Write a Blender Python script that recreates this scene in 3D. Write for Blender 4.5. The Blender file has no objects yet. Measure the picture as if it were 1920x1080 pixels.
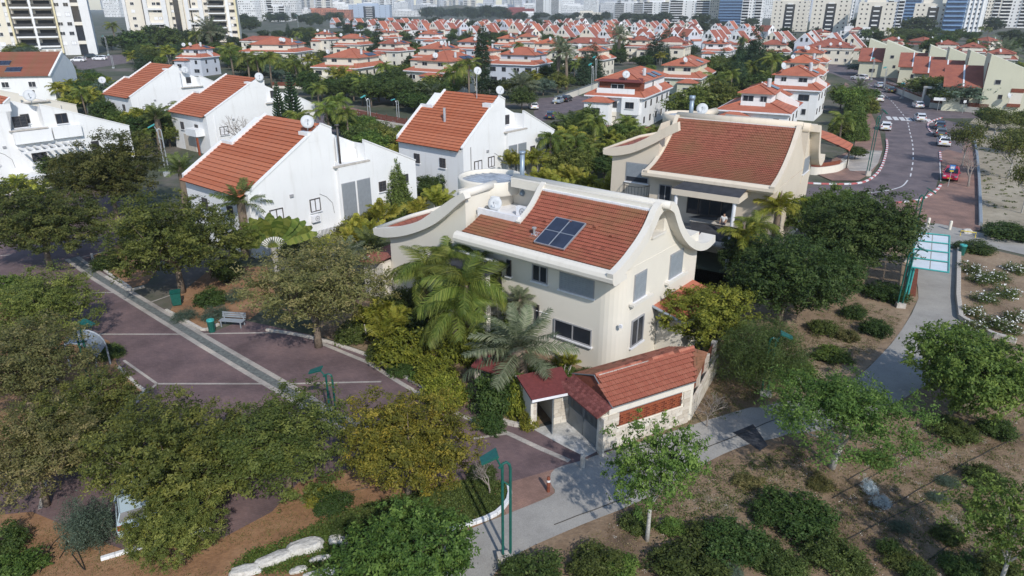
import bpy, math, random
import numpy as np
from mathutils import Vector, Matrix

# ---------------------------------------------------------------- camera, sky, sun, exposure
scene = bpy.context.scene
FL = 1285.0                      # focal length in photo pixels (1920 wide)
PITCH = math.atan(526 / FL)
CAMH = 20.0
cam_data = bpy.data.cameras.new("camera")
cam_data.sensor_width = 36.0
cam_data.lens = FL / 1920 * 36.0
cam_data.clip_start = 0.5
cam_data.clip_end = 12000
cam = bpy.data.objects.new("camera", cam_data)
scene.collection.objects.link(cam)
cam.location = (0, 0, CAMH)
cam.rotation_euler = (math.pi / 2 - PITCH, 0, 0)
scene.camera = cam

SUN_EL = math.radians(38.0)
SUN_VEC = Vector((0.355 * math.cos(SUN_EL), -0.935 * math.cos(SUN_EL), math.sin(SUN_EL)))
world = bpy.data.worlds.new("World")
scene.world = world
world.use_nodes = True
wn = world.node_tree.nodes
wl = world.node_tree.links
bg = wn["Background"]
sky = wn.new("ShaderNodeTexSky")
sky.sky_type = 'NISHITA'
sky.sun_disc = False
sky.sun_elevation = SUN_EL
sky.sun_rotation = math.atan2(SUN_VEC.x, SUN_VEC.y)
sky.air_density = 1.0
sky.dust_density = 0.3
sky.ozone_density = 1.5
wl.new(sky.outputs[0], bg.inputs[0])
bg.inputs[1].default_value = 0.15
sun_data = bpy.data.lights.new("sun", 'SUN')
sun_data.energy = 3.3
sun_data.angle = math.radians(1.0)
sun_data.color = (1.0, 0.955, 0.89)
sun = bpy.data.objects.new("sun", sun_data)
scene.collection.objects.link(sun)
sun.rotation_euler = (-SUN_VEC).to_track_quat('-Z', 'Y').to_euler()
scene.view_settings.view_transform = 'Standard'
scene.view_settings.look = 'None'
scene.view_settings.exposure = 0.2
scene.view_settings.gamma = 1.0
scene.view_settings.use_curve_mapping = False
scene.render.engine = 'CYCLES'
scene.cycles.max_bounces = 6
scene.cycles.diffuse_bounces = 3
scene.cycles.transparent_max_bounces = 4
scene.cycles.volume_bounces = 0
scene.cycles.use_denoising = True

# ---------------------------------------------------------------- plan helpers
SP, CP = math.sin(PITCH), math.cos(PITCH)
def ray(u, v):
    dv = (v - 540) / FL
    return ((u - 960) / FL, CP - dv * SP, -(SP + dv * CP))
def G(u, v, z=0.0):
    d = ray(u, v)
    t = (z - CAMH) / d[2]
    return Vector((d[0] * t, d[1] * t, z))
def zat(p, v):
    dv = (v - 540) / FL
    t = p[1] / (CP - dv * SP)
    return CAMH - (SP + dv * CP) * t
def mpp(p):                      # metres per photo pixel at a place
    return (p[1] * CP + (CAMH - p[2]) * SP) / FL
class Frame:
    def __init__(s, x, y, deg):
        s.o = (x, y); a = math.radians(deg); s.ang = a
        s.a = (math.cos(a), math.sin(a)); s.b = (-s.a[1], s.a[0])
    def w(s, X, Y, Z=0): return Vector((s.o[0] + X * s.a[0] + Y * s.b[0], s.o[1] + X * s.a[1] + Y * s.b[1], Z))
    def loc(s, p):
        x = p[0] - s.o[0]; y = p[1] - s.o[1]
        return Vector((x * s.a[0] + y * s.a[1], x * s.b[0] + y * s.b[1], p[2]))
    def onz(s, u, v, z): return s.loc(G(u, v, z))

# ---------------------------------------------------------------- object helpers
COL = scene.collection
def tag(o, label=None, cat=None, group=None, kind=None):
    if label: o["label"] = label
    if cat: o["category"] = cat
    if group: o["group"] = group
    if kind: o["kind"] = kind
    return o
def empty(name, loc=(0, 0, 0), rz=0.0, parent=None):
    o = bpy.data.objects.new(name, None)
    o.empty_display_size = 0.2
    o.location = loc; o.rotation_euler = (0, 0, rz)
    COL.objects.link(o)
    if parent: o.parent = parent
    return o
def dup(root, loc=None, rz=None, label=None, group=None, scale=None, parent=None, color=None):
    c = root.copy(); COL.objects.link(c)
    if parent is not None: c.parent = parent
    if loc is not None: c.location = loc
    if rz is not None: c.rotation_euler = (0, 0, rz)
    if scale is not None: c.scale = scale
    if label: c["label"] = label
    if group: c["group"] = group
    if color: c.color = color
    for ch in root.children:
        dup(ch, parent=c, color=color)
    return c
def kill(root):
    for ch in list(root.children): kill(ch)
    bpy.data.objects.remove(root)

class MB:
    """collects faces, builds one mesh object"""
    def __init__(s): s.v = []; s.f = []; s.m = []; s.t = []
    def add(s, vs, fs, m=0, t=0.5):
        b = len(s.v); s.v += [tuple(p) for p in vs]
        for f in fs:
            s.f.append([b + i for i in f]); s.m.append(m); s.t.append(t)
        return s
    def box(s, x0, x1, y0, y1, z0, z1, m=0, t=0.5):
        vs = [(x0, y0, z0), (x1, y0, z0), (x1, y1, z0), (x0, y1, z0), (x0, y0, z1), (x1, y0, z1), (x1, y1, z1), (x0, y1, z1)]
        return s.add(vs, [(3, 2, 1, 0), (4, 5, 6, 7), (0, 1, 5, 4), (1, 2, 6, 5), (2, 3, 7, 6), (3, 0, 4, 7)], m, t)
    def poly(s, pts, m=0, t=0.5): return s.add(pts, [tuple(range(len(pts)))], m, t)
    def prism(s, pts, ax, a0, a1, m=0, t=0.5):
        def P(p, a):
            return (p[0], a, p[1]) if ax == 'y' else ((a, p[0], p[1]) if ax == 'x' else (p[0], p[1], a))
        n = len(pts)
        vs = [P(p, a0) for p in pts] + [P(p, a1) for p in pts]
        fs = [tuple(range(n - 1, -1, -1)), tuple(range(n, 2 * n))] + [(i, (i + 1) % n, n + (i + 1) % n, n + i) for i in range(n)]
        return s.add(vs, fs, m, t)
    def tube(s, pts, r, n=6, m=0, t=0.5, cap=True):
        pts = [Vector(p) for p in pts]
        rs = r if isinstance(r, (list, tuple)) else [r] * len(pts)
        vs = []
        for i, p in enumerate(pts):
            d = (pts[min(i + 1, len(pts) - 1)] - pts[max(i - 1, 0)])
            if d.length < 1e-6: d = Vector((0, 0, 1))
            d.normalize()
            up = Vector((0, 0, 1)) if abs(d.z) < .95 else Vector((1, 0, 0))
            a = d.cross(up).normalized(); b = d.cross(a)
            for k in range(n):
                q = 2 * math.pi * k / n
                vs.append(p + (a * math.cos(q) + b * math.sin(q)) * rs[i])
        fs = []
        for i in range(len(pts) - 1):
            for k in range(n):
                fs.append((i * n + k, i * n + (k + 1) % n, (i + 1) * n + (k + 1) % n, (i + 1) * n + k))
        if cap:
            fs.append(tuple(range(n - 1, -1, -1))); fs.append(tuple((len(pts) - 1) * n + k for k in range(n)))
        return s.add(vs, fs, m, t)
    def lathe(s, prof, n=20, c=(0, 0), m=0, t=0.5):
        vs = []; fs = []
        for r, z in prof:
            for k in range(n):
                q = 2 * math.pi * k / n
                vs.append((c[0] + r * math.cos(q), c[1] + r * math.sin(q), z))
        for i in range(len(prof) - 1):
            for k in range(n):
                fs.append((i * n + k, i * n + (k + 1) % n, (i + 1) * n + (k + 1) % n, (i + 1) * n + k))
        return s.add(vs, fs, m, t)
    def build(s, name, mats, parent=None, loc=None, rz=None, smooth=False, kind=None, label=None, cat=None, group=None):
        me = bpy.data.meshes.new(name)
        me.from_pydata(s.v, [], s.f)
        if not isinstance(mats, (list, tuple)): mats = [mats]
        for x in mats: me.materials.append(x)
        if len(mats) > 1: me.polygons.foreach_set("material_index", s.m)
        at = me.attributes.new("tone", 'FLOAT', 'FACE'); at.data.foreach_set("value", s.t)
        if smooth: me.shade_smooth()
        me.update()
        o = bpy.data.objects.new(name, me); COL.objects.link(o)
        if parent: o.parent = parent
        if loc is not None: o.location = loc
        if rz is not None: o.rotation_euler = (0, 0, rz)
        return tag(o, label, cat, group, kind)
def quadmesh(name, V, n_per, mat, tone, parent=None, smooth=False):
    """numpy: V (N*n_per,3) consecutive quads / tris"""
    N = len(V) // n_per
    me = bpy.data.meshes.new(name)
    me.vertices.add(len(V)); me.vertices.foreach_set("co", np.asarray(V, dtype=np.float32).ravel())
    me.loops.add(N * n_per); me.loops.foreach_set("vertex_index", np.arange(N * n_per, dtype=np.int32))
    me.polygons.add(N); me.polygons.foreach_set("loop_start", np.arange(0, N * n_per, n_per, dtype=np.int32))
    me.materials.append(mat)
    at = me.attributes.new("tone", 'FLOAT', 'FACE'); at.data.foreach_set("value", np.asarray(tone, dtype=np.float32))
    me.update(); me.validate()
    o = bpy.data.objects.new(name, me); COL.objects.link(o)
    if parent: o.parent = parent
    return o
def smooth_line(pts, n=6, closed=False):
    pts = [Vector(p) for p in pts]; out = []
    N = len(pts)
    rng = range(N) if closed else range(N - 1)
    for i in rng:
        p0 = pts[(i - 1) % N] if closed or i > 0 else pts[0]
        p1 = pts[i]; p2 = pts[(i + 1) % N]
        p3 = pts[(i + 2) % N] if closed or i + 2 < N else pts[-1]
        for k in range(n):
            t = k / n
            out.append(0.5 * ((2 * p1) + (-p0 + p2) * t + (2 * p0 - 5 * p1 + 4 * p2 - p3) * t * t + (-p0 + 3 * p1 - 3 * p2 + p3) * t ** 3))
    if not closed: out.append(pts[-1])
    return out
def resample(pts, step):
    pts = [Vector(p) for p in pts]; out = [pts[0]]; acc = 0
    for a, b in zip(pts, pts[1:]):
        L = (b - a).length; d = step - acc
        while d <= L:
            out.append(a.lerp(b, d / L)); d += step
        acc = (acc + L) % step
    return out

# ---------------------------------------------------------------- materials
def _mat(name):
    m = bpy.data.materials.new(name); m.use_nodes = True
    nt = m.node_tree
    return m, nt, nt.nodes, nt.links, nt.nodes["Principled BSDF"]
def _ramp(n, l, src, stops):
    r = n.new("ShaderNodeValToRGB"); e = r.color_ramp.elements
    while len(e) < len(stops): e.new(0.5)
    for i, (p, c) in enumerate(stops):
        e[i].position = p; e[i].color = (*c, 1) if len(c) == 3 else c
    l.new(src, r.inputs[0]); return r
def _noise(n, l, scale, detail=4, coord='Object', rough=0.6):
    tc = n.new("ShaderNodeTexCoord"); nz = n.new("ShaderNodeTexNoise")
    nz.inputs["Scale"].default_value = scale; nz.inputs["Detail"].default_value = detail
    nz.inputs["Roughness"].default_value = rough
    l.new(tc.outputs[coord], nz.inputs["Vector"]); return nz, tc
def _mix(n, l, a, b, f, mode='MIX'):
    x = n.new("ShaderNodeMix"); x.data_type = 'RGBA'; x.blend_type = mode
    for sock, val in ((x.inputs[6], a), (x.inputs[7], b), (x.inputs[0], f)):
        if hasattr(val, 'links') or isinstance(val, bpy.types.NodeSocket): l.new(val, sock)
        elif isinstance(val, (int, float)): sock.default_value = val
        else: sock.default_value = (*val, 1)
    return x.outputs[2]
def _bump(n, l, h, bsdf, strength=0.3, dist=0.02):
    b = n.new("ShaderNodeBump"); b.inputs["Strength"].default_value = strength; b.inputs["Distance"].default_value = dist
    l.new(h, b.inputs["Height"]); l.new(b.outputs[0], bsdf.inputs["Normal"])
def dk(c, f): return tuple(x * f for x in c)
def m_plain(name, c, rough=0.6, metal=0.0, var=0.12, scale=3.0):
    m, nt, n, l, b = _mat(name)
    nz, _ = _noise(n, l, scale, 5)
    r = _ramp(n, l, nz.outputs[0], [(0.3, dk(c, 1 - var)), (0.7, tuple(min(1, x * (1 + var * .5)) for x in c))])
    l.new(r.outputs[0], b.inputs["Base Color"])
    b.inputs["Roughness"].default_value = rough; b.inputs["Metallic"].default_value = metal
    return m
def m_stucco(name, c, dirt=(0.35, 0.3, 0.24), amount=0.35):
    m, nt, n, l, b = _mat(name)
    nz, tc = _noise(n, l, 0.35, 6)
    mp = n.new("ShaderNodeMapping"); mp.inputs["Scale"].default_value = (1.6, 1.6, 0.22)
    l.new(tc.outputs["Object"], mp.inputs[0])
    st = n.new("ShaderNodeTexNoise"); st.inputs["Scale"].default_value = 1.2; st.inputs["Detail"].default_value = 7
    l.new(mp.outputs[0], st.inputs["Vector"])
    base = _ramp(n, l, nz.outputs[0], [(0.3, dk(c, .93)), (0.7, c)])
    s = _ramp(n, l, st.outputs[0], [(0.55, (0, 0, 0)), (0.85, (amount, amount, amount))])
    out = _mix(n, l, base.outputs[0], dirt, s.outputs[0])
    l.new(out, b.inputs["Base Color"]); b.inputs["Roughness"].default_value = 0.85
    fn, _ = _noise(n, l, 30, 3); _bump(n, l, fn.outputs[0], b, 0.15, 0.01)
    return m
def m_tone(name, stops, rough=0.7, dirt=None, dscale=0.5, damount=0.6, trans=0.0, spec=0.3):
    """colour from the per-piece tone, optional weather patches"""
    m, nt, n, l, b = _mat(name)
    at = n.new("ShaderNodeAttribute"); at.attribute_name = "tone"
    r = _ramp(n, l, at.outputs["Fac"], stops)
    out = r.outputs[0]
    if dirt:
        nz, _ = _noise(n, l, dscale, 6)
        rr = _ramp(n, l, nz.outputs[0], [(0.42, (0, 0, 0)), (0.66, (damount,) * 3)])
        out = _mix(n, l, out, dirt, rr.outputs[0])
    l.new(out, b.inputs["Base Color"]); b.inputs["Roughness"].default_value = rough
    b.inputs["Specular IOR Level"].default_value = spec
    if trans > 0:
        tr = n.new("ShaderNodeBsdfTranslucent"); l.new(out, tr.inputs[0])
        mx = n.new("ShaderNodeMixShader"); mx.inputs[0].default_value = trans
        l.new(b.outputs[0], mx.inputs[1]); l.new(tr.outputs[0], mx.inputs[2])
        l.new(mx.outputs[0], n["Material Output"].inputs[0])
    return m
def m_leaf(name, dark, mid, light, trans=0.4):
    dark, mid, light = dk(dark, 1.1), dk(mid, 1.15), dk(light, 1.15)
    """leaf colours: tone per leaf, plus a shift for each tree"""
    m, nt, n, l, b = _mat(name)
    at = n.new("ShaderNodeAttribute"); at.attribute_name = "tone"
    r = _ramp(n, l, at.outputs["Fac"], [(0.0, dark), (0.5, mid), (1.0, light)])
    oi = n.new("ShaderNodeObjectInfo")
    hs = n.new("ShaderNodeHueSaturation")
    mr = n.new("ShaderNodeMapRange"); mr.inputs[3].default_value = 0.485; mr.inputs[4].default_value = 0.515
    l.new(oi.outputs["Random"], mr.inputs[0]); l.new(mr.outputs[0], hs.inputs[0])
    mv = n.new("ShaderNodeMapRange"); mv.inputs[3].default_value = 0.8; mv.inputs[4].default_value = 1.2
    ml = n.new("ShaderNodeMath"); ml.operation = 'MULTIPLY'; ml.inputs[1].default_value = 7.31
    fr = n.new("ShaderNodeMath"); fr.operation = 'FRACT'
    l.new(oi.outputs["Random"], ml.inputs[0]); l.new(ml.outputs[0], fr.inputs[0]); l.new(fr.outputs[0], mv.inputs[0])
    l.new(mv.outputs[0], hs.inputs[2]); l.new(r.outputs[0], hs.inputs[4])
    l.new(hs.outputs[0], b.inputs["Base Color"]); b.inputs["Roughness"].default_value = 0.55
    b.inputs["Specular IOR Level"].default_value = 0.25
    tr = n.new("ShaderNodeBsdfTranslucent"); l.new(hs.outputs[0], tr.inputs[0])
    mx = n.new("ShaderNodeMixShader"); mx.inputs[0].default_value = trans
    l.new(b.outputs[0], mx.inputs[1]); l.new(tr.outputs[0], mx.inputs[2])
    l.new(mx.outputs[0], n["Material Output"].inputs[0])
    return m
def m_ground(name, stops, scale, scale2=12, bump=0.4, rough=0.95):
    m, nt, n, l, b = _mat(name)
    nz, _ = _noise(n, l, scale, 9, rough=0.65)
    n2, _ = _noise(n, l, scale2, 6)
    r = _ramp(n, l, nz.outputs[0], stops)
    r2 = _ramp(n, l, n2.outputs[0], [(0.3, (0.75,) * 3), (0.7, (1.15,) * 3)])
    out = _mix(n, l, r.outputs[0], r2.outputs[0], 0.8, 'MULTIPLY')
    l.new(out, b.inputs["Base Color"]); b.inputs["Roughness"].default_value = rough
    _bump(n, l, n2.outputs[0], b, bump, 0.06)
    return m
def m_brickpave(name, c1, c2, mortar, rot=0.0, w=0.2, h=0.1):
    m, nt, n, l, b = _mat(name)
    tc = n.new("ShaderNodeTexCoord"); mp = n.new("ShaderNodeMapping"); mp.inputs["Rotation"].default_value = (0, 0, rot)
    l.new(tc.outputs["Object"], mp.inputs[0])
    br = n.new("ShaderNodeTexBrick"); br.inputs["Scale"].default_value = 1
    br.inputs["Brick Width"].default_value = w; br.inputs["Row Height"].default_value = h
    br.inputs["Mortar Size"].default_value = 0.006
    br.inputs["Color1"].default_value = (*c1, 1); br.inputs["Color2"].default_value = (*c2, 1); br.inputs["Mortar"].default_value = (*mortar, 1)
    l.new(mp.outputs[0], br.inputs["Vector"])
    nz, _ = _noise(n, l, 0.45, 8)
    r = _ramp(n, l, nz.outputs[0], [(0.3, (0.66,) * 3), (0.5, (1.0,) * 3), (0.72, (1.42, 1.38, 1.3))])
    out = _mix(n, l, br.outputs[0], r.outputs[0], 1.0, 'MULTIPLY')
    l.new(out, b.inputs["Base Color"]); b.inputs["Roughness"].default_value = 0.85
    return m
def m_rooftile(name, c, c2, per=0.34, along='Y', amt=0.35):
    """far tile roofs: courses and rolls as relief"""
    m, nt, n, l, b = _mat(name)
    tc = n.new("ShaderNodeTexCoord")
    w = n.new("ShaderNodeTexWave"); w.wave_type = 'BANDS'; w.bands_direction = 'Z'; w.wave_profile = 'SAW'
    w.inputs["Scale"].default_value = 0.314 / (per * .55) ; w.inputs["Distortion"].default_value = 0.0
    l.new(tc.outputs["Object"], w.inputs[0])
    nz, _ = _noise(n, l, 0.6, 7)
    r = _ramp(n, l, nz.outputs[0], [(0.3, c2), (0.6, c)])
    ww = _ramp(n, l, w.outputs[1], [(0.0, (1 - amt,) * 3), (0.25, (1, 1, 1)), (1.0, (1.08,) * 3)])
    out = _mix(n, l, r.outputs[0], ww.outputs[0], 1.0, 'MULTIPLY')
    l.new(out, b.inputs["Base Color"]); b.inputs["Roughness"].default_value = 0.8
    _bump(n, l, w.outputs[1], b, 0.5, 0.05)
    return m
def m_paint(name):
    m, nt, n, l, b = _mat(name)
    oi = n.new("ShaderNodeObjectInfo"); l.new(oi.outputs["Color"], b.inputs["Base Color"])
    b.inputs["Roughness"].default_value = 0.25; b.inputs["Coat Weight"].default_value = 0.6
    return m

M = {}
M['white'] = m_stucco('white_stucco', (0.79, 0.79, 0.785), (0.52, 0.5, 0.46), 0.5)
M['cream'] = m_stucco('cream_stucco', (0.70, 0.655, 0.565), (0.4, 0.35, 0.27), 0.25)
M['creamlight'] = m_stucco('light_cream_stucco', (0.72, 0.67, 0.58), (0.55, 0.5, 0.42), 0.14)
M['tan'] = m_stucco('tan_stucco', (0.66, 0.575, 0.465), (0.42, 0.34, 0.25), 0.25)
M['beige'] = m_stucco('beige_stucco', (0.73, 0.675, 0.56), (0.45, 0.38, 0.28), 0.3)
M['palegrey'] = m_stucco('pale_grey_stucco', (0.55, 0.58, 0.64), (0.4, 0.42, 0.45), 0.3)
M['shedcream'] = m_stucco('pale_green_cream_stucco', (0.58, 0.57, 0.44), (0.4, 0.38, 0.28), 0.3)
M['cap'] = m_stucco('coping_paint', (0.70, 0.66, 0.59), (0.45, 0.4, 0.33), 0.35)
M['captan'] = m_stucco('tan_coping_paint', (0.68, 0.59, 0.475), (0.45, 0.36, 0.27), 0.4)
M['flash'] = m_plain('white_flashing', (0.8, 0.8, 0.82), 0.4)
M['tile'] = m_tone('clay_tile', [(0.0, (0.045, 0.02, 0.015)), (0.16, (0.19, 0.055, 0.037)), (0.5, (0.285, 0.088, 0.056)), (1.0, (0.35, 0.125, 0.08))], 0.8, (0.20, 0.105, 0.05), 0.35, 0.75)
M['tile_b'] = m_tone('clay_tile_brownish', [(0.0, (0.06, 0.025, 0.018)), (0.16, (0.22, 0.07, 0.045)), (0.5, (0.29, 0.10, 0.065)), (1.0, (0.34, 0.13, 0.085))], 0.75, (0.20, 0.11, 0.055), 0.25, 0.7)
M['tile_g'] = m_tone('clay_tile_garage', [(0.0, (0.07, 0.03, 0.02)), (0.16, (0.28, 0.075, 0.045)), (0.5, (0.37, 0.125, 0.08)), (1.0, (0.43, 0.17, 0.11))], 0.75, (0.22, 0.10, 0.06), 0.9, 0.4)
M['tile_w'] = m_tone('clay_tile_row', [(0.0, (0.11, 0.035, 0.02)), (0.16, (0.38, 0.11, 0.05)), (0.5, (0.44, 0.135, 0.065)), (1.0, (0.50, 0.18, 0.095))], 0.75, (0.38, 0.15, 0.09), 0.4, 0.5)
M['roof'] = m_rooftile('orange_tile_roof', (0.43, 0.14, 0.08), (0.34, 0.105, 0.06))
M['roof2'] = m_rooftile('dull_red_tile_roof', (0.34, 0.11, 0.07), (0.25, 0.08, 0.055))
M['roof3'] = m_rooftile('bright_red_tile_roof', (0.48, 0.15, 0.08), (0.40, 0.12, 0.06))
M['burgundy'] = m_plain('burgundy_shingle', (0.16, 0.035, 0.032), 0.9, 0, 0.3, 6)
M['shingle'] = m_tone('brown_red_shingle', [(0.0, (0.13, 0.04, 0.035)), (1.0, (0.22, 0.075, 0.065))], 0.9)
M['glass'] = m_plain('window_glass', (0.03, 0.035, 0.045), 0.1, 0.0, 0.4, 0.6)
M['frame'] = m_plain('grey_window_frame', (0.32, 0.32, 0.33), 0.5)
M['framew'] = m_plain('white_window_frame', (0.75, 0.75, 0.75), 0.5)
M['framed'] = m_plain('dark_window_frame', (0.07, 0.06, 0.055), 0.5)
M['shutter'] = m_plain('grey_roller_shutter', (0.27, 0.30, 0.33), 0.5)
M['bars'] = m_plain('window_bars', (0.10, 0.10, 0.11), 0.5)
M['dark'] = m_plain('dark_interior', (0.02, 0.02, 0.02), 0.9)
M['solar'] = m_plain('solar_panel_glass', (0.035, 0.045, 0.075), 0.15, 0.0, 0.3, 1.5)
M['alu'] = m_plain('aluminium', (0.55, 0.57, 0.6), 0.35, 0.6)
M['dish'] = m_plain('dish_paint', (0.52, 0.54, 0.56), 0.6)
M['green'] = m_plain('green_paint', (0.010, 0.10, 0.08), 0.4, 0, 0.25, 8)
M['teal'] = m_plain('teal_paint', (0.05, 0.36, 0.34), 0.4, 0, 0.2, 8)
M['galv'] = m_plain('galvanised_steel', (0.5, 0.52, 0.53), 0.4, 0.5)
M['bark'] = m_plain('grey_brown_bark', (0.20, 0.155, 0.115), 0.95, 0, 0.5, 9)
M['bark_l'] = m_plain('pale_bark', (0.42, 0.40, 0.36), 0.95, 0, 0.4, 9)
M['twig'] = m_plain('bare_twig', (0.27, 0.23, 0.2), 0.95, 0, 0.3, 9)
M['stone'] = m_tone('cream_stone_block', [(0.0, (0.46, 0.41, 0.34)), (0.5, (0.56, 0.51, 0.44)), (1.0, (0.66, 0.62, 0.55))], 0.85, (0.42, 0.34, 0.25), 1.4, 0.35)
M['kerb'] = m_plain('pale_kerb', (0.50, 0.46, 0.41), 0.9, 0, 0.3, 3)
M['kerbred'] = m_plain('red_kerb_paint', (0.50, 0.13, 0.13), 0.8, 0, 0.4, 6)
M['kerbwhite'] = m_plain('white_kerb_paint', (0.72, 0.72, 0.72), 0.8, 0, 0.2, 6)
M['line'] = m_plain('road_marking', (0.68, 0.68, 0.68), 0.8, 0, 0.35, 4)
M['pave'] = m_brickpave('purple_block_paving', (0.165, 0.108, 0.108), (0.135, 0.088, 0.09), (0.10, 0.08, 0.08), 0.3)
M['road'] = m_brickpave('purple_grey_road', (0.155, 0.122, 0.128), (0.13, 0.105, 0.112), (0.11, 0.09, 0.09), 0.8, 0.25, 0.12)
M['redpave'] = m_brickpave('reddish_block_paving', (0.27, 0.16, 0.125), (0.23, 0.135, 0.105), (0.16, 0.11, 0.09), 0.5)
M['strip'] = m_brickpave('pale_stone_strip', (0.42, 0.38, 0.34), (0.36, 0.33, 0.3), (0.2, 0.18, 0.16), 0.1, 0.4, 0.2)
M['grate'] = m_plain('drain_grate', (0.16, 0.17, 0.16), 0.7, 0, 0.5, 5)
M['path'] = m_ground('grey_asphalt_path', [(0.25, (0.255, 0.24, 0.22)), (0.5, (0.33, 0.315, 0.29)), (0.8, (0.41, 0.385, 0.345))], 0.5, 25, 0.15)
M['concrete'] = m_ground('pale_concrete', [(0.3, (0.30, 0.29, 0.27)), (0.5, (0.48, 0.47, 0.44)), (0.7, (0.58, 0.57, 0.55))], 1.1, 9, 0.15)
M['dirt'] = m_ground('brown_dirt', [(0.25, (0.09, 0.062, 0.042)), (0.42, (0.175, 0.117, 0.073)), (0.55, (0.265, 0.185, 0.118)), (0.62, (0.16, 0.13, 0.08)), (0.8, (0.36, 0.29, 0.205))], 0.3, 5, 1.0)
M['bedsoil'] = m_ground('tan_bed_soil', [(0.25, (0.14, 0.09, 0.055)), (0.5, (0.26, 0.185, 0.12)), (0.75, (0.36, 0.27, 0.18))], 0.35, 5, 0.8)
M['orange'] = m_ground('orange_soil', [(0.25, (0.16, 0.085, 0.045)), (0.5, (0.28, 0.15, 0.075)), (0.75, (0.36, 0.215, 0.12))], 0.5, 5, 0.7)
M['sand'] = m_ground('sandy_ground', [(0.3, (0.15, 0.125, 0.085)), (0.45, (0.30, 0.255, 0.185)), (0.7, (0.42, 0.365, 0.275))], 0.12, 1.5, 0.6)
M['town'] = m_ground('town_ground', [(0.3, (0.035, 0.045, 0.022)), (0.5, (0.07, 0.08, 0.045)), (0.62, (0.15, 0.125, 0.11)), (0.8, (0.28, 0.25, 0.22))], 0.05, 0.6, 0.3)
M['lawn'] = m_ground('dry_lawn', [(0.3, (0.05, 0.075, 0.02)), (0.55, (0.075, 0.10, 0.03)), (0.72, (0.17, 0.12, 0.06))], 0.7, 8, 0.8)
M['rock'] = m_ground('white_rock', [(0.3, (0.45, 0.42, 0.37)), (0.6, (0.6, 0.58, 0.54)), (0.8, (0.68, 0.67, 0.64))], 2.2, 7, 1.0)
M['wood'] = m_plain('red_brown_wood', (0.20, 0.055, 0.028), 0.8, 0, 0.35, 5)
M['clay'] = m_tone('orange_clay_block', [(0.0, (0.20, 0.055, 0.028)), (1.0, (0.30, 0.085, 0.04))], 0.8)
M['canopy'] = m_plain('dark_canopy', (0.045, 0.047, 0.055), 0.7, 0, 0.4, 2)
M['gate'] = m_plain('grey_gate_paint', (0.17, 0.19, 0.20), 0.45, 0, 0.15, 3)
M['bitumen'] = m_ground('aluminised_roofing', [(0.35, (0.20, 0.23, 0.27)), (0.5, (0.36, 0.39, 0.43)), (0.65, (0.5, 0.53, 0.57))], 0.9, 4, 0.2, 0.6)
M['pipe'] = m_plain('blue_grey_pipe', (0.28, 0.35, 0.42), 0.4, 0.3)
M['panelw'] = m_plain('frosted_white_panel', (0.68, 0.72, 0.76), 0.35, 0, 0.12, 1.5)
M['plastic'] = m_plain('black_pipe', (0.03, 0.025, 0.02), 0.6)
M['skin'] = m_plain('skin', (0.45, 0.28, 0.2), 0.6); M['cloth'] = m_plain('white_shirt', (0.75, 0.75, 0.75), 0.9)
M['trouser'] = m_plain('dark_trousers', (0.05, 0.05, 0.07), 0.9); M['hair'] = m_plain('dark_hair', (0.03, 0.02, 0.015), 0.8)
M['paint'] = m_paint('car_paint')
M['tyre'] = m_plain('tyre_rubber', (0.025, 0.025, 0.025), 0.9)
M['redl'] = m_plain('tail_light_red', (0.35, 0.02, 0.02), 0.3)
M['plate'] = m_plain('yellow_plate', (0.65, 0.5, 0.05), 0.5)
M['blue'] = m_plain('blue_sign', (0.02, 0.16, 0.45), 0.5); M['signw'] = m_plain('white_sign', (0.75, 0.75, 0.75), 0.5)
# foliage
M['l_olive'] = m_leaf('olive_leaves', (0.05, 0.072, 0.016), (0.12, 0.148, 0.034), (0.28, 0.29, 0.07))
M['l_olived'] = m_leaf('dark_olive_leaves', (0.04, 0.052, 0.015), (0.09, 0.108, 0.028), (0.20, 0.195, 0.055))
M['l_brown'] = m_leaf('brownish_leaves', (0.07, 0.078, 0.026), (0.15, 0.152, 0.052), (0.31, 0.26, 0.11))
M['l_dark'] = m_leaf('dark_leaves', (0.026, 0.05, 0.014), (0.055, 0.095, 0.024), (0.12, 0.165, 0.045))
M['l_gold'] = m_leaf('golden_leaves', (0.055, 0.06, 0.012), (0.135, 0.13, 0.02), (0.32, 0.245, 0.038))
M['l_green'] = m_leaf('fresh_green_leaves', (0.045, 0.085, 0.018), (0.10, 0.16, 0.033), (0.20, 0.27, 0.06))
M['l_mid'] = m_leaf('mid_green_leaves', (0.04, 0.06, 0.016), (0.085, 0.115, 0.03), (0.16, 0.195, 0.055))
M['l_blue'] = m_leaf('blue_green_leaves', (0.05, 0.075, 0.05), (0.10, 0.145, 0.10), (0.2, 0.26, 0.19))
M['l_grey'] = m_leaf('silver_grey_leaves', (0.3, 0.35, 0.37), (0.5, 0.56, 0.58), (0.65, 0.7, 0.72))
M['l_yel'] = m_leaf('yellow_green_leaves', (0.08, 0.10, 0.014), (0.19, 0.21, 0.03), (0.40, 0.38, 0.06))
M['l_palm'] = m_leaf('palm_fronds', (0.05, 0.08, 0.015), (0.125, 0.17, 0.032), (0.26, 0.27, 0.06))
M['l_date'] = m_leaf('grey_green_fronds', (0.07, 0.09, 0.05), (0.15, 0.18, 0.10), (0.28, 0.29, 0.19))
M['l_areca'] = m_leaf('areca_fronds', (0.09, 0.115, 0.015), (0.21, 0.225, 0.03), (0.38, 0.34, 0.06))
M['l_con'] = m_leaf('conifer_needles', (0.014, 0.032, 0.016), (0.03, 0.055, 0.026), (0.055, 0.085, 0.04), 0.1)
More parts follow.
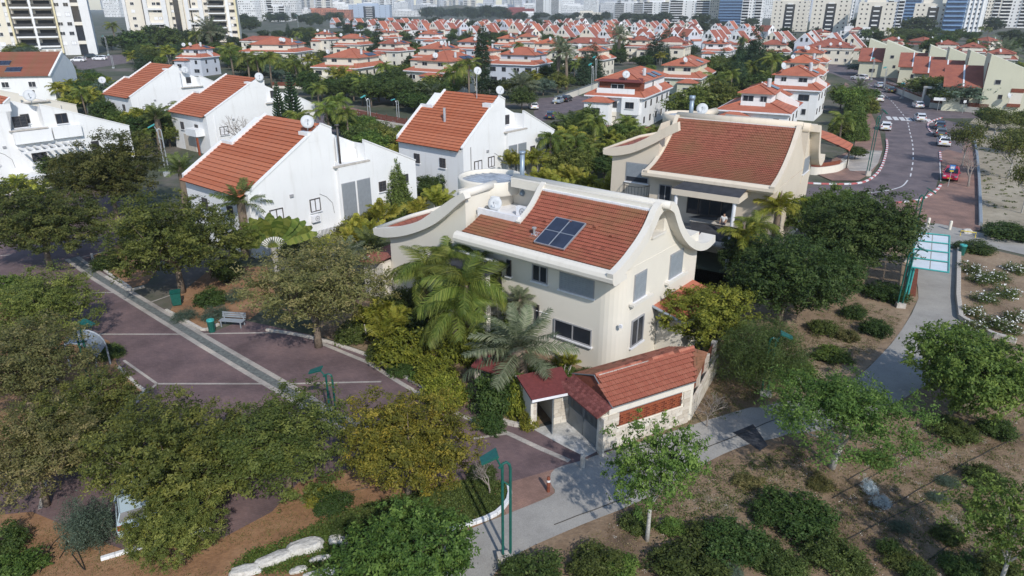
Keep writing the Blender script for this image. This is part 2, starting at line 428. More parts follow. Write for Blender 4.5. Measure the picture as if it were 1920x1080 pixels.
M['l_thuja'] = m_leaf('thuja_leaves', (0.04, 0.06, 0.013), (0.075, 0.105, 0.022), (0.13, 0.165, 0.04), 0.15)
M['l_far'] = m_leaf('distant_leaves', (0.022, 0.036, 0.016), (0.045, 0.065, 0.026), (0.085, 0.105, 0.04))
M['straw'] = m_leaf('dry_grass_blades', (0.16, 0.12, 0.06), (0.3, 0.24, 0.13), (0.42, 0.36, 0.22))
M['flower'] = m_plain('white_petals', (0.8, 0.8, 0.78), 0.8)
# ---------------------------------------------------------------- plants
def leaf_cloud(name, mat, rg, lobes, n, size, clump=40, cr=0.35, shell=0.55, flat=0.6, narrow=0.5, seedtone=0.5, up=0.5, parent=None):
    """many leaf-sized faces grouped in clumps spread through ellipsoid lobes"""
    L = np.array(lobes, dtype=float)
    wgt = (L[:, 3] * L[:, 4]) ** 0.9 + 1e-6; wgt /= wgt.sum()
    nc = max(1, n // clump)
    li = rg.choice(len(L), nc, p=wgt)
    d = rg.normal(size=(nc, 3)); d /= np.linalg.norm(d, axis=1)[:, None]
    lowz = d[:, 2] < -0.55
    d[lowz, 2] *= 0.6
    d /= np.linalg.norm(d, axis=1)[:, None]
    rad = shell + (1 - shell) * rg.random(nc) ** 0.6
    rad *= 1 + rg.normal(size=nc) * 0.06
    cc = L[li, :3] + d * rad[:, None] * L[li, 3:6]
    ct = np.clip(rg.normal(seedtone, 0.26, nc), 0, 1)
    ci = np.repeat(np.arange(nc), clump); N = len(ci)
    # leaves sit along short sprays that leave each clump, so edges are ragged and gaps stay open
    spn = 5; sd = rg.normal(size=(nc * spn, 3)) * .8 + np.repeat(d, spn, 0) * .7; sd /= np.linalg.norm(sd, axis=1)[:, None]
    sl = cr * rg.uniform(.8, 3.2, nc * spn); si = ci * spn + rg.integers(0, spn, N)
    off = sd[si] * (sl[si] * rg.random(N) ** .8)[:, None] * np.array([1, 1, max(flat, .75)]) + rg.normal(size=(N, 3)) * cr * .42 * np.array([1, 1, flat])
    c = cc[ci] + off
    nrm = d[ci] * 0.6 + rg.normal(size=(N, 3)) * 0.55 + np.array([0, 0, up])
    nrm /= np.linalg.norm(nrm, axis=1)[:, None]
    t = rg.normal(size=(N, 3)); t -= (t * nrm).sum(1)[:, None] * nrm; t /= np.linalg.norm(t, axis=1)[:, None]
    b = np.cross(nrm, t)
    s = size * rg.uniform(0.6, 1.3, N)[:, None]
    V = np.empty((N, 4, 3))
    V[:, 0] = c - t * s; V[:, 1] = c - b * s * narrow; V[:, 2] = c + t * s; V[:, 3] = c + b * s * narrow
    tone = np.clip(ct[ci] * 0.75 + rg.random(N) * 0.35 - 0.05, 0, 1)
    return quadmesh(name, V.reshape(-1, 3), 4, mat, tone, parent), cc
def limbs(mb, rnd, h0, r0, targets, lean=(0, 0), n_main=6, sub=3, m=0):
    """trunk that forks into limbs reaching the given points"""
    top = Vector((lean[0], lean[1], h0))
    mb.tube([(0, 0, -0.15), (lean[0] * .25 + rnd.uniform(-.05, .05), lean[1] * .25, h0 * .4), top], [r0 * 1.25, r0, r0 * .8], 8, m)
    T = [Vector(t) for t in targets]; rnd.shuffle(T)
    mains = T[:n_main]; rest = T[n_main:]
    for t in mains:
        mid = top.lerp(t, .5) + Vector((rnd.uniform(-.2, .2), rnd.uniform(-.2, .2), -0.08 * (t - top).length))
        mb.tube([top, top.lerp(mid, .5) , mid, t], [r0 * .6, r0 * .45, r0 * .32, r0 * .08], 6, m, cap=False)
        near = sorted(rest, key=lambda q: (q - t).length)[:sub * 2]
        rnd.shuffle(near)
        for q in near[:sub]:
            mb.tube([mid, mid.lerp(q, .5) + Vector((rnd.uniform(-.15, .15), rnd.uniform(-.15, .15), .05)), q], [r0 * .25, r0 * .15, r0 * .04], 4, m, cap=False)
TPL = {}
def make_tree(key, mat, seed, lobes, n, size, R, Hc, bark='bark', h0=None, r0=0.17, name='broadleaf_tree', lean=(0, 0), nt=34, **kw):
    """R crown radius, Hc total height used to size instances"""
    rg = np.random.default_rng(seed); rnd = random.Random(seed)
    root = empty(name, (0, 0, -500))
    cr, cc = leaf_cloud('crown', M[mat], rg, lobes, n, size, parent=root, **kw)
    mb = MB(); h0 = h0 or Hc * 0.32
    idx = rg.choice(len(cc), min(nt, len(cc)), replace=False)
    limbs(mb, rnd, h0, r0, [cc[i] * np.array([.93, .93, .97]) for i in idx], lean, 7, 3)
    mb.build('trunk', M[bark], root, smooth=True)
    TPL[key] = (root, R, Hc)
def lobes_round(rnd, R, H, base, n=9, var=0.3):
    """irregular crown out of unequal lobes, R radius, from base to H"""
    zc = (base + H) / 2; rz = (H - base) / 2
    out = [(0, 0, zc, R * .72, R * .72, rz * .82)]
    for i in range(n):
        q = 2 * math.pi * (i + rnd.uniform(-.3, .3)) / n; e = rnd.uniform(-.35, .75)
        rr = R * rnd.uniform(.5, .68); s = R * rnd.uniform(.3, .3 + var)
        out.append((math.cos(q) * rr * math.cos(e), math.sin(q) * rr * math.cos(e), zc + rz * .75 * math.sin(e), s, s, s * rnd.uniform(.6, .9) * rz / R * 1.2))
    return out
R_ = random.Random(11)
# foreground kinds (one unit = one metre)
make_tree('olive', 'l_olive', 1, lobes_round(R_, 3.2, 6.6, .9, 15, .4), 42000, 0.085, 3.2, 6.6, clump=64, cr=0.22, shell=0.6, narrow=.42)
make_tree('olive2', 'l_olive', 2, lobes_round(R_, 3.2, 6.6, .8, 13, .45), 40000, 0.085, 3.2, 6.6, clump=58, cr=0.24, shell=0.55, narrow=.4)
make_tree('brown', 'l_brown', 3, lobes_round(R_, 3.2, 6.4, 1.0, 11, .4), 27000, 0.08, 3.2, 6.4, clump=44, cr=0.24, shell=0.5, narrow=.4, nt=60)
make_tree('gold', 'l_gold', 4, lobes_round(R_, 2.9, 5.4, 0.5, 12, .3), 42000, 0.07, 2.9, 5.4, clump=60, cr=0.2, shell=0.6, narrow=.42, h0=1.4, r0=.13)
make_tree('fresh', 'l_green', 5, lobes_round(R_, 2.4, 5.6, 1.5, 10, .45), 11000, 0.08, 2.4, 5.6, 'bark_l', clump=34, cr=0.18, shell=0.25, narrow=.5, r0=.11, nt=60)
make_tree('spread', 'l_green', 6, [(math.cos(q) * r, math.sin(q) * r, 2.9 + rnd_, .95, .95, .6) for q, r, rnd_ in [(i * 1.9, .55 * (i % 7), .25 * math.cos(i * 2.3) + .9 * (1 - (.55 * (i % 7) / 4.2) ** 2)) for i in range(34)]], 26000, 0.075, 4.0, 4.7, 'bark_l', clump=40, cr=0.24, shell=0.3, narrow=.42, h0=1.5, r0=.14, nt=90, lean=(.2, .1))
make_tree('bushy', 'l_green', 7, lobes_round(R_, 2.4, 3.9, 0.3, 12, .4), 34000, 0.075, 2.4, 3.9, clump=52, cr=0.18, shell=0.55, h0=1.0, r0=.1)
make_tree('dense', 'l_dark', 8, lobes_round(R_, 2.8, 5.7, 0.5, 13, .35), 38000, 0.08, 2.8, 5.5, clump=56, cr=0.22, shell=0.55)
make_tree('yellowish', 'l_yel', 9, lobes_round(R_, 2.2, 4.6, 0.5, 11, .35), 26000, 0.075, 2.2, 4.6, clump=48, cr=0.18, shell=0.6, h0=1.2, r0=.1)
make_tree('feathery', 'l_mid', 10, lobes_round(R_, 2.4, 4.6, 0.2, 10, .35), 30000, 0.12, 2.4, 4.6, clump=26, cr=0.26, shell=0.35, narrow=.12, flat=1.1, up=.1, h0=1.4, r0=.12)
def recolour(key, src, mat):
    r0 = TPL[src][0]; r = dup(r0)
    for c in r.children:
        if c.name.startswith('crown'): c.data = c.data.copy(); c.data.materials[0] = M[mat]
    TPL[key] = (r, TPL[src][1], TPL[src][2])
recolour('olivedark', 'olive', 'l_olived')
# middle distance and far kinds
for i, (k, mt) in enumerate([('mid_a', 'l_mid'), ('mid_b', 'l_dark'), ('mid_c', 'l_olive'), ('mid_d', 'l_mid'), ('mid_e', 'l_blue'), ('mid_f', 'l_green')]):
    make_tree(k, mt, 20 + i, lobes_round(R_, 2.6, 5.2, 0.8, 9, .4), 7000, 0.17, 2.6, 5.2, clump=22, cr=0.32, shell=0.5, h0=1.6, r0=.15, nt=24)
for i, (k, mt) in enumerate([('far_a', 'l_far'), ('far_b', 'l_mid'), ('far_c', 'l_dark')]):
    make_tree(k, mt, 30 + i, lobes_round(R_, 3.2, 6.0, 0.5, 9, .4), 2200, 0.36, 3.2, 6.0, clump=14, cr=0.45, shell=0.5, h0=1.6, r0=.18, nt=14)
make_tree('sparse', 'l_olived', 44, lobes_round(R_, 2.4, 5.0, 1.4, 10, .4), 3600, 0.12, 2.4, 5.0, 'bark_l', clump=14, cr=.3, shell=.3, h0=1.5, r0=.1, nt=60)
# conifers
def cone_lobes(R, H, n, z0=.2, pw=1.0):
    return [(0, 0, z0 + (H - z0) * (i + .5) / n, R * (1 - (i + .3) / n) ** pw + .08, R * (1 - (i + .3) / n) ** pw + .08, (H - z0) / n * .8) for i in range(n)]
def make_conifer(key, mat, seed, lobes, n, size, R, H, name, **kw):
    make_tree(key, mat, seed, lobes, n, size, R, H, name=name, h0=H * .5, r0=.1, nt=8, **kw)
make_conifer('cypress', 'l_con', 40, [(0, 0, z, r, r, 1.0) for z, r in [(.9, .6), (2, .8), (3.2, .88), (4.5, .9), (5.8, .85), (7, .75), (8.2, .62), (9.3, .48), (10.3, .32), (11.2, .16)]], 15000, .10, .9, 12, 'cypress_tree', clump=12, cr=.12, shell=.8, flat=2, narrow=.4, up=0)
make_conifer('thuja', 'l_thuja', 41, cone_lobes(1.5, 4.4, 9, .1, .75), 15000, .09, 1.5, 4.4, 'conical_conifer', clump=16, cr=.12, shell=.8, flat=1.6, narrow=.4, up=0)
make_conifer('pine', 'l_con', 42, cone_lobes(2.4, 9, 8, .5, .8), 9000, .17, 2.4, 9, 'pine_tree', clump=18, cr=.3, shell=.45, flat=.6, narrow=.3)
def make_araucaria():
    root = empty('norfolk_pine', (0, 0, -500)); rnd = random.Random(4); mb = MB(); tr = MB()
    H = 9.0
    tr.tube([(0, 0, -.1), (0, 0, H)], [.16, .03], 7)
    z = .9
    while z < H - .2:
        L = 2.0 * (1 - z / H) ** .8 + .15; q0 = rnd.uniform(0, 6)
        for k in range(7):
            q = q0 + k * 2 * math.pi / 7; dx, dy = math.cos(q), math.sin(q)
            pts = [(dx * L * t, dy * L * t, z + .42 * L * t * t) for t in (0, .35, .7, 1)]
            mb.tube(pts, [.05, .11, .12, .04], 5, t=rnd.uniform(.2, .9))
            for s in range(7):
                t = .25 + s * .11; p = Vector((dx * L * t, dy * L * t, z + .42 * L * t * t)); ll = .34 * L * (1.1 - t)
                for sg in (-1, 1):
                    e = p + Vector((dx * .5 - sg * dy, dy * .5 + sg * dx, .15)) * ll
                    mb.tube([p, e], [.07, .035], 4, t=rnd.uniform(.1, .9), cap=False)
        z += .42 - .12 * z / H
    mb.build('crown', M['l_con'], root); tr.build('trunk', M['bark'], root)
    TPL['araucaria'] = (root, 2.1, H)
make_araucaria()
# palms
def frond_mesh(name, mat, L, droop, nl=44, ll=.75, lw=.035, hang=.5, seed=0, rise=.5, fold=0.0):
    rg = np.random.default_rng(seed); V = []; T = []
    def R(t):     # rachis in the x-z plane
        return np.array([L * (t - .12 * droop * t ** 3), 0, L * (rise * t - droop * t * t)])
    for i in range(16):
        a, b = R(i / 16), R((i + 1) / 16); w = .035 * (1 - i / 17)
        V += [a + [0, w, 0], a - [0, w, 0], b - [0, w, 0], b + [0, w, 0]]; T.append(.85)
    for i in range(nl):
        t = .14 + .84 * i / nl; p = R(t); d = R(min(1, t + .02)) - R(t); d /= np.linalg.norm(d)
        l = ll * (math.sin(math.pi * (.12 + .86 * t)) ** .7 + .12) * rg.uniform(.85, 1.1)
        for sg in (-1, 1):
            out = np.array([0, sg, 0]) * .85 + d * .55 + np.array([0, 0, rg.normal() * .18 + fold]); out /= np.linalg.norm(out)
            m1 = p + out * l * .5 + np.array([0, 0, -hang * l * .14]); e = p + out * l * .92 + np.array([0, 0, -hang * l * .75])
            wv = d * lw; k = rg.uniform(.15, .85)
            V += [p - wv * .6, m1 - wv, m1 + wv, p + wv * .6]; T.append(k)
            V += [m1 - wv, e - wv * .15, e + wv * .15, m1 + wv]; T.append(min(1, k + .1))
    return np.array(V), np.array(T)
def rotV(V, yaw, pitch=0.0, roll=0.0, s=1.0, off=(0, 0, 0)):
    Mx = Matrix.Rotation(yaw, 3, 'Z') @ Matrix.Rotation(-pitch, 3, 'Y') @ Matrix.Rotation(roll, 3, 'X')
    return V @ np.array(Mx).T * s + np.array(off)
PALM = {}
def make_palm(key, mat, seed, th, tr, nf, L, droop, name='palm_tree', parts=False, nl=44, ll=.75, lw=.035, hang=.5, rise=.5, pit=(-.3, 1.2), bark='bark', fold=0.0, stems=1, spread=0.0):
    rnd = random.Random(seed)
    root = empty(name, (0, 0, -500)); tb = MB()
    var = [frond_mesh('frond', mat, L, droop * f, nl, ll, lw, hang, seed + j, rise, fold) for j, f in enumerate((.75, 1.0, 1.25))]
    fr = []; AV = []; AT = []
    if parts:
        for v, t in var:
            o = quadmesh('frond', v.reshape(-1, 3), 4, M[mat], t, root); fr.append(o)
    cnt = 0
    for s in range(stems):
        q = rnd.uniform(0, 6.28); ox, oy = math.cos(q) * spread * rnd.uniform(.2, 1) * (stems > 1), math.sin(q) * spread * rnd.uniform(.2, 1) * (stems > 1)
        hh = th * rnd.uniform(.6, 1.1) if stems > 1 else th
        lx, ly = (ox * .6, oy * .6) if stems > 1 else (rnd.uniform(-.25, .25), rnd.uniform(-.25, .25))
        tb.tube([(ox, oy, -.1), (ox + lx * .4, oy + ly * .4, hh * .5), (ox + lx, oy + ly, hh)], [tr * 1.25, tr, tr * .9], 8)
        if stems == 1:
            tb.lathe([(tr * .9, hh - .5), (tr * 1.5, hh - .25), (tr * 1.3, hh + .05), (0.02, hh + .25)], 9, (ox + lx, oy + ly))
        for i in range(nf):
            f = (i + .5) / nf; yaw = i * 2.39996 + s; pitch = pit[0] + (pit[1] - pit[0]) * (f ** 1.1) + rnd.uniform(-.1, .1); sc = rnd.uniform(.82, 1.08) * (1 - .2 * f)
            roll = rnd.uniform(-.35, .35); off = (ox + lx, oy + ly, hh)
            if parts:
                o = fr[cnt % 3]
                if cnt >= 3:
                    o = o.copy(); COL.objects.link(o); o.parent = root
                o.matrix_local = Matrix.Translation(off) @ Matrix.Rotation(yaw, 4, 'Z') @ Matrix.Rotation(-pitch, 4, 'Y') @ Matrix.Rotation(roll, 4, 'X') @ Matrix.Scale(sc, 4)
            else:
                v, t = var[cnt % 3]
                AV.append(rotV(v, yaw, pitch, roll, sc, off)); AT.append(np.clip(t + rnd.uniform(-.2, .2), 0, 1))
            cnt += 1
    if not parts:
        quadmesh('crown', np.concatenate(AV), 4, M[mat], np.concatenate(AT), root)
    tb.build('trunk', M[bark], root, smooth=True)
    TPL[key] = (root, L * .85, th + L * .45); PALM[key] = (th, L * .45)
make_palm('queen', 'l_palm', 1, 4.4, .14, 17, 2.9, .95, 'queen_palm', True, 54, .8, .028, 1.0, .55)
make_palm('datenear', 'l_date', 2, 1.6, .2, 26, 2.3, .45, 'date_palm', True, 48, .5, .022, .35, .45, (-.45, 1.25))
make_palm('arecanear', 'l_areca', 3, 1.6, .045, 8, 1.7, .55, 'areca_palm', False, 30, .5, .03, .6, .8, (.1, 1.25), 'bark_l', .2, 6, .9)
make_palm('lowpalm', 'l_areca', 4, .7, .12, 18, 2.0, .7, 'low_palm', False, 36, .5, .03, .6, .6, (-.1, 1.2))
make_palm('midqueen', 'l_palm', 5, 5.2, .16, 15, 2.8, 1.0, 'queen_palm', False, 20, .8, .07, 1.0, .55)
make_palm('midareca', 'l_areca', 6, 3.0, .06, 7, 2.2, .8, 'areca_palm', False, 16, .6, .07, .7, .7, (0, 1.2), 'bark_l', .1, 6, 1.1)
make_palm('middate', 'l_date', 7, 6.0, .3, 26, 3.2, .5, 'date_palm', False, 20, .6, .06, .4, .45, (-.5, 1.25))
make_palm('fan', 'l_mid', 8, 5.5, .14, 16, 1.7, .5, 'fan_palm', False, 12, .7, .1, .6, .4, (-.5, 1.2))
make_palm('lowdate', 'l_mid', 9, .9, .25, 24, 2.7, .5, 'low_feather_palm', False, 24, .55, .045, .4, .5, (-.1, 1.25))
def make_banana():
    root = empty('travellers_palm', (0, 0, -500)); rnd = random.Random(9); tb = MB()
    tb.tube([(0, 0, -.1), (0, 0, 2.2)], [.2, .24], 8); tb.build('trunk', M['bark_l'], root)
    for i in range(13):
        f = i / 12; ang = -1.15 + 2.3 * f
        L = 2.5; mb = MB()
        st = [Vector((math.sin(ang) * r, rnd.uniform(-.06, .06), 2.1 + math.cos(ang) * r)) for r in (0, .6, 1.05)]
        mb.tube(st, [.05, .035, .03], 5, t=.7)
        p0 = st[-1]; dirv = Vector((math.sin(ang), rnd.uniform(-.25, .25), math.cos(ang))).normalized(); side = Vector((math.cos(ang), rnd.uniform(-.3, .3), -math.sin(ang))).normalized()
        n = 12; prev = None
        for k in range(n + 1):
            t = k / n; c = p0 + dirv * L * t + Vector((math.sin(ang) * .3, 0, -.75)) * (t * t) * .8
            w = .46 * math.sin(math.pi * (.06 + .9 * t)) ** .6
            cur = (c - side * w + Vector((0, 0, -.06 * (k % 2) - .1)), c, c + side * w + Vector((0, 0, -.06 * (k % 2) - .1)))
            if prev:
                mb.add([prev[0], prev[1], cur[1], cur[0]], [(0, 1, 2, 3)], t=rnd.uniform(.2, .8)); mb.add([prev[1], prev[2], cur[2], cur[1]], [(0, 1, 2, 3)], t=rnd.uniform(.2, .8))
            prev = cur
        mb.build('leaf', M['l_palm'], root)
    TPL['banana'] = (root, 2.6, 5.0)
make_banana()
def make_bare(key, seed, H, R, mat='twig'):
    root = empty('bare_tree', (0, 0, -500)); rnd = random.Random(seed); mb = MB()
    def grow(p, d, L, r, lv):
        e = p + d * L; mb.tube([p, p.lerp(e, .5) + Vector([rnd.uniform(-.06, .06) * L for _ in range(3)]), e], [r, r * .8, r * .6], 4 if lv > 1 else 6, cap=False)
        if lv == 5: return
        for _ in range(3 if lv < 4 else 2):
            nd = (d + Vector([rnd.gauss(0, .5) for _ in range(3)]) + Vector((0, 0, .12))).normalized()
            grow(e, nd, L * rnd.uniform(.62, .85), r * .6, lv + 1)
    grow(Vector((0, 0, -.1)), Vector((.05, 0, 1)), H * .24, H * .02, 0)
    mb.build('branches', M[mat], root); TPL[key] = (root, R, H)
make_bare('bare', 3, 5.5, 2.3); make_bare('bare2', 8, 5.5, 2.3)
# shrubs: one thing = one clump of foliage with a few stems
def make_shrub(key, mat, seed, lobes, n, size, R, H, name='shrub', **kw):
    rg = np.random.default_rng(seed); root = empty(name, (0, 0, -500))
    leaf_cloud('foliage', M[mat], rg, lobes, n, size, parent=root, **kw)
    mb = MB(); rnd = random.Random(seed)
    for _ in range(5):
        q = rnd.uniform(0, 6.28); mb.tube([(0, 0, -.05), (math.cos(q) * R * .5, math.sin(q) * R * .5, H * .6)], [.03, .01], 4)
    mb.build('stems', M['bark'], root); TPL[key] = (root, R, H)
def low_lobes(rnd, R, H, n=9): return [(0, 0, H * .38, R * .55, R * .55, H * .42)] + [(math.cos(i * 2.4) * R * rnd.uniform(.3, .8), math.sin(i * 2.4) * R * rnd.uniform(.3, .8), H * rnd.uniform(.2, .55), R * rnd.uniform(.2, .42), R * rnd.uniform(.2, .42), H * rnd.uniform(.2, .45)) for i in range(n)]
for k, mt, nn, sz, kw in [('sh_dark', 'l_dark', 9000, .05, {}), ('sh_mid', 'l_mid', 8000, .05, {}), ('sh_yel', 'l_yel', 8000, .055, {}), ('sh_green', 'l_green', 7000, .055, {}), ('sh_blue', 'l_blue', 8000, .05, dict(narrow=.15)), ('sh_grey', 'l_grey', 5000, .035, {}), ('sh_brown', 'l_brown', 6000, .05, {})]:
    make_shrub(k, mt, sum(map(ord, k)) % 17 + 50, low_lobes(R_, 1.0, 1.1), nn, sz, 1.0, 1.1, clump=18, cr=.1, shell=.6, **kw)
make_shrub('sh_upright', 'l_blue', 61, [(math.cos(i * 2.4) * .7 * (i / 22) ** .5, math.sin(i * 2.4) * .7 * (i / 22) ** .5, .75 + .25 * math.cos(i), .14, .14, .7) for i in range(22)], 12000, .05, 1.0, 1.6, clump=18, cr=.07, shell=.6, narrow=.2, flat=3, up=0)
def make_rose():
    make_shrub('sh_rose', 'l_mid', 66, low_lobes(R_, 1.0, 1.2), 2600, .055, 1.0, 1.2, 'rose_bush', clump=12, cr=.15, shell=.4)
    root = TPL['sh_rose'][0]; rg = np.random.default_rng(5)
    leaf_cloud('petals', M['flower'], rg, low_lobes(R_, 1.05, 1.3), 190, .055, clump=3, cr=.05, shell=.85, narrow=.9, parent=root)[0]['kind'] = 'stuff'
make_rose()
PLANTS = []
GN = {'trees along the road at the right': 'street_tree', 'trees round the tall cream walls': 'street_tree', 'garden trees': 'garden_tree', 'dense garden trees': 'garden_tree', 'olive green trees': 'olive_tree', 'light green park': 'park_tree', 'dark trees': 'tall_tree', 'trees behind': 'garden_tree'}
def plant(key, p, r=None, h=None, label='', cat='tree', group=None, rz=None, name=None):
    root, R, H = TPL[key]
    rnd = random.Random(int(p[0] * 131 + p[1] * 17))
    sx = (r / R) if r else ((h / H) if h else 1); sz = (h / H) if h else sx
    o = dup(root, (p[0], p[1], p[2] if len(p) > 2 else 0), rz if rz is not None else rnd.uniform(0, 6.28), label, group, (sx * rnd.uniform(.95, 1.05), sx * rnd.uniform(.95, 1.05), sz))
    if key in PALM:
        th, cr_ = PALM[key]; s_ = sx; o.scale = (s_, s_, s_); hh = (h if h else H * s_) / s_; tz = max(.3, hh - cr_)
        for c in o.children:
            if c.name.startswith('trunk'): c.scale = (1, 1, tz / th)
            else: c.location.z += tz - th
    o["category"] = cat
    if name is None and group and root.name.startswith('broadleaf'):
        for k_, v_ in GN.items():
            if group.startswith(k_): name = v_
    if name: o.name = name
    PLANTS.append((p[0], p[1], (r or R * sx)))
    return o
def plant_px(key, ub, vb, vtop=None, wpx=None, label='', cat='tree', group=None, rz=None, name=None):
    """base pixel, top pixel row, crown width in photo pixels"""
    p = G(ub, vb); h = zat(p, vtop) if vtop is not None else None
    q = Vector((p[0], p[1], (h or 2) * .6))
    return plant(key, p, wpx * mpp(q) / 2 if wpx else None, h, label, cat, group, rz, name)
AUTO = .9
def crown_px(key, uc, vc, wpx, zc, label='', cat='tree', group=None, h=None, rz=None, name=None):
    """crown centre pixel, crown width in pixels, height of the crown's centre above the ground"""
    root, R, H = TPL[key]
    if key in ('olivedark', 'olive', 'olive2', 'brown', 'gold', 'dense', 'bushy', 'yellowish', 'feathery'):
        for _ in range(6):
            r = wpx * .9 * mpp(G(uc, vc, zc)) / 2; zc = 1.08 * r * AUTO; h = 1.9 * r * AUTO
    p = G(uc, vc, zc); r = wpx * .92 * mpp(p) / 2
    hh = h or zc * 1.62
    return plant(key, Vector((p[0], p[1], 0)), r, hh, label, cat, group, rz, name)
# ---------------------------------------------------------------- ground, roads, paths
def sheet(name, px, z, mat, smooth=0, closed=True, kind='structure', world=False, holes=None):
    pts = [Vector((p[0], p[1], 0)) if world else G(*p) for p in px]
    if smooth: pts = smooth_line(pts, smooth, closed)
    import bmesh
    bm = bmesh.new(); vs = [bm.verts.new((p[0], p[1], z)) for p in pts]; f = bm.faces.new(vs)
    if f.normal.z < 0: f.normal_flip()
    f.normal_update()
    if f.normal.z < 0: bmesh.ops.reverse_faces(bm, faces=[f])
    bmesh.ops.triangulate(bm, faces=bm.faces[:])
    me = bpy.data.meshes.new(name); bm.to_mesh(me); bm.free(); me.materials.append(mat)
    o = bpy.data.objects.new(name, me); COL.objects.link(o); o["kind"] = kind
    return o
def ribbon(mb, pts, w, z, m=0, off=0.0, h=None, world=True):
    """flat or raised strip along a line of world points"""
    P = [Vector((p[0], p[1], 0)) for p in pts]; Lf = []; Rt = []
    for i, p in enumerate(P):
        d = (P[min(i + 1, len(P) - 1)] - P[max(i - 1, 0)]).normalized(); nrm = Vector((-d.y, d.x, 0))
        Lf.append(p + nrm * (off + w / 2)); Rt.append(p + nrm * (off - w / 2))
    n = len(P)
    vs = [(a.x, a.y, z) for a in Lf] + [(a.x, a.y, z) for a in Rt]
    fs = [(i, n + i, n + i + 1, i + 1) for i in range(n - 1)]
    mb.add(vs, fs, m)
    if h:
        for side in (Lf, Rt):
            vs = [(a.x, a.y, z) for a in side] + [(a.x, a.y, z - h) for a in side]
            mb.add(vs, [(i, i + 1, n + i + 1, n + i) for i in range(n - 1)], m)
        for k in (0, n - 1):
            mb.add([(Lf[k].x, Lf[k].y, z), (Rt[k].x, Rt[k].y, z), (Rt[k].x, Rt[k].y, z - h), (Lf[k].x, Lf[k].y, z - h)], [(0, 1, 2, 3)], m)
_stone = {}
def kerb_stones(name, px, step, w, h, mats, label, cat='kerb', group=None, z=0.0, smooth=4, world=False, kind=None, closed=False):
    """kerb made of single stones, each a part"""
    pts = [Vector((p[0], p[1], 0)) if world else G(*p) for p in px]
    if smooth: pts = smooth_line(pts, smooth)
    rs = resample(pts, step)
    root = empty(name, rs[0]); tag(root, label, cat, group, kind)
    rnd = random.Random(len(rs))
    for i in range(len(rs) - 1):
        a, b = rs[i], rs[i + 1]; mt = mats[i % len(mats)]
        key = (mt.name, w, h)
        if key not in _stone:
            s = MB(); bv = min(.02, h * .2)
            prof = [(-w / 2, 0), (w / 2, 0), (w / 2, h - bv), (w / 2 - bv, h), (-w / 2 + bv, h), (-w / 2, h - bv)]
            s.prism(prof, 'x', 0, 1); o = s.build('kerb_stone', mt); _stone[key] = o.data; bpy.data.objects.remove(o)
        o = bpy.data.objects.new('kerb_stone', _stone[key]); COL.objects.link(o); o.parent = root
        d = b - a; L = d.length - .015
        o.location = a - rs[0] + Vector((0, 0, z + rnd.uniform(-.006, .006))); o.rotation_euler = (0, 0, math.atan2(d.y, d.x)); o.scale = (L, 1, 1)
    return root

far = MB(); far.poly([(-4800, -300, 0), (4800, -300, 0), (4800, 6500, 0), (-4800, 6500, 0)])
far.build('ground', M['town'], kind='structure')
# park soil, foreground right
sheet('dirt_ground', [(560, 1500), (2600, 1500), (2300, 700), (1990, 470), (1850, 560), (1800, 500), (1760, 520), (1700, 600), (1500, 560), (1330, 650), (1290, 790), (1125, 850), (1100, 865), (1040, 880), (850, 1015), (620, 1060)], .004, M['dirt'])
sheet('orange_soil', [(-500, 1500), (700, 1500), (860, 1030), (955, 930), (940, 890), (860, 890), (660, 860), (530, 890), (480, 940), (400, 980), (230, 1010), (60, 940), (-400, 960)], .008, M['orange'])
sheet('sandy_verge', [(1812, 235), (1830, 300), (1842, 430), (1860, 420), (1990, 480), (2300, 700), (2600, 520), (2300, 330), (2120, 235), (1960, 212), (1830, 220)], .010, M['sand'])
sheet('rose_bed_soil', [(1798, 472), (1850, 466), (1919, 482), (2100, 520), (2300, 700), (1990, 670), (1925, 650), (1860, 632), (1800, 600), (1796, 540)], .012, M['bedsoil'])
sheet('path_bed_soil', [(1700, 420), (1716, 440), (1716, 515), (1722, 560), (1690, 620), (1650, 668), (1600, 712), (1520, 745), (1420, 765), (1400, 700), (1380, 620), (1400, 560), (1500, 560), (1600, 520), (1660, 470)], .014, M['bedsoil'])
# plaza
sheet('plaza_paving', [(-500, 395), (0, 405), (120, 405), (230, 432), (215, 470), (180, 490), (210, 525), (300, 575), (395, 625), (455, 600), (600, 632), (690, 663), (745, 700), (850, 750), (1000, 803), (1078, 822), (1122, 848), (1095, 863), (1040, 880), (975, 905), (875, 900), (760, 895), (650, 880), (560, 905), (510, 960), (420, 1008), (240, 1035), (60, 960), (-100, 975), (-600, 980)], .016, M['pave'])
sheet('brick_paving_patch', [(955, 905), (1040, 880), (1032, 905), (1040, 925), (1000, 945), (950, 965), (935, 940)], .020, M['redpave'])
sheet('asphalt_path', [(700, 1200), (780, 1090), (850, 1010), (950, 965), (1000, 945), (1040, 925), (1032, 905), (1040, 880), (1095, 863), (1125, 852), (1200, 830), (1290, 800), (1380, 772), (1420, 765), (1460, 790), (1475, 815), (1400, 835), (1330, 865), (1200, 940), (1090, 985), (960, 1045), (900, 1110), (800, 1200)], .024, M['path'], 3)
sheet('dark_paving_slab', [(1374, 812), (1412, 796), (1440, 836), (1425, 846)], .028, M['canopy'])
PATH_R = [(1420, 765), (1520, 745), (1600, 712), (1650, 668), (1690, 620), (1722, 560), (1716, 515), (1712, 440), (1735, 425), (1790, 432), (1800, 470), (1797, 560), (1800, 600), (1800, 640), (1760, 700), (1700, 745), (1600, 790), (1475, 815)]
sheet('park_path', PATH_R, .026, M['path'], 2)
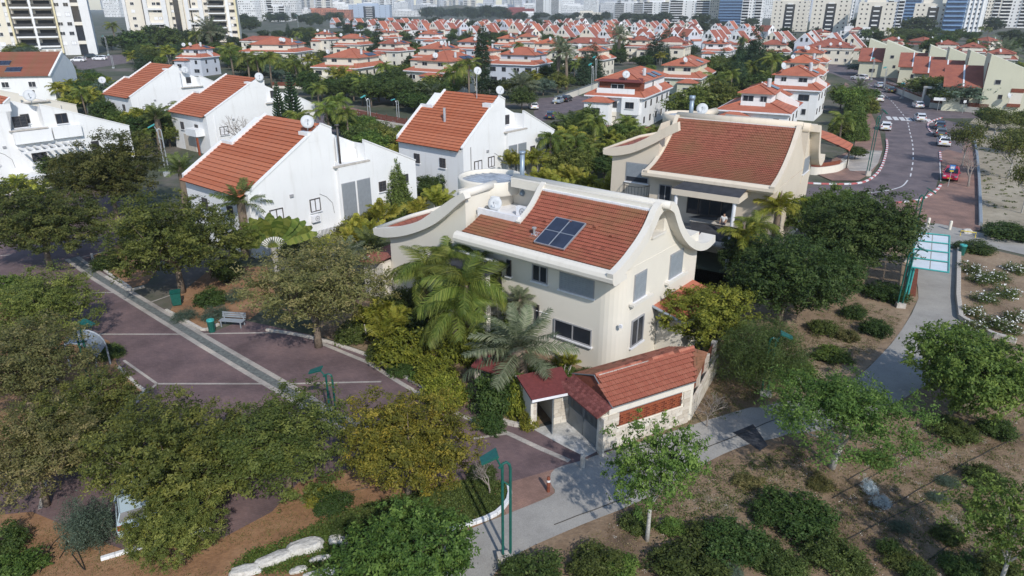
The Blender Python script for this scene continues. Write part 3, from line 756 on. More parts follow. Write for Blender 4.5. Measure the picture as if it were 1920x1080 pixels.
sheet('path_branch', [(1735, 425), (1720, 418), (1760, 420), (1830, 435), (1920, 455), (2050, 485), (2050, 510), (1920, 478), (1850, 462), (1800, 456), (1790, 432)], .030, M['path'])
sheet('bed_soil', [(174, 480), (200, 505), (244, 540), (276, 532), (300, 500), (270, 470), (230, 455)], .020, M['orange'])
sheet('bed_soil', [(318, 584), (383, 619), (418, 603), (470, 598), (520, 560), (500, 500), (400, 500), (340, 550)], .020, M['orange'])
sheet('bed_soil', [(-400, 700), (0, 560), (205, 640), (222, 690), (264, 728), (266, 740), (200, 790), (130, 850), (-200, 860)], .020, M['orange'])
sheet('garden_soil', [(600, 630), (690, 661), (745, 697), (800, 727), (900, 775), (1000, 800), (1060, 780), (1120, 700), (900, 600), (700, 540), (560, 560)], .020, M['dirt'])
# drive in front of the garage
sheet('drive_apron', [(1000, 806), (1068, 786), (1122, 846), (1098, 858), (1058, 838)], .034, M['concrete'])
# right road
ROAD_L = [(1525, 330), (1560, 345), (1610, 345), (1640, 330), (1655, 310), (1662, 280), (1660, 250), (1645, 215), (1635, 190), (1615, 165), (1590, 150), (1560, 138), (1500, 128)]
ROAD_R = [(1560, 118), (1610, 128), (1650, 142), (1690, 162), (1728, 185), (1760, 196), (1850, 205), (1990, 215), (1990, 228), (1840, 222), (1762, 222), (1742, 235), (1745, 262), (1765, 285), (1762, 325), (1755, 352), (1720, 375), (1672, 382)]
sheet('road', [(1500, 360), (1520, 352)] + ROAD_L[1:] + ROAD_R + [(1640, 420), (1520, 400)], .014, M['road'])
sheet('road_end_paving', [(1672, 382), (1720, 375), (1755, 352), (1800, 330), (1800, 300), (1815, 235), (1835, 300), (1838, 432), (1790, 436), (1735, 425), (1712, 418), (1660, 400)], .022, M['redpave'])
sheet('pavement', [(1500, 330), (1525, 325), (1560, 340), (1610, 340), (1635, 325), (1648, 305), (1655, 280), (1650, 250), (1637, 220), (1620, 190), (1600, 165), (1585, 155), (1580, 165), (1600, 190), (1612, 230), (1600, 280), (1560, 300), (1510, 305)], .10, M['redpave'])
sheet('pavement_slabs', [(1576, 300), (1600, 282), (1654, 284), (1646, 308), (1632, 322), (1594, 322)], .106, M['strip'])
sheet('far_pavement', [(1650, 140), (1690, 160), (1728, 183), (1762, 194), (1850, 203), (1990, 213), (1990, 206), (1850, 195), (1770, 185), (1700, 152), (1660, 136)], .10, M['redpave'])
sheet('park_pavement', [(1765, 285), (1775, 280), (1812, 290), (1815, 350), (1800, 352), (1800, 322), (1790, 318), (1766, 330)], .03, M['redpave'])
sheet('parking_bay', [(1742, 236), (1760, 222), (1818, 236), (1814, 292), (1775, 282), (1764, 287), (1744, 262)], .012, M['road'])
# road behind the white houses and the street further right
sheet('back_road', [(470, 262), (560, 262), (640, 250), (665, 252), (740, 252), (770, 262), (780, 240), (700, 222), (640, 206), (540, 195)], .014, M['road'])
sheet('back_pavement', [(640, 204), (700, 220), (790, 240), (792, 232), (700, 212), (640, 198)], .10, M['redpave'])
sheet('side_street', [(1000, 212), (1010, 185), (1080, 178), (1110, 185), (1090, 205), (1050, 215), (1030, 225), (1010, 228)], .014, M['road'])
sheet('car_park', [(-80, 128), (100, 122), (160, 105), (235, 102), (240, 118), (150, 132), (90, 140), (-80, 150)], .012, M['road'])
sheet('left_street', [(-600, 340), (-100, 400), (0, 408), (120, 405), (235, 432), (250, 385), (180, 345), (60, 320), (-400, 260)], .014, M['pave'])
# markings
mk = MB()
cl = resample(smooth_line([G(*p) for p in [(1707, 331), (1712, 300), (1711, 270), (1706, 248), (1700, 225), (1685, 205), (1670, 188), (1655, 175), (1638, 163), (1615, 150)]], 8), 2.0)
for i in range(0, len(cl) - 1, 2):
    ribbon(mk, [cl[i], cl[i + 1]], .16, .020)
mk.build('centre_line', M['line'], kind='structure')
mk = MB(); ribbon(mk, smooth_line([G(*p) for p in [(1625, 362), (1660, 358), (1690, 350), (1702, 338)]], 6), .16, .020)
ribbon(mk, [G(1762, 300), G(1764, 340)], .12, .020)
mk.build('edge_line', M['line'], kind='structure')
a, b = G(1660, 221), G(1748, 227); root = empty('zebra_crossing', a); tag(root, kind='structure')
nn = 7
for i in range(nn):
    mk = MB(); c = (b - a) * ((i + .5) / nn); mk.add([(c.x - .45 + .95, c.y + 2.2, .024), (c.x + .45 + .95, c.y + 2.2, .024), (c.x + .45 - .8, c.y - 2.2, .024), (c.x - .45 - .8, c.y - 2.2, .024)], [(0, 3, 2, 1)]); mk.build('crossing_stripe', M['line'], root)
# plaza strips
def strip_obj(name, px, w, z, mat):
    mb = MB(); ribbon(mb, [G(*p) for p in px], w, z); return mb.build(name, mat, kind='structure')
dr = [(135, 484), (180, 517), (300, 590), (390, 645), (470, 692), (540, 733), (620, 782), (700, 822)]
D = [G(*p) for p in dr]
mb = MB(); ribbon(mb, D, .32, .024, off=.42); mb.build('drain_border_strip', M['strip'], kind='structure')
mb = MB(); ribbon(mb, D, .32, .024, off=-.42); mb.build('drain_border_strip', M['strip'], kind='structure')
mb = MB(); ribbon(mb, D, .50, .022); mb.build('drain_channel', M['grate'], kind='structure')
for px in ([(150, 549), (222, 549)], [(185, 627), (355, 627), (395, 626)], [(395, 626), (520, 624)], [(232, 676), (294, 720)], [(294, 720), (420, 720), (540, 720)], [(545, 720), (715, 716)], [(294, 720), (262, 748), (235, 776)], [(155, 452), (210, 441)], [(0, 480), (20, 478)], [(280, 568), (325, 552)], [(135, 487), (205, 470)], [(865, 826), (955, 813)], [(75, 955), (85, 905)]):
    strip_obj('paving_strip', px, .16, .021, M['strip'])
strip_obj('paving_edge_strip', [(600, 643), (690, 680), (745, 715), (800, 747), (870, 782), (957, 815), (1010, 840), (1068, 865)], .3, .026, M['strip'])
# kerbs
kg = 'kerbs round the planting beds'
kerb_stones('kerb', [(172, 478), (182, 498), (240, 537), (246, 546)], .5, .18, .14, [M['kerb']], 'pale rounded kerb at the tip of the bed beside the drain channel', group=kg)
kerb_stones('kerb', [(200, 520), (245, 546), (276, 537)], .5, .18, .14, [M['kerb']], 'rough pale stone kerb by the red paved nook', group=kg, smooth=0)
kerb_stones('kerb', [(312, 583), (383, 622), (418, 606)], .5, .2, .16, [M['kerb']], 'pale kerb corner beside the green litter bin', group=kg, smooth=0)
kerb_stones('kerb', [(500, 620), (590, 636), (690, 668), (745, 700), (800, 730), (855, 752)], .5, .2, .16, [M['kerb']], 'long pale kerb below the palm garden of the nearest house', group=kg)
kerb_stones('kerb', [(885, 762), (910, 778), (960, 798), (1002, 802)], .5, .22, .22, [M['kerb']], 'pale kerb at the foot of the dark hedge by the walk in gate', group=kg)
kerb_stones('kerb', [(828, 1000), (880, 985), (930, 965), (955, 935), (952, 905)], .5, .2, .16, [M['kerbwhite']], 'white painted kerb curving round the lawn tip by the tall green lamp', group=kg)
kerb_stones('kerb', [(222, 690), (262, 728), (268, 740), (200, 790), (130, 850)], .5, .18, .14, [M['kerb']], 'pale kerb round the bed of dense olive trees at left', group=kg, smooth=2)
kerb_stones('kerb', [(190, 1050), (240, 1035), (420, 985)], .5, .18, .14, [M['kerbwhite']], 'white kerb below the parking bays at bottom left', group=kg, smooth=0)
kerb_stones('kerb', [(1797, 470), (1795, 560), (1800, 600), (1860, 632), (1925, 650)], .6, .3, .35, [M['kerb']], 'low cream wall kerb round the white rose bed', group=kg, smooth=0)
rw = 'red and white painted road kerbs'
kerb_stones('kerb', [(1510, 344), (1560, 346), (1612, 344), (1640, 330), (1655, 308), (1663, 278), (1662, 262)], .9, .3, .16, [M['kerbred'], M['kerbwhite']], 'red and white kerb curving round the slabbed corner pavement', group=rw)
kerb_stones('kerb', [(1640, 208), (1622, 180), (1612, 165)], 1.0, .3, .14, [M['kerbred'], M['kerbwhite']], 'red and white kerb left of the road past the crossing', group=rw)
kerb_stones('kerb', [(1766, 221), (1742, 230), (1741, 242), (1748, 250)], .9, .3, .14, [M['kerbred'], M['kerbwhite']], 'red and white kerb at the islet by the three parked cars', group=rw)
kerb_stones('kerb', [(1762, 285), (1764, 304)], .9, .3, .14, [M['kerbred'], M['kerbwhite']], 'short red and white kerb above the red car', group=rw)
kerb_stones('kerb', [(1764, 346), (1755, 358), (1725, 375), (1675, 381)], .9, .3, .12, [M['kerbred'], M['kerbwhite']], 'red and white kerb across the end of the road below the red car', group=rw)
kerb_stones('kerb', [(1755, 191), (1800, 199), (1850, 204), (1990, 214)], 1.4, .35, .14, [M['kerbwhite'], M['kerbred']], 'red and white kerb along the far side of the side turning', group=rw)
kerb_stones('kerb', [(1690, 163), (1712, 177), (1735, 190)], 1.0, .3, .14, [M['kerb'], M['kerb']], 'faded grey kerb beneath the parked white saloon', group=rw)
kerb_stones('kerb', [(645, 206), (700, 219), (760, 234)], 1.2, .3, .14, [M['kerbred'], M['kerbwhite']], 'red and white kerb on the far side of the back road', group=rw)
# low wall along the sandy verge
kerb_stones('verge_edging', [(1812, 236), (1826, 262), (1832, 300), (1836, 360), (1838, 425)], 1.6, .3, .35, [M['shutter']], 'grey concrete edging between brick pavement and sandy verge', cat='edging')
# boulders
rb = random.Random(3)
def boulder(px, w, d, h, label, grp, mat='rock', rz=0):
    import bmesh
    bm = bmesh.new(); bmesh.ops.create_icosphere(bm, subdivisions=3, radius=1)
    sd = rb.random() * 50
    from mathutils import noise
    for v in bm.verts:
        c = v.co.copy(); mx = max(abs(c.x), abs(c.y), abs(c.z)); c = c.lerp(c / mx, .55)
        c *= 1 + .16 * noise.noise(c * 1.3 + Vector((sd, 0, 0))) + .05 * noise.noise(c * 4 + Vector((sd, 0, 0)))
        v.co = Vector((c.x * w / 2, c.y * d / 2, c.z * h * .75 + h * .1))
    me = bpy.data.meshes.new('boulder'); bm.to_mesh(me); bm.free(); me.materials.append(M[mat])
    o = bpy.data.objects.new('boulder', me); COL.objects.link(o); o.location = G(*px); o.rotation_euler = (0, 0, rz); return tag(o, label, 'rock', grp)
bg_ = 'white boulders in the bottom bed'
boulder((572, 1030), 1.5, .7, .42, 'large cracked white boulder right of its neighbour in the bottom bed', bg_, rz=.35)
boulder((515, 1052), 1.5, .55, .36, 'long white boulder sloping down left in the bottom bed', bg_, rz=.55)
boulder((462, 1073), 1.3, .5, .3, 'low white boulder at the lower left end of the boulder row', bg_, rz=.3)
boulder((600, 1050), .8, .25, .2, 'thin white stone just below the large cracked boulder', bg_, rz=.3)
boulder((560, 1070), .7, .3, .15, 'small flat white stone in the flowering ground cover', bg_, rz=.4)
boulder((612, 1075), 1.7, .3, .2, 'white edging stone at the bottom beside the round bright bush', bg_, rz=.25)
boulder((635, 1015), .8, .5, .3, 'white stone half under the round bright bush', bg_, rz=.2)
boulder((1812, 437), .9, .6, .5, 'pale rock beside the yellow bar on the brick paving', None)
rnd = random.Random(77)
def ground_cover(name, polys, n, mat, size, hgt, label, seed=1, flower=False):
    """ground hugging leaves scattered in pixel-plan polygons"""
    rg = np.random.default_rng(seed); V = []; T = []
    for poly in polys:
        P = [G(*p) for p in poly]; xs = [p.x for p in P]; ys = [p.y for p in P]
        k = 0; tries = 0
        while k < n and tries < n * 20:
            tries += 1
            x, y = rg.uniform(min(xs), max(xs)), rg.uniform(min(ys), max(ys)); ins = False; j = len(P) - 1
            for i in range(len(P)):
                if (P[i].y > y) != (P[j].y > y) and x < (P[j].x - P[i].x) * (y - P[i].y) / (P[j].y - P[i].y) + P[i].x: ins = not ins
                j = i
            if not ins: continue
            k += 1; h = hgt * rg.uniform(.3, 1); tn = rg.uniform(.1, .9); cl_ = rg.uniform(.06, .16)
            for _ in range(14):
                c = np.array([x, y, h * .5]) + rg.normal(size=3) * [cl_, cl_, h * .25]; c[2] = abs(c[2])
                a = rg.normal(size=3); a /= np.linalg.norm(a); b = rg.normal(size=3); b -= (b @ a) * a; b /= np.linalg.norm(b)
                V += [c - a * size, c - b * size * .5, c + a * size, c + b * size * .5]; T.append(min(1, max(0, tn + rg.normal() * .15)))
    o = quadmesh(name, np.array(V), 4, M[mat], np.array(T)); return tag(o, label, 'ground cover', None, 'stuff')
ground_cover('grass', [[(560, 1000), (640, 960), (760, 930), (860, 905), (945, 905), (950, 930), (925, 962), (830, 995), (760, 1010)]], 2600, 'l_mid', .05, .14, 'short rough green grass in the kerbed lawn by the tall lamp', 3)
ground_cover('ground_cover', [[(430, 1075), (470, 1035), (560, 1005), (640, 985), (640, 1075)]], 900, 'l_green', .045, .2, 'low green ground cover round the white boulders', 4)
ground_cover('weeds', [[(1100, 1079), (1500, 980), (1640, 900), (1760, 860), (1900, 830), (1919, 1079)], [(1150, 940), (1300, 880), (1500, 830), (1540, 900), (1300, 1000)]], 500, 'l_mid', .04, .12, 'scattered low weeds on the brown park soil', 5)
ground_cover('weeds', [[(1330, 800), (1480, 740), (1480, 640), (1350, 680)], [(1500, 600), (1600, 560), (1690, 590), (1640, 660), (1560, 700)]], 160, 'l_mid', .04, .2, 'sparse weeds between path and garage wall', 6)
ground_cover('leaf_litter', [[(1010, 1075), (1130, 990), (1350, 900), (1560, 860), (1750, 780), (1919, 760), (1919, 1079), (1200, 1079)]], 1100, 'l_brown', .03, .03, 'dry fallen leaves strewn over the brown park soil', 7)
ground_cover('leaf_litter', [[(1130, 850), (1290, 800), (1400, 770), (1440, 740), (1340, 700), (1300, 780)]], 350, 'l_brown', .03, .03, 'dry fallen leaves between garage wall and path', 8)
ground_cover('leaf_litter', [[(380, 1040), (520, 950), (640, 900), (700, 930), (560, 1000)], [(60, 980), (240, 1045), (420, 1079), (60, 1079)]], 300, 'l_brown', .03, .03, 'dry fallen leaves on the orange soil under the olive trees', 9)
ground_cover('weeds', [[(1835, 240), (1960, 225), (2050, 300), (2050, 440), (1850, 400)]], 420, 'l_mid', .09, .22, 'scattered weeds on the sandy verge', 10)
ground_cover('dry_grass', [[(1130, 1000), (1340, 890), (1560, 850), (1740, 790), (1919, 760), (1919, 1079), (1200, 1079)], [(1480, 640), (1600, 570), (1690, 600), (1620, 680), (1500, 720)]], 900, 'straw', .035, .09, 'dry straw coloured grass tufts on the brown park soil', 12)
ground_cover('pebbles', [[(1130, 1000), (1340, 890), (1560, 850), (1740, 790), (1919, 760), (1919, 1079), (1200, 1079)], [(1835, 240), (1960, 225), (2050, 300), (2050, 440), (1850, 400)]], 260, 'rock', .03, .03, 'small pale stones on the park soil and verge', 13)
# drip pipes on the park soil
pg = 'irrigation pipes on the park soil'
lines = [((1235, 870), (1340, 835), (1470, 780)), ((1040, 985), (1200, 925), (1330, 880)), ((1560, 935), (1700, 860), (1870, 790)), ((1660, 955), (1790, 880), (1919, 815)), ((1480, 1079), (1640, 985), (1870, 880)), ((1590, 900), (1730, 830), (1830, 795)), ((1500, 870), (1640, 800), (1760, 765)), ((1700, 1079), (1800, 1010), (1919, 950))]
wh = ['nearest the garage wall under the young tree', 'along the edge of the grey path by the tall lamp', 'running past the silvery bush', 'above the lowest right tree', 'longest, crossing the soil at bottom right', 'behind the silvery bush', 'under the widest spreading tree', 'in the bottom right corner']
for ln, w_ in zip(lines, wh):
    mb = MB(); P = smooth_line([G(*p) for p in ln], 6)
    mb.tube([p + Vector((rnd.uniform(-.03, .03), rnd.uniform(-.03, .03), .035)) for p in P], .022, 4)
    mb.build('irrigation_pipe', M['plastic'], label='thin black drip pipe ' + w_, cat='pipe', group=pg)
for k, ln in enumerate([((75, 1075), (100, 1020), (130, 1000)), ((112, 1048), (125, 1025), (124, 1010)), ((135, 1040), (160, 1070), (140, 1020)), ((590, 930), (640, 925), (690, 915))]):
    mb = MB(); mb.tube([G(p[0], p[1]) + Vector((0, 0, .035)) for p in smooth_line([Vector((*p, 0)) for p in ln], 5)], .02, 4)
    mb.build('irrigation_pipe', M['plastic'], label=['curved black pipe at the far left on orange soil', 'short black pipe left of the upright blue green shrub', 'looped black pipe below the upright blue green shrub', 'black pipe on orange soil between olive and golden trees'][k], cat='pipe', group='irrigation pipes on orange soil')
# ---------------------------------------------------------------- shared building pieces
def onplane(f, u, v, X=None, Y=None):
    d = ray(u, v)
    if Y is not None: k = (Y + f.o[0] * f.b[0] + f.o[1] * f.b[1]) / (d[0] * f.b[0] + d[1] * f.b[1])
    else: k = (X + f.o[0] * f.a[0] + f.o[1] * f.a[1]) / (d[0] * f.a[0] + d[1] * f.a[1])
    return f.loc((d[0] * k, d[1] * k, CAMH + d[2] * k))
_wcache = {}
def window(parent, c, w, h, face, depth=.09, frame='frame', mull=1, pane='glass', bars=False, sill=True, shutter=0.0):
    """face: direction the window looks to, as an angle in the parent's frame; c centre on the wall"""
    key = (round(w, 2), round(h, 2), frame, mull, pane, bars, sill, round(shutter, 1), depth)
    if key not in _wcache:
        # local: x across, y outwards negative, z up
        mb = MB(); fw = min(.07, w * .09)
        mb.box(-w / 2, w / 2, -depth, .01, h / 2 - fw, h / 2); mb.box(-w / 2, w / 2, -depth, .01, -h / 2, -h / 2 + fw)
        mb.box(-w / 2, -w / 2 + fw, -depth, .01, -h / 2 + fw, h / 2 - fw); mb.box(w / 2 - fw, w / 2, -depth, .01, -h / 2 + fw, h / 2 - fw)
        for i in range(mull): 
            x = -w / 2 + w * (i + 1) / (mull + 1); mb.box(x - fw / 2, x + fw / 2, -depth * .9, .0, -h / 2 + fw, h / 2 - fw)
        if sill: mb.box(-w / 2 - .08, w / 2 + .08, -depth - .08, 0, -h / 2 - .09, -h / 2 - .003, 1)
        if bars:
            n = max(4, int(w / .13))
            for i in range(1, n): x = -w / 2 + w * i / n; mb.box(x - .014, x + .014, -depth - .05, -depth - .022, -h / 2, h / 2, 2)
            for zz in (-h * .3, 0, h * .3): mb.box(-w / 2, w / 2, -depth - .02, -depth - .002, zz - .012, zz + .012, 2)
        a = mb.build('window', [M[frame], M['flash'], M['bars']])
        p = MB(); p.box(-w / 2 + fw, w / 2 - fw, -.035, -.005, -h / 2 + fw, h / 2 - fw); 
        b = p.build('pane', M[pane])
        s = None
        if shutter > 0:
            q = MB(); hh = (h - 2 * fw) * shutter; n = max(2, int(hh / .12))
            for i in range(n):
                z1 = h / 2 - fw - hh * i / n; q.box(-w / 2 + fw, w / 2 - fw, -.07, -.038, z1 - hh / n + .012, z1)
            s = q.build('shutter', M['shutter']); sd = s.data; bpy.data.objects.remove(s); s = sd
        _wcache[key] = (a.data, b.data, s); bpy.data.objects.remove(a); bpy.data.objects.remove(b)
    A, B, S = _wcache[key]
    o = bpy.data.objects.new('window', A); COL.objects.link(o); o.parent = parent; o.location = c; o.rotation_euler = (0, 0, face + math.pi / 2)
    for nm, dt in (('pane', B), ('shutter', S)):
        if dt:
            q = bpy.data.objects.new(nm, dt); COL.objects.link(q); q.parent = o
    return o
def win_rect(parent, f, tl, br, Y=None, X=None, **kw):
    p, q = onplane(f, *tl, X=X, Y=Y), onplane(f, *br, X=X, Y=Y)
    if Y is not None: w = abs(q.x - p.x); face = -math.pi / 2; c = ((p.x + q.x) / 2, Y, (p.z + q.z) / 2)
    else: w = abs(q.y - p.y); face = 0.0; c = (X, (p.y + q.y) / 2, (p.z + q.z) / 2)
    return window(parent, c, w, abs(p.z - q.z), face, **kw)
def make_dish():
    root = empty('satellite_dish', (0, 0, -500)); mb = MB()
    mb.lathe([(.02, .0), (.2, .02), (.38, .07), (.5, .14), (.5, .155), (.2, .045), (.02, .02)], 24); d = mb.build('reflector', M['dish'], root, smooth=True)
    d.location = (0, -.15, .75); d.rotation_euler = (math.radians(68), 0, 0)
    a = MB(); a.tube([(0, -.2, .4), (0, -.75, .95)], .02, 5); a.tube([(0, -.75, .95), (0, -.66, 1.0)], .05, 6)
    a.build('feed_arm', M['alu'], root)
    s = MB(); s.tube([(0, 0, 0), (0, 0, .75), (0, -.12, .75)], .035, 6); s.build('mast', M['alu'], root)
    return root
DISH = make_dish()
def dish(p, d, label, rz=0.0, grp='satellite dishes'):
    o = dup(DISH, p, rz, label, grp, (d, d, d)); o["category"] = 'satellite dish'; return o
def make_ac():
    root = empty('air_conditioner', (0, 0, -500)); mb = MB(); mb.box(-.42, .42, -.3, 0, 0, .6); mb.build('casing', M['flash'], root)
    g = MB(); g.lathe([(.24, 0), (.24, .02), (.2, .02), (.2, 0)], 20); g.lathe([(.06, .0), (.06, .025), (.01, .025)], 10)
    for k in range(8): q = k * math.pi / 4; g.tube([(.05 * math.cos(q), .05 * math.sin(q), .02), (.22 * math.cos(q), .22 * math.sin(q), .02)], .008, 4)
    o = g.build('fan_grille', M['frame'], root); o.rotation_euler = (math.pi / 2, 0, 0); o.location = (.1, -.3, .3)
    return root
AC = make_ac()
def ac(p, rz, label): o = dup(AC, p, rz, label, 'air conditioner units'); o["category"] = 'air conditioner'; return o
# roof tiles -----------------------------------------------------------------
_tile = {}
def tile_verts(w, l, o, ax, ay, az, h=.045):
    """one double roll tile: o front left corner, ax across, ay up the slope, az normal"""
    prof = [(0, .0), (.16, h), (.34, h * .2), (.5, h * .05), (.66, h), (.86, h * .2), (1, .0)]
    vs = []
    for (t, z) in prof: vs.append(o + ax * (t * w) + az * (z + .05))
    for (t, z) in prof: vs.append(o + ax * (t * w) + ay * l * 1.06 + az * z)
    for (t, z) in prof: vs.append(o + ax * (t * w) + az * (z - .03))
    fs = [(i, i + 1, 8 + i, 7 + i) for i in range(6)] + [(14 + i, 15 + i, i + 1, i) for i in range(6)]
    return vs, fs
def face_tones(t): return [t, t, t * .55, t, t, t * .45] + [.02] * 6      # valleys and front butt faces of each tile get a darker tone
def tiled_slope(parent, prof, x0, x1, tw, tl, mat, rnd, keep=lambda x, s, y, z: True, parts=0, lift=.03, name='roof_tiles'):
    """tiles over a curved slope given as (y, z) points from eave to ridge; tiles run along x"""
    P = [Vector((0, y, z)) for y, z in prof]; segs = [(b - a).length for a, b in zip(P, P[1:])]; tot = sum(segs)
    nr = int(tot / tl + .5); tl = tot / nr; ncx = int((x1 - x0) / tw + .5); tw = (x1 - x0) / ncx
    def at(s):
        for a, b, L in zip(P, P[1:], segs):
            if s <= L + 1e-6: return a.lerp(b, s / L), (b - a).normalized()
            s -= L
        return P[-1], (P[-1] - P[-2]).normalized()
    mb = MB(); made = 0; cells = []
    for r in range(nr):
        p, _ = at(r * tl); q, _ = at(min(tot, (r + 1) * tl)); d = (q - p).normalized(); az = Vector((1, 0, 0)).cross(d)
        for c in range(ncx):
            x = x0 + c * tw
            if keep(x + tw / 2, r, (p.y + q.y) / 2, (p.z + q.z) / 2): cells.append((r, c, x, p, d, az))
    for (r, c, x, p, d, az) in cells:
        t = min(1, max(.2, rnd.gauss(.5, .11)))
        o = Vector((x, p.y, p.z)) + az * (lift + rnd.uniform(-.004, .004))
        if made < parts:
            k = min(3, int(t * 4)); key = (round(tw, 3), round(tl, 3), mat, k)
            if key not in _tile:
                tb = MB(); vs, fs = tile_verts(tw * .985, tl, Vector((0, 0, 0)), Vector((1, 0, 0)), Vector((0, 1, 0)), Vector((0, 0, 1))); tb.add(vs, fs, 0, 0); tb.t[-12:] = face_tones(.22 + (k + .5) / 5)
                ob = tb.build('roof_tile', M[mat]); _tile[key] = ob.data; bpy.data.objects.remove(ob)
            ob = bpy.data.objects.new('roof_tile', _tile[key]); COL.objects.link(ob); ob.parent = parent
            mt = Matrix(((1, 0, 0), (0, d.y, az.y), (0, d.z, az.z))).to_4x4(); mt.translation = o; ob.matrix_local = mt; made += 1
        else:
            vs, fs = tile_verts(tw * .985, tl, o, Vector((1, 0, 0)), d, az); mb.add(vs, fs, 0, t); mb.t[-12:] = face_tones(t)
    if mb.f: mb.build(name, M[mat], parent, kind='stuff')
    return nr, ncx
def offset_curve(pts, d):
    out = []
    for i, p in enumerate(pts):
        a = Vector(pts[max(i - 1, 0)]); b = Vector(pts[min(i + 1, len(pts) - 1)]); t = (b - a).normalized(); n = Vector((-t.y, t.x))
        out.append((p[0] + n.x * d, p[1] + n.y * d))
    return out
def sm2(pts, n=5): return [(p.x, p.y) for p in smooth_line([Vector((a, b, 0)) for a, b in pts], n)]
rt = random.Random(5)
# ---------------------------------------------------------------- the nearest house
HF = Frame(6.048, 34.848, -39)
H = empty('villa', HF.w(0, 0, 0), HF.ang)
tag(H, 'nearest cream villa with curved upswept roof edges, red tiles and a round roof tank', 'house')
mb = MB()
prof = sm2([(-1.0, 7.0), (0.0, 7.33), (.7, 7.66), (1.4, 8.03), (2.1, 8.48), (2.6, 8.95), (2.98, 9.38)], 4)
# lower body with rounded front corner
cr = 1.3; pts = [(-11.55, 0.0)] + [(-cr + cr * math.sin(q), cr - cr * math.cos(q)) for q in [i * math.pi / 16 for i in range(9)]] + [(0, 9.6), (-11.55, 9.6)]
mb.prism(pts, 'z', -1.2, 6.62)
bk = sm2([(4.55, 9.5), (5.0, 8.9), (5.6, 8.1), (6.3, 7.45), (7.2, 6.8), (8.2, 6.3), (9.6, 5.9)], 4)
body = [(0.02, 6.6), (0.02, 7.2)] + [(y, z - .12) for y, z in prof if y > .1] + [(3.05, 9.3), (3.05, 7.8), (4.5, 7.8), (4.5, 9.2)] + [(y, z - .2) for y, z in bk[1:]] + [(9.58, 6.6)]
mb.prism(body, 'x', -7.9, -.02)
mb.prism([(.9, 6.6), (.9, 7.62), (9.4, 7.62), (9.4, 6.6)], 'x', -11.5, -7.92)
mb.box(-7.85, -1.6, 3.06, 4.49, 7.81, 9.3)
walls = mb.build('wall', M['creamlight'], H)
# roof tiles (front)
def keep(x, r, y, z): return x > -7.72 or y < .8
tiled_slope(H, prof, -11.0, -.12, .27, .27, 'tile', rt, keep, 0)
ub = MB(); vs = [(-11.0, y, z + .0) for y, z in prof] + [(-.1, y, z + .0) for y, z in prof]; n = len(prof)
ub.add(vs, [(i, i + 1, n + i + 1, n + i) for i in range(n - 1) if prof[i + 1][0] < .85]); 
vs = [(-7.9, y, z + .0) for y, z in prof] + [(-.1, y, z + .0) for y, z in prof]
ub.add(vs, [(i, i + 1, n + i + 1, n + i) for i in range(n - 1) if prof[i + 1][0] >= .85]); ub.build('roof_underlay', M['wood'], H)
# rolled eave beam and soffit
e = MB(); ep = [(-.92, 6.98), (-1.08, 7.06), (-1.26, 7.03), (-1.42, 6.9), (-1.5, 6.7), (-1.46, 6.48), (-1.34, 6.34), (-1.15, 6.28), (.01, 6.34), (.01, 6.6), (-.7, 6.85)]
e.prism(ep, 'x', -11.35, .26); e.build('eave', M['cap'], H, smooth=False)
# raked caps
def rake(x0, x1, prf, th, name, mat, lift=.17):
    top = offset_curve(prf, lift); bot = offset_curve(prf, lift - th)
    m = MB(); n = len(top); vs = []
    for x in (x0, x1):
        vs += [(x, y, z) for y, z in top] + [(x, y, z) for y, z in bot]
    fs = []
    for i in range(n - 1):
        fs += [(i, 2 * n + i, 2 * n + i + 1, i + 1), (n + i, n + i + 1, 3 * n + i + 1, 3 * n + i), (i, i + 1, n + i + 1, n + i), (2 * n + i, 3 * n + i, 3 * n + i + 1, 2 * n + i + 1)]
    fs += [(0, n, 3 * n, 2 * n), (n - 1, 3 * n - 1, 4 * n - 1, 2 * n - 1)]
    m.add(vs, fs); return m.build(name, M[mat], H_cur)
H_cur = H
rp = sm2([(-1.5, 6.88), (-.9, 7.02), (0.0, 7.33), (.7, 7.66), (1.4, 8.03), (2.1, 8.52), (2.6, 9.02), (3.0, 9.5), (3.5, 9.74)], 5)
rake(-.12, .27, rp, .66, 'verge_cap', 'cap')
rake(-8.05, -7.72, sm2([(.75, 7.7), (1.4, 8.03), (2.1, 8.5), (2.6, 8.97), (3.0, 9.4), (3.4, 9.7)], 4), .75, 'verge_cap', 'cap', .2)
# ridge parapet, flashing and rolled coping
r_ = MB(); r_.box(-10.4, -.1, 3.12, 3.45, 9.2, 9.76); r_.build('ridge_wall', M['creamlight'], H)
r_ = MB(); r_.box(-7.75, -.1, 2.93, 3.11, 9.36, 9.52); r_.build('flashing', M['flash'], H)
r_ = MB(); r_.tube([(-10.5, 3.62, 9.72), (.3, 3.62, 9.72), (.62, 3.75, 9.7)], .24, 14); r_.build('coping', M['cap'], H, smooth=True)
r_ = MB(); r_.box(-10.4, .28, 3.46, 4.6, 9.3, 9.62); r_.build('ridge_wall', M['creamlight'], H)
# back sweep
bp = sm2([(4.1, 9.86), (4.7, 9.5), (5.2, 8.85), (5.7, 8.2), (6.4, 7.5), (7.3, 6.85), (8.4, 6.3), (9.4, 6.05), (10.1, 6.05), (10.8, 6.2)], 6)
rake(-.35, .62, bp, .5, 'back_sweep', 'cap', 0.0)
b_ = MB(); q = offset_curve(bp, -.1); n = len(q); b_.add([(-10.4, y, z) for y, z in q] + [(-.36, y, z) for y, z in q], [(i, i + 1, n + i + 1, n + i) for i in range(n - 1)]); b_.build('back_roof', M['roof2'], H)
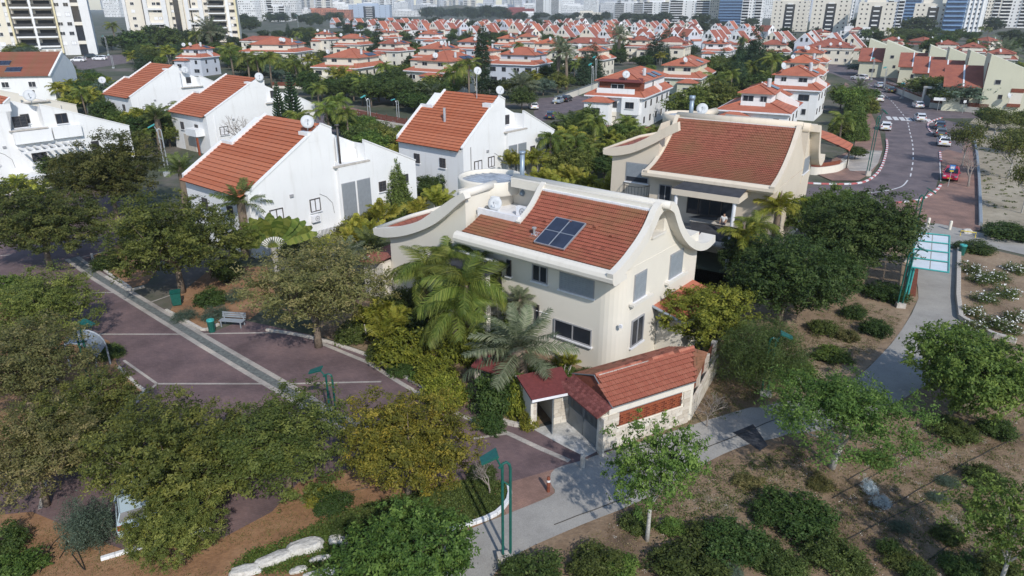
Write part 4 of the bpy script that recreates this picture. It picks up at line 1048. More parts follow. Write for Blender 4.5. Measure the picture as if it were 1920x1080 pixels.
# niche ledge
r_ = MB(); r_.box(-.5, .12, 3.0, 4.6, 7.8, 7.92); r_.build('niche_ledge', M['cap'], H)
# terrace
r_ = MB(); r_.box(-11.3, -7.95, .82, 1.02, 7.5, 8.12); r_.build('terrace_parapet', M['flash'], H)
r_ = MB(); r_.box(-11.4, -7.93, .95, 4.5, 7.6, 7.66); r_.build('terrace_floor', M['flash'], H)
r_ = MB(); r_.box(-11.4, -8.0, 4.4, 4.6, 7.6, 9.5); r_.build('wall', M['creamlight'], H)
# left wing
fx = [(-20.75, 5.2), (-19.9, 5.28), (-18.7, 5.33), (-17.6, 5.45), (-16.6, 5.8), (-15.6, 6.4), (-14.6, 7.15), (-13.6, 7.95), (-12.7, 8.7), (-11.9, 9.3), (-11.45, 9.5)]
fx = [(onplane(HF, u, v, Y=-.5).x, onplane(HF, u, v, Y=-.5).z) for u, v in [(699, 428), (720, 428), (745, 426), (783, 415), (808, 399), (830, 384), (849, 371), (868, 361)]]
fb = [(onplane(HF, u, v, Y=-.5).x, onplane(HF, u, v, Y=-.5).z) for u, v in [(701, 440), (718, 445), (745, 444), (776, 437), (811, 422), (838, 402), (859, 383), (873, 373)]]
ft = sm2(fx, 5); fbm = sm2(fb, 5)
w_ = MB(); n = len(ft)
vs = []
for y in (-.5, .02): vs += [(x, y, z) for x, z in ft] + [(x, y, z) for x, z in fbm]
fs = []
for i in range(n - 1): fs += [(i, i + 1, n + i + 1, n + i), (2 * n + i, 3 * n + i, 3 * n + i + 1, 2 * n + i + 1), (i, 2 * n + i, 2 * n + i + 1, i + 1), (n + i, n + i + 1, 3 * n + i + 1, 3 * n + i)]
fs += [(0, n, 3 * n, 2 * n), (n - 1, 3 * n - 1, 4 * n - 1, 2 * n - 1)]
w_.add(vs, fs); w_.build('wing_fascia', M['cap'], H)
wl_ = MB(); xw0 = -19.1
wp = [(xw0, -1.2), (-11.58, -1.2)] + [(x, z - .02) for x, z in reversed(ft) if x > xw0 and x < -11.58]
wp = [(xw0, -1.2), (-11.58, -1.2), (-11.58, ft[-1][1] - .05)] + [(x, z - .25) for x, z in reversed(ft) if xw0 < x < -11.75]
wl_.prism(wp, 'y', 0, 1.2); wl_.box(xw0, -11.6, 1.2, 8.5, -1.2, 5.0); wl_.box(-13.4, -11.58, 1.2, 5.0, 5.0, 8.9); wl_.box(-16, -11.6, 1.2, 8.5, 5, 7.0); wl_.build('wing_wall', M['creamlight'], H)
# wing roof: ruled between the fascia and the straight back edge
pb0 = Vector((fx[0][0], -.3, fx[0][1])); pb1 = onplane(HF, 842, 383, Y=1.9)
k_ = [i for i, (x, z) in enumerate(ft) if x < pb1.x + .1]
rw_ = MB(); vs = []; nn = len(k_)
for j, i in enumerate(k_):
    x, z = ft[i]; t = j / (nn - 1); b = pb0.lerp(pb1, t)
    vs += [(x, -.15, z - .13), (b.x, b.y, b.z - .16)]
rw_.add(vs, [(2 * j, 2 * j + 2, 2 * j + 3, 2 * j + 1) for j in range(nn - 1)]); rw_.build('wing_roof', M['roof2'], H)
c_ = MB(); c_.tube([pb0 + Vector((.2, .1, -.02)), pb0.lerp(pb1, .5), pb1 + Vector((.3, 0, 0))], .16, 10); c_.tube([Vector((ft[0][0] + .15, -.42, ft[0][1] - .18)), pb0 + Vector((.1, .1, -.1))], .2, 10); c_.build('coping', M['cap'], H, smooth=True)
c_ = MB(); pt = [onplane(HF, 867, 366, X=-11.6), onplane(HF, 928, 345, X=-11.6)]; c_.tube([pt[0] + Vector((-.1, -.1, 0)), pt[1]], .27, 14); c_.build('coping', M['cap'], H, smooth=True)
# round tank tower
t_ = MB(); tc = (-12.98, 4.15); R = 2.28
t_.lathe([(R * .78, 5), (R * .78, 8.4), (R - .05, 8.42), (R, 8.5), (R, 9.28), (R - .03, 9.36), (R - .2, 9.36), (R - .23, 9.3), (R - .23, 9.0)], 56, tc); t_.build('tower', M['creamlight'], H, smooth=False)
for p_ in H.children:
    if p_.name.startswith('tower'): p_.data.shade_smooth()
t_ = MB(); t_.lathe([(R - .22, 9.08), (R * .5, 9.12), (.01, 9.1)], 40, tc); t_.build('tower_roof', M['bitumen'], H)
t_ = MB()
for k in range(8): 
    y = -1.7 + k * .45; L = math.sqrt(max(0, (R - .3) ** 2 - y * y)); t_.box(tc[0] - L, tc[0] + L * .9, tc[1] + y - .03, tc[1] + y + .03, 9.11, 9.145)
t_.build('roofing_seam', M['alu'], H)
t_ = MB(); t_.box(-11.3, -10.75, 2.1, 2.4, 7.62, 8.6); t_.build('door_frame', M['panelw'], H)
# chimney pipe
c_ = MB(); c_.tube([(-10.95, 5.0, 8.3), (-10.95, 5.0, 11.0)], .16, 14); c_.tube([(-10.95, 5.0, 11.0), (-10.95, 5.0, 11.15)], .21, 14); c_.tube([(-10.7, 4.8, 8.3), (-10.4, 4.4, 8.6), (-10.35, 4.2, 8.45)], .17, 10); c_.build('chimney_pipe', M['pipe'], H, smooth=True)
# windows and shutters
win_rect(H, HF, (999, 493), (1027, 533), Y=0, mull=1)
win_rect(H, HF, (1050, 507), (1114, 560), Y=0, mull=0, pane='glass', shutter=1.0, depth=.05)
win_rect(H, HF, (1040, 596), (1109, 650), Y=0, mull=1, frame='frame')
win_rect(H, HF, (951, 486), (959, 518), Y=0, mull=0, frame='framed')
win_rect(H, HF, (1005, 570), (1011, 606), Y=0, mull=0, frame='framed', sill=False)
win_rect(H, HF, (1190, 516), (1209, 552), X=0, mull=0, shutter=1.0, depth=.05)
win_rect(H, HF, (1257, 478), (1277, 510), X=0, mull=0, shutter=1.0, depth=.05)
win_rect(H, HF, (1184, 602), (1203, 636), X=0, mull=1)
w_ = MB(); w_.box(0.003, .3, .95, 3.3, 4.28, 4.42); w_.build('sill', M['cap'], H)
w_ = MB(); w_.box(0.003, .3, 5.2, 7.9, 4.3, 4.44); w_.build('sill', M['cap'], H)
w_ = MB(); p = onplane(HF, 1153, 622, X=0); w_.box(-.16, .03, -.02 + .2, .1 + .2, 3.2, 3.4); w_.build('wall_lamp', M['flash'], H)
w_ = MB(); w_.tube([(-6.0, -.03, 2.75), (-5.0, -.03, 2.75)], .03, 6); w_.build('wall_pipe', M['flash'], H)
# small porch roofs on the sides
a_ = MB(); a_.box(0.01, 1.7, 4.6, 9.3, -1, 2.75); a_.build('porch_wall', M['creamlight'], H)
a_ = MB(); a_.add([(-.02, 3.9, 3.35), (2.15, 3.9, 2.8), (2.15, 9.4, 2.8), (-.02, 9.4, 3.35), (-.02, 3.9, 3.2), (2.15, 3.9, 2.65), (2.15, 9.4, 2.65), (-.02, 9.4, 3.2)], [(0, 1, 2, 3), (4, 7, 6, 5), (0, 4, 5, 1), (1, 5, 6, 2)]); a_.build('porch_roof', M['roof'], H)
a_ = MB(); a_.tube([(0, 3.86, 3.32), (2.18, 3.86, 2.77), (2.18, 9.4, 2.77)], .09, 6); a_.build('porch_gutter', M['shutter'], H)
a_ = MB(); a_.box(-21.3, -19.12, -.8, 6, -1, 2.9); a_.build('side_wall', M['creamlight'], H)
a_ = MB(); a_.add([(-21.8, -1.3, 2.7), (-19.12, -1.3, 3.1), (-19.12, 6.5, 3.9), (-21.8, 6.5, 3.5)], [(0, 1, 2, 3)]); a_.build('side_roof', M['roof2'], H)
a_ = MB(); a_.box(-11.6, -7.9, -2.3, -.02, 5.15, 5.3); a_.build('porch_canopy', M['canopy'], H)
a_ = MB(); a_.box(-11.3, -8.3, -1.05, -.75, 5.62, 5.7); a_.box(-11.3, -8.3, -.76, -.6, 5.3, 5.62); a_.build('awning_case', M['flash'], H)
a_ = MB(); a_.box(-8.35, -8.0, -2.2, -1.85, 0, 5.14); a_.box(-11.3, -10.9, -2.2, -1.85, 0, 5.14); a_.box(-11.5, -8.0, -2.25, -1.8, 2.6, 3.0); a_.build('porch_column', M['creamlight'], H)
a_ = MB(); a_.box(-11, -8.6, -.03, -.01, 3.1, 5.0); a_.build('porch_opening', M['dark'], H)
# solar panels and vents lying on the roof
SP_ = empty('solar_panel', HF.w(0, 0, 0), HF.ang); tag(SP_, 'dark blue pair of solar panels on the red roof of the nearest villa', 'solar panel')
def roof_z(y):
    for a, b in zip(prof, prof[1:]):
        if a[0] <= y <= b[0]: return a[1] + (b[1] - a[1]) * (y - a[0]) / (b[0] - a[0])
    return prof[0][1]
yb, yt = -.55, 1.65; A = Vector((0, yb, roof_z(yb) + .16)); B = Vector((0, yt, roof_z(yt) + .1)); d = (B - A).normalized(); nz = Vector((1, 0, 0)).cross(d)
def slab(m, x0, x1, s0, s1, t0, t1):
    vs = [(0, 0, 0)] * 0
    for x in (x0, x1):
        for s in (s0, s1):
            for t in (t0, t1): p = A + d * s + nz * t; vs.append((x, p.y, p.z))
    m.add(vs, [(0, 1, 3, 2), (4, 6, 7, 5), (0, 4, 5, 1), (2, 3, 7, 6), (1, 5, 7, 3), (0, 2, 6, 4)])
LL = (B - A).length
for px in (-5.15, -4.1 + .02):
    for py in (0, LL / 2): m = MB(); slab(m, px - .95 + .45, px + .06 - .03 + .45, py + .04, py + LL / 2 - .03, .05, .09); m.build('panel', M['solar'], SP_)
m = MB()
for px in (-5.67, -4.62, -3.57): slab(m, px - .02, px + .03, 0, LL, .0, .11)
for py in (0, LL / 2, LL): slab(m, -5.65, -3.55, py - .02, py + .02, .0, .105)
m.build('frame', M['alu'], SP_)
v_ = MB(); v_.tube([(-6.25, .2, 7.4), (-6.25, .2, 7.85)], .07, 8); v_.tube([(-6.25, .2, 7.85), (-6.25, .2, 7.95)], .14, 10); v_.add([(-6.5, 0, 7.4), (-6.0, 0, 7.4), (-6.0, .45, 7.62), (-6.5, .45, 7.62)], [(0, 1, 2, 3)])
v_.build('roof_vent', M['alu'], H)
for (x, y) in [(-6.2, 1.3), (-4.6, 1.62), (-2.9, 1.62), (-1.6, 1.3)]:
    v_ = MB(); z = roof_z(y) + .06; v_.add([(x - .13, y - .1, z), (x + .13, y - .1, z), (x + .13, y + .15, z + .14), (x - .13, y + .15, z + .14), (x - .08, y - .14, z + .12), (x + .08, y - .14, z + .12)], [(0, 1, 5, 4), (4, 5, 2, 3), (0, 4, 3), (1, 2, 5)]); v_.build('vent_tile', M['tile'], H)
dish(HF.w(-10.55, 1.75, 7.66), .92, 'white dish in front of the round tower of the nearest villa', HF.ang + .5)
ac(HF.w(-8.9, 2.6, 7.67), HF.ang, 'boxy air conditioner on the small roof terrace of the nearest villa')
# ---------------------------------------------------------------- garage and gate pavilion
GF = Frame(4.2, 27.79, 28.3)
GA = empty('garage', GF.w(0, 0, 0), GF.ang); tag(GA, 'low stone garage with red tiled roof and clay block vent beside the path', 'garage')
rs_ = random.Random(8); _blk = []
for k in range(4):
    b = MB(); b.box(0, 1, 0, 1, 0, 1, 0, (k + .5) / 4); o = b.build('stone_block', M['stone']); _blk.append(o.data); bpy.data.objects.remove(o)
def stone_wall(parent, x0, x1, y, z0, z1, th, rot=0.0, org=(0, 0), skip=None, bw=.42, bh=.23):
    """courses of single blocks on a wall line; local x along the wall"""
    core = MB(); nrow = max(1, int((z1 - z0) / bh + .5)); bh = (z1 - z0) / nrow
    ca, sa = math.cos(rot), math.sin(rot)
    for r in range(nrow):
        x = x0
        while x < x1 - .05:
            L = bw * rs_.choice([.6, 1, 1, 1.25]);
            if x + L > x1 - .15: L = x1 - x
            if not (skip and skip(x + L / 2, z0 + (r + .5) * bh)):
                o = bpy.data.objects.new('stone_block', rs_.choice(_blk)); COL.objects.link(o); o.parent = parent
                pr = rs_.uniform(.0, .018); lx, ly = x, y - pr
                o.location = (org[0] + lx * ca - ly * sa, org[1] + lx * sa + ly * ca, z0 + r * bh); o.rotation_euler = (0, 0, rot); o.scale = (L - .014, .1, bh - .014)
            x += L
X1 = 5.6; op0, op1, oz0, oz1 = .98, 5.06, 1.12, 2.02
stone_wall(GA, 0.0, X1, -.05, -.05, 1.95, .1, skip=lambda x, z: z > oz0 and op0 - .05 < x < op1 + .1)
m = MB(); m.box(0.02, op0, .0, .25, 0, 2.0); m.box(op1, X1, 0, .25, 0, 2.0); m.box(op0, op1, 0, .25, 0, oz0 - .02); m.build('wall_core', M['cream'], GA)
m = MB(); m.box(.45, X1 + .02, -.07, .3, oz1, 2.42); m.build('lintel', M['cap'], GA)
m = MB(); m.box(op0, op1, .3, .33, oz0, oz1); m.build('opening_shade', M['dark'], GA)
m = MB(); m.box(op0, op1, .0, .2, oz1 - .1, oz1); m.box(3.0, 3.05, .1, .15, 1.7, 2.0); m.box(3.7, 3.74, .1, .15, 1.7, 2.0); m.build('opening_frame', M['frame'], GA)
# clay lattice
cb = []
for k in range(2):
    b = MB(); b.box(0, .27, 0, .1, 0, .022, 0, k); b.box(0, .27, 0, .1, .098, .12, 0, k); b.box(0, .03, 0, .1, .02, .1, 0, k); b.box(.24, .27, 0, .1, .02, .1, 0, k); o = b.build('clay_block', M['clay']); cb.append(o.data); bpy.data.objects.remove(o)
for r in range(5):
    for c in range(15):
        x = op0 + .01 + c * .272 - (.13 if r % 2 else 0)
        if x < op0 or x + .27 > op1 + .01: continue
        o = bpy.data.objects.new('clay_block', cb[(r + c) % 2]); COL.objects.link(o); o.parent = GA; o.location = (x, .02, oz0 + .005 + r * .123)
m = MB(); m.box(op0, op1, .0, .16, oz0 + .625, oz0 + .75, 0, .6); m.build('clay_coping', M['clay'], GA)
m = MB(); m.box(op0, op1, .12, .14, oz0, oz0 + .62); m.build('clay_back', M['wood'], GA)
# roof: front slope, tiles as parts
gp = [(-.12, 2.42), (.75, 2.83), (1.62, 3.24)]
fe = lambda x, r, y, z: x > .55 + .1 * (y + .12) and x < 5.7 + 1.3 * (y + .12) / 1.74
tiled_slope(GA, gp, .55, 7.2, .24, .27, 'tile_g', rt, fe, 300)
gu = MB(); gu.add([(.55, -.1, 2.4), (5.75, -.1, 2.4), (7.0, 1.62, 3.22), (.72, 1.62, 3.22)], [(0, 1, 2, 3)]); gu.build('roof_underlay', M['wood'], GA)
# the angled brown facet over the bend
gf = MB(); a_, b_, c_, d_ = Vector((5.75, -.12, 2.42)), GF.onz(1316, 690, 2.42), GF.onz(1328, 661, 2.9), Vector((7.0, 1.62, 3.24))
nr = 7
for r in range(nr):
    t0, t1 = r / nr, (r + 1) / nr; l0, r0, l1, r1 = a_.lerp(d_, t0), b_.lerp(c_, t0), a_.lerp(d_, t1), b_.lerp(c_, t1); nn = 11
    for k in range(nn):
        p = l0.lerp(r0, k / nn); q = l0.lerp(r0, (k + .97) / nn); u_ = l1.lerp(r1, (k + .97) / nn); w_ = l1.lerp(r1, k / nn); up = Vector((0, 0, .05))
        gf.add([p + up, q + up, u_ + up * .2, w_ + up * .2, p, q], [(0, 1, 2, 3), (4, 5, 1, 0)], 0, rt.uniform(0, 1))
gf.build('roof_facet', M['tile_b'], GA, kind='stuff')
# back slope
tiled_b = [(3.45, 2.45), (2.5, 2.86), (1.64, 3.24)]
gb = MB()
for r in range(8):
    y0 = 3.45 - 1.81 * r / 8; z0 = 2.45 + .79 * r / 8; y1 = 3.45 - 1.81 * (r + 1) / 8; z1 = 2.45 + .79 * (r + 1) / 8
    for c in range(26):
        x = .7 + c * .245; gb.add([(x, y0, z0 + .06), (x + .235, y0, z0 + .06), (x + .235, y1, z1 + .01), (x, y1, z1 + .01), (x, y0, z0), (x + .235, y0, z0)], [(0, 3, 2, 1), (4, 0, 1, 5)], 0, rt.random())
gb.build('back_roof_tiles', M['tile_b'], GA, kind='stuff')
for k in range(18):     # ridge tiles
    m = MB(); x = .75 + k * .35; m.tube([(x, 1.63, 3.25), (x + .37, 1.63, 3.26)], [.10, .115], 8, 0, rt.random()); m.build('ridge_tile', M['tile_g'], GA)
m = MB()
for k in range(14):
    x = .9 + k * .22; m.box(x, x + .2, 1.50, 1.56, 3.26, 3.30)
m.build('ridge_mortar', M['kerb'], GA)
m = MB(); m.add([(.6, -.02, 2.44), (.6, 3.4, 2.44), (.75, 1.65, 3.18)], [(0, 1, 2)]); m.build('gable', M['wood'], GA)
m = MB(); m.tube([(.55, -.2, 2.42), (.7, 1.64, 3.26), (.66, 3.5, 2.45)], .035, 5); m.tube([(.56, -.15, 2.4), (5.75, -.15, 2.4)], .03, 5); m.build('verge_trim', M['gate'], GA)
# far wall along the side, open and rusty
m = MB(); m.box(X1, X1 + .25, .05, .3, 0, 2.35); m.build('corner_post', M['cream'], GA)
e0, e1 = GF.loc((9.19, 30.48, 0)), GF.loc((11.97, 35.55, 0)); an = math.atan2(e1.y - e0.y, e1.x - e0.x); Ls = (e1 - e0).length
stone_wall(GA, .1, Ls, -.02, -.05, 1.25, .1, rot=an, org=(e0.x + .1, e0.y))
for k, xx in enumerate((1.6, 3.4, 5.2)):
    m = MB(); m.box(0, .3, 0, .3, 0, 2.2); m.build('side_pillar', M['stone'], GA, loc=(e0.x + .1 + xx * math.cos(an), e0.y + xx * math.sin(an) + .1, 0), rz=an)
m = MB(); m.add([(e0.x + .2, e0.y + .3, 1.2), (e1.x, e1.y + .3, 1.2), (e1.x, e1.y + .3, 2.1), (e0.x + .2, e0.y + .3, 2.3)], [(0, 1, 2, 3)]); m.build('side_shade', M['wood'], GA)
# hexagonal shingle canopy over the gate: single shingles
sc = MB(); c0, c1, c2, c3 = Vector((-.3, 3.25, 2.12)), Vector((-.3, -.15, 2.12)), Vector((.62, -.15, 2.5)), Vector((.62, 3.3, 2.5))
sc.add([c0, c1, c2, c3], [(3, 2, 1, 0)]); sc.add([c - Vector((0, 0, .07)) for c in (c0, c1, c2, c3)], [(0, 1, 2, 3)]); sc.add([c0, c1, c1 - Vector((0, 0, .07)), c0 - Vector((0, 0, .07))], [(0, 1, 2, 3)]); sc.add([c1, c2, c2 - Vector((0, 0, .07)), c1 - Vector((0, 0, .07))], [(0, 1, 2, 3)])
sc.build('gate_canopy', M['shingle'], GA)
hx = []
for k in range(3):
    h_ = MB(); h_.prism([(.098 * math.cos(q), .098 * math.sin(q)) for q in [math.pi / 6 + i * math.pi / 3 for i in range(6)]], 'z', 0, .014, 0, k / 2); o = h_.build('shingle', M['shingle']); hx.append(o.data); bpy.data.objects.remove(o)
sl = math.atan2(.38, .92)
for r in range(6):
    for c in range(17):
        u_ = .1 + r * .175; w_ = -.05 + c * .202 + (.1 if r % 2 else 0)
        if w_ > 3.3: continue
        o = bpy.data.objects.new('shingle', rt.choice(hx)); COL.objects.link(o); o.parent = GA; o.location = (-.3 + u_ * math.cos(sl), w_, 2.125 + u_ * math.sin(sl) + .004 * (r % 2)); o.rotation_euler = (0, -sl, 0); o.scale = (1, 1, 1)
# sliding gate
gt = MB()
for k in (0, 1):
    y0 = .16 + k * 1.35; gt.box(.07, .12, y0, y0 + 1.3, .04, 1.05); gt.box(.06, .13, y0, y0 + .05, 0, 1.9); gt.box(.06, .13, y0 + 1.25, y0 + 1.3, 0, 1.9); gt.box(.06, .13, y0, y0 + 1.3, 1.85, 1.92); gt.box(.06, .13, y0, y0 + 1.3, 1.05, 1.1)
gt.build('gate', M['gate'], GA)
for k in range(26):
    m = MB(); y = .24 + k * .104 + (.05 if k > 12 else 0); m.box(.08, .11, y, y + .03, 1.1, 1.86); m.build('gate_bar', M['gate'], GA)
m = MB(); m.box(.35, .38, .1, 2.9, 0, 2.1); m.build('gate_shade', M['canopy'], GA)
stone_wall(GA, 0, .42, 0, -.05, 2.1, .1, rot=math.pi / 2, org=(.0, -.42))
# pedestrian gate house
PG = empty('gatehouse', GF.w(-1.81, 3.2, 0), GF.ang - math.radians(7.5)); tag(PG, 'small walk in gate with flat burgundy roof and open grey door', 'gatehouse')
stone_wall(PG, 0.0, .18, 0, 0, 2.0, .1); stone_wall(PG, 1.12, 2.0, 0, 0, 2.0, .1)
m = MB(); m.box(0, .16, .1, .3, 0, 2); m.box(1.13, 1.98, .1, .3, 0, 2.0); m.box(1.9, 2.05, .1, 1.4, 0, 2.0); m.build('wall_core', M['cream'], PG)
m = MB(); m.box(-.15, .0, 0, 2.2, 0, 2); m.box(1.2, 1.3, .3, 2.2, 0, 2); m.build('wall', M['cream'], PG)
m = MB(); m.box(.16, 1.12, .02, .06, 0, .02); m.box(.14, .2, .02, .1, 0, 2.0); m.box(1.08, 1.14, .02, .1, 0, 2.0); m.box(.14, 1.14, .02, .1, 1.95, 2.0); m.build('door_frame', M['frame'], PG)
m = MB(); m.box(-.9, 0, -.04, 0, .03, 1.92); o = m.build('door', M['gate'], PG, loc=(1.1, .0, 0), rz=math.radians(62))
h = MB(); h.tube([(-.8, -.09, .95), (-.8, -.09, 1.1)], .02, 6); hb = h.build('handle', M['alu'], o)
m = MB(); z0, z1 = 2.08, 2.42
m.add([(-.3, -.55, z0), (2.05, -.55, z0), (2.25, 1.55, z1), (-.35, 1.5, z1), (-.3, -.55, z0 - .09), (2.05, -.55, z0 - .09), (2.25, 1.55, z1 - .09), (-.35, 1.5, z1 - .09)], [(0, 1, 2, 3), (7, 6, 5, 4), (0, 4, 5, 1), (1, 5, 6, 2), (2, 6, 7, 3), (3, 7, 4, 0)]); m.build('roof', M['burgundy'], PG)
m = MB(); m.box(-.32, 2.07, -.585, -.555, z0 - .1, z0 + .03); m.build('roof_trim', M['flash'], PG)
PG2 = empty('gatehouse', (-1.25, 32.7, 0), math.radians(-30)); PG2.scale = (.85, .85, 1); tag(PG2, 'second gate with burgundy roof half hidden by shrubs and the date palm', 'gatehouse')
m = MB(); m.add([(-.9, -.7, 2.15), (1.1, -.7, 2.15), (1.1, 1.1, 2.5), (-.9, 1.1, 2.5), (-.9, -.7, 2.06), (1.1, -.7, 2.06), (1.1, 1.1, 2.41), (-.9, 1.1, 2.41)], [(0, 1, 2, 3), (0, 4, 5, 1), (1, 5, 6, 2), (3, 7, 4, 0)]); m.build('roof', M['burgundy'], PG2)
m = MB(); m.box(-.9, -.62, -.3, .0, 0, 2.05); m.box(.8, 1.05, -.3, 0, 0, 2.05); m.build('pillar', M['stone'], PG2)
m = MB(); m.box(-.6, .78, -.2, -.15, .05, 1.9); m.build('door', M['gate'], PG2)
# manhole
m = MB(); c = G(1103, 822); m.lathe([(.34, .036), (.34, .05), (.27, .05), (.27, .046), (.01, .046)], 24); m.build('manhole_cover', M['rock'], loc=(c.x, c.y, 0), label='round concrete manhole cover on the pale drive by the grey gate', cat='manhole cover')
# ---------------------------------------------------------------- the second curved villa behind
TF = Frame(21.587, 54.538, -33.6)
T = empty('villa', TF.w(0, 0, 0), TF.ang); tag(T, 'tan villa with tall curved red roof behind the nearest house, dark awnings below', 'house')
H_cur = T
tp = sm2([(-1.0, 6.75), (.3, 7.1), (1.5, 7.6), (2.7, 8.3), (3.8, 9.1), (4.6, 9.9), (5.1, 10.5)], 4)
m = MB(); m.prism([(-11.0, 0), (0, 0), (0, 12.5), (-11.0, 12.5)], 'z', -1, 6.3); m.prism([(.02, 6.3)] + [(y, z - .12) for y, z in tp if y > .1] + [(5.6, 10.4), (6.4, 9.4), (7.6, 8.4), (9, 7.4), (12.4, 6.4)], 'x', -10.9, -.02); m.build('wall', M['tan'], T)
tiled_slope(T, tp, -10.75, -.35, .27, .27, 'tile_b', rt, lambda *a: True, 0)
m = MB(); n = len(tp); m.add([(-10.8, y, z) for y, z in tp] + [(-.3, y, z) for y, z in tp], [(i, i + 1, n + i + 1, n + i) for i in range(n - 1)]); m.build('roof_underlay', M['wood'], T)
m = MB(); m.prism([(-.92, 6.74), (-1.1, 6.82), (-1.3, 6.78), (-1.45, 6.6), (-1.45, 6.35), (-1.25, 6.15), (.01, 6.2), (.01, 6.4), (-.7, 6.6)], 'x', -11.3, .0); m.build('eave', M['captan'], T)
rp2 = sm2([(-1.45, 6.65), (-.9, 6.78), (.3, 7.1), (1.5, 7.6), (2.7, 8.3), (3.8, 9.12), (4.6, 9.95), (5.3, 10.7)], 5)
rake(-.32, .05, rp2, .6, 'verge_cap', 'captan'); rake(-11.1, -10.75, rp2, .6, 'verge_cap', 'captan')
m = MB(); m.box(-10.7, -.3, 5.1, 5.26, 10.42, 10.56); m.build('flashing', M['flash'], T)
m = MB(); m.tube([(-11.1, 5.62, 10.68), (.05, 5.62, 10.68)], .33, 14); m.build('coping', M['captan'], T, smooth=True)
m = MB(); m.box(-11, 0, 5.3, 5.9, 9, 10.6); m.build('ridge_wall', M['tan'], T)
# rear block with rolled coping and sweep
pA, pB = onplane(TF, 1360, 222, Y=9.0), onplane(TF, 1519, 240, Y=9.0)
m = MB(); m.tube([pA, pB], .42, 16); m.build('coping', M['captan'], T, smooth=True)
m = MB(); m.box(pA.x, pB.x, 8.8, 12.4, 5, min(pA.z, pB.z) - .1); m.build('wall', M['tan'], T)
sw = sm2([(9.0, pB.z + .3), (9.8, pB.z + .1), (10.4, pB.z - .9), (11.0, pB.z - 2.0), (12.0, pB.z - 3.0), (13.1, pB.z - 3.4), (14.2, pB.z - 3.1)], 5)
rake(pB.x - .1, pB.x + .8, sw, .6, 'back_sweep', 'captan', 0.0)
m = MB(); m.tube([(-9.3, 5.9, 10.6), (-9.3, 5.9, 10.9)], .3, 12); m.build('roof_vent', M['flash'], T)
# wing on the left
yw = 1.2
fx = [(onplane(TF, u, v, Y=yw - .5).x, onplane(TF, u, v, Y=yw - .5).z) for u, v in [(1130, 281), (1150, 277), (1180, 272), (1205, 262), (1230, 249), (1250, 238), (1271, 229)]]
fb = [(onplane(TF, u, v, Y=yw - .5).x, onplane(TF, u, v, Y=yw - .5).z) for u, v in [(1131, 289), (1150, 292), (1180, 288), (1205, 279), (1230, 267), (1250, 256), (1272, 246)]]
ft = sm2(fx, 5); fbm = sm2(fb, 5); m = MB(); n = len(ft); vs = []
for y in (yw - .5, yw + .02): vs += [(x, y, z) for x, z in ft] + [(x, y, z) for x, z in fbm]
fs = []
for i in range(n - 1): fs += [(i, i + 1, n + i + 1, n + i), (2 * n + i, 3 * n + i, 3 * n + i + 1, 2 * n + i + 1), (i, 2 * n + i, 2 * n + i + 1, i + 1), (n + i, n + i + 1, 3 * n + i + 1, 3 * n + i)]
fs += [(0, n, 3 * n, 2 * n), (n - 1, 3 * n - 1, 4 * n - 1, 2 * n - 1)]
m.add(vs, fs); m.build('wing_fascia', M['captan'], T)
xw0 = onplane(TF, 1147, 300, Y=yw).x; m = MB()
m.prism([(xw0, -1), (-10.9, -1), (-10.9, ft[-1][1] - .3)] + [(x, z - .2) for x, z in reversed(ft) if xw0 < x < -11.1], 'y', yw, yw + 2.2); m.box(xw0, -10.9, yw + 2.2, 12, -1, 6.5); m.build('wing_wall', M['tan'], T)
pb0 = Vector((fx[0][0], yw - .3, fx[0][1])); pb1 = onplane(TF, 1246, 252, Y=yw + 3); m = MB(); vs = []; kk = [i for i, (x, z) in enumerate(ft) if x < pb1.x + .5]; pb1 = onplane(TF, 1200, 256, Y=yw + 2.5); pb2 = onplane(TF, 1262, 245, Y=yw + 3.2)
for j, i in enumerate(kk):
    x, z = ft[i]; t = j / (len(kk) - 1); b = pb0.lerp(pb1, t * 1.6) if t < .625 else pb1.lerp(pb2, (t - .625) / .375); vs += [(x, yw - .15, z - .13), (b.x, b.y, b.z - .12)]
m.add(vs, [(2 * j, 2 * j + 2, 2 * j + 3, 2 * j + 1) for j in range(len(kk) - 1)]); m.build('wing_roof', M['roof2'], T)
m = MB(); m.tube([pb0, pb1, pb2], .15, 8); m.build('coping', M['captan'], T, smooth=True)
# tower
tcp = TF.loc(G(1286, 213, 10.4)); tc2 = (tcp.x, tcp.y); R2 = 42 * mpp(G(1286, 213, 10.4))
m = MB(); m.lathe([(R2 * .75, 6), (R2 * .75, 9.4), (R2, 9.6), (R2, 10.4), (R2 - .2, 10.45), (R2 - .25, 10.2)], 44, tc2); m.build('tower', M['tan'], T, smooth=True)
m = MB(); m.lathe([(R2 - .24, 10.2), (.01, 10.22)], 36, tc2); m.build('tower_roof', M['bitumen'], T)
q0 = onplane(TF, 1294, 228, Y=6.2); m = MB(); m.tube([(q0.x, 6.2, 10.0), (q0.x, 6.2, q0.z + 2.1)], .2, 12); m.tube([(q0.x, 6.2, q0.z + 2.0), (q0.x, 6.2, q0.z + 2.35)], .27, 12); m.build('chimney_pipe', M['pipe'], T, smooth=True)
q1, q2 = TF.loc(G(1316, 216, 10.3)), TF.loc(G(1341, 209, 10.3)); m = MB(); m.tube([q1, q2], .38, 12); m.build('coping', M['captan'], T, smooth=True)
dish(TF.w(q0.x + .9, 6.6, 10.5), 1.05, 'white dish beside the steel pipe on the tan curved villa', TF.ang + .3)
win_rect(T, TF, (1175, 303), (1215, 345), Y=yw, mull=0, shutter=.75, depth=.05)
win_rect(T, TF, (1237, 345), (1257, 382), Y=0, mull=1)
win_rect(T, TF, (1290, 368), (1372, 412), Y=0, mull=3, frame='framed', sill=False)
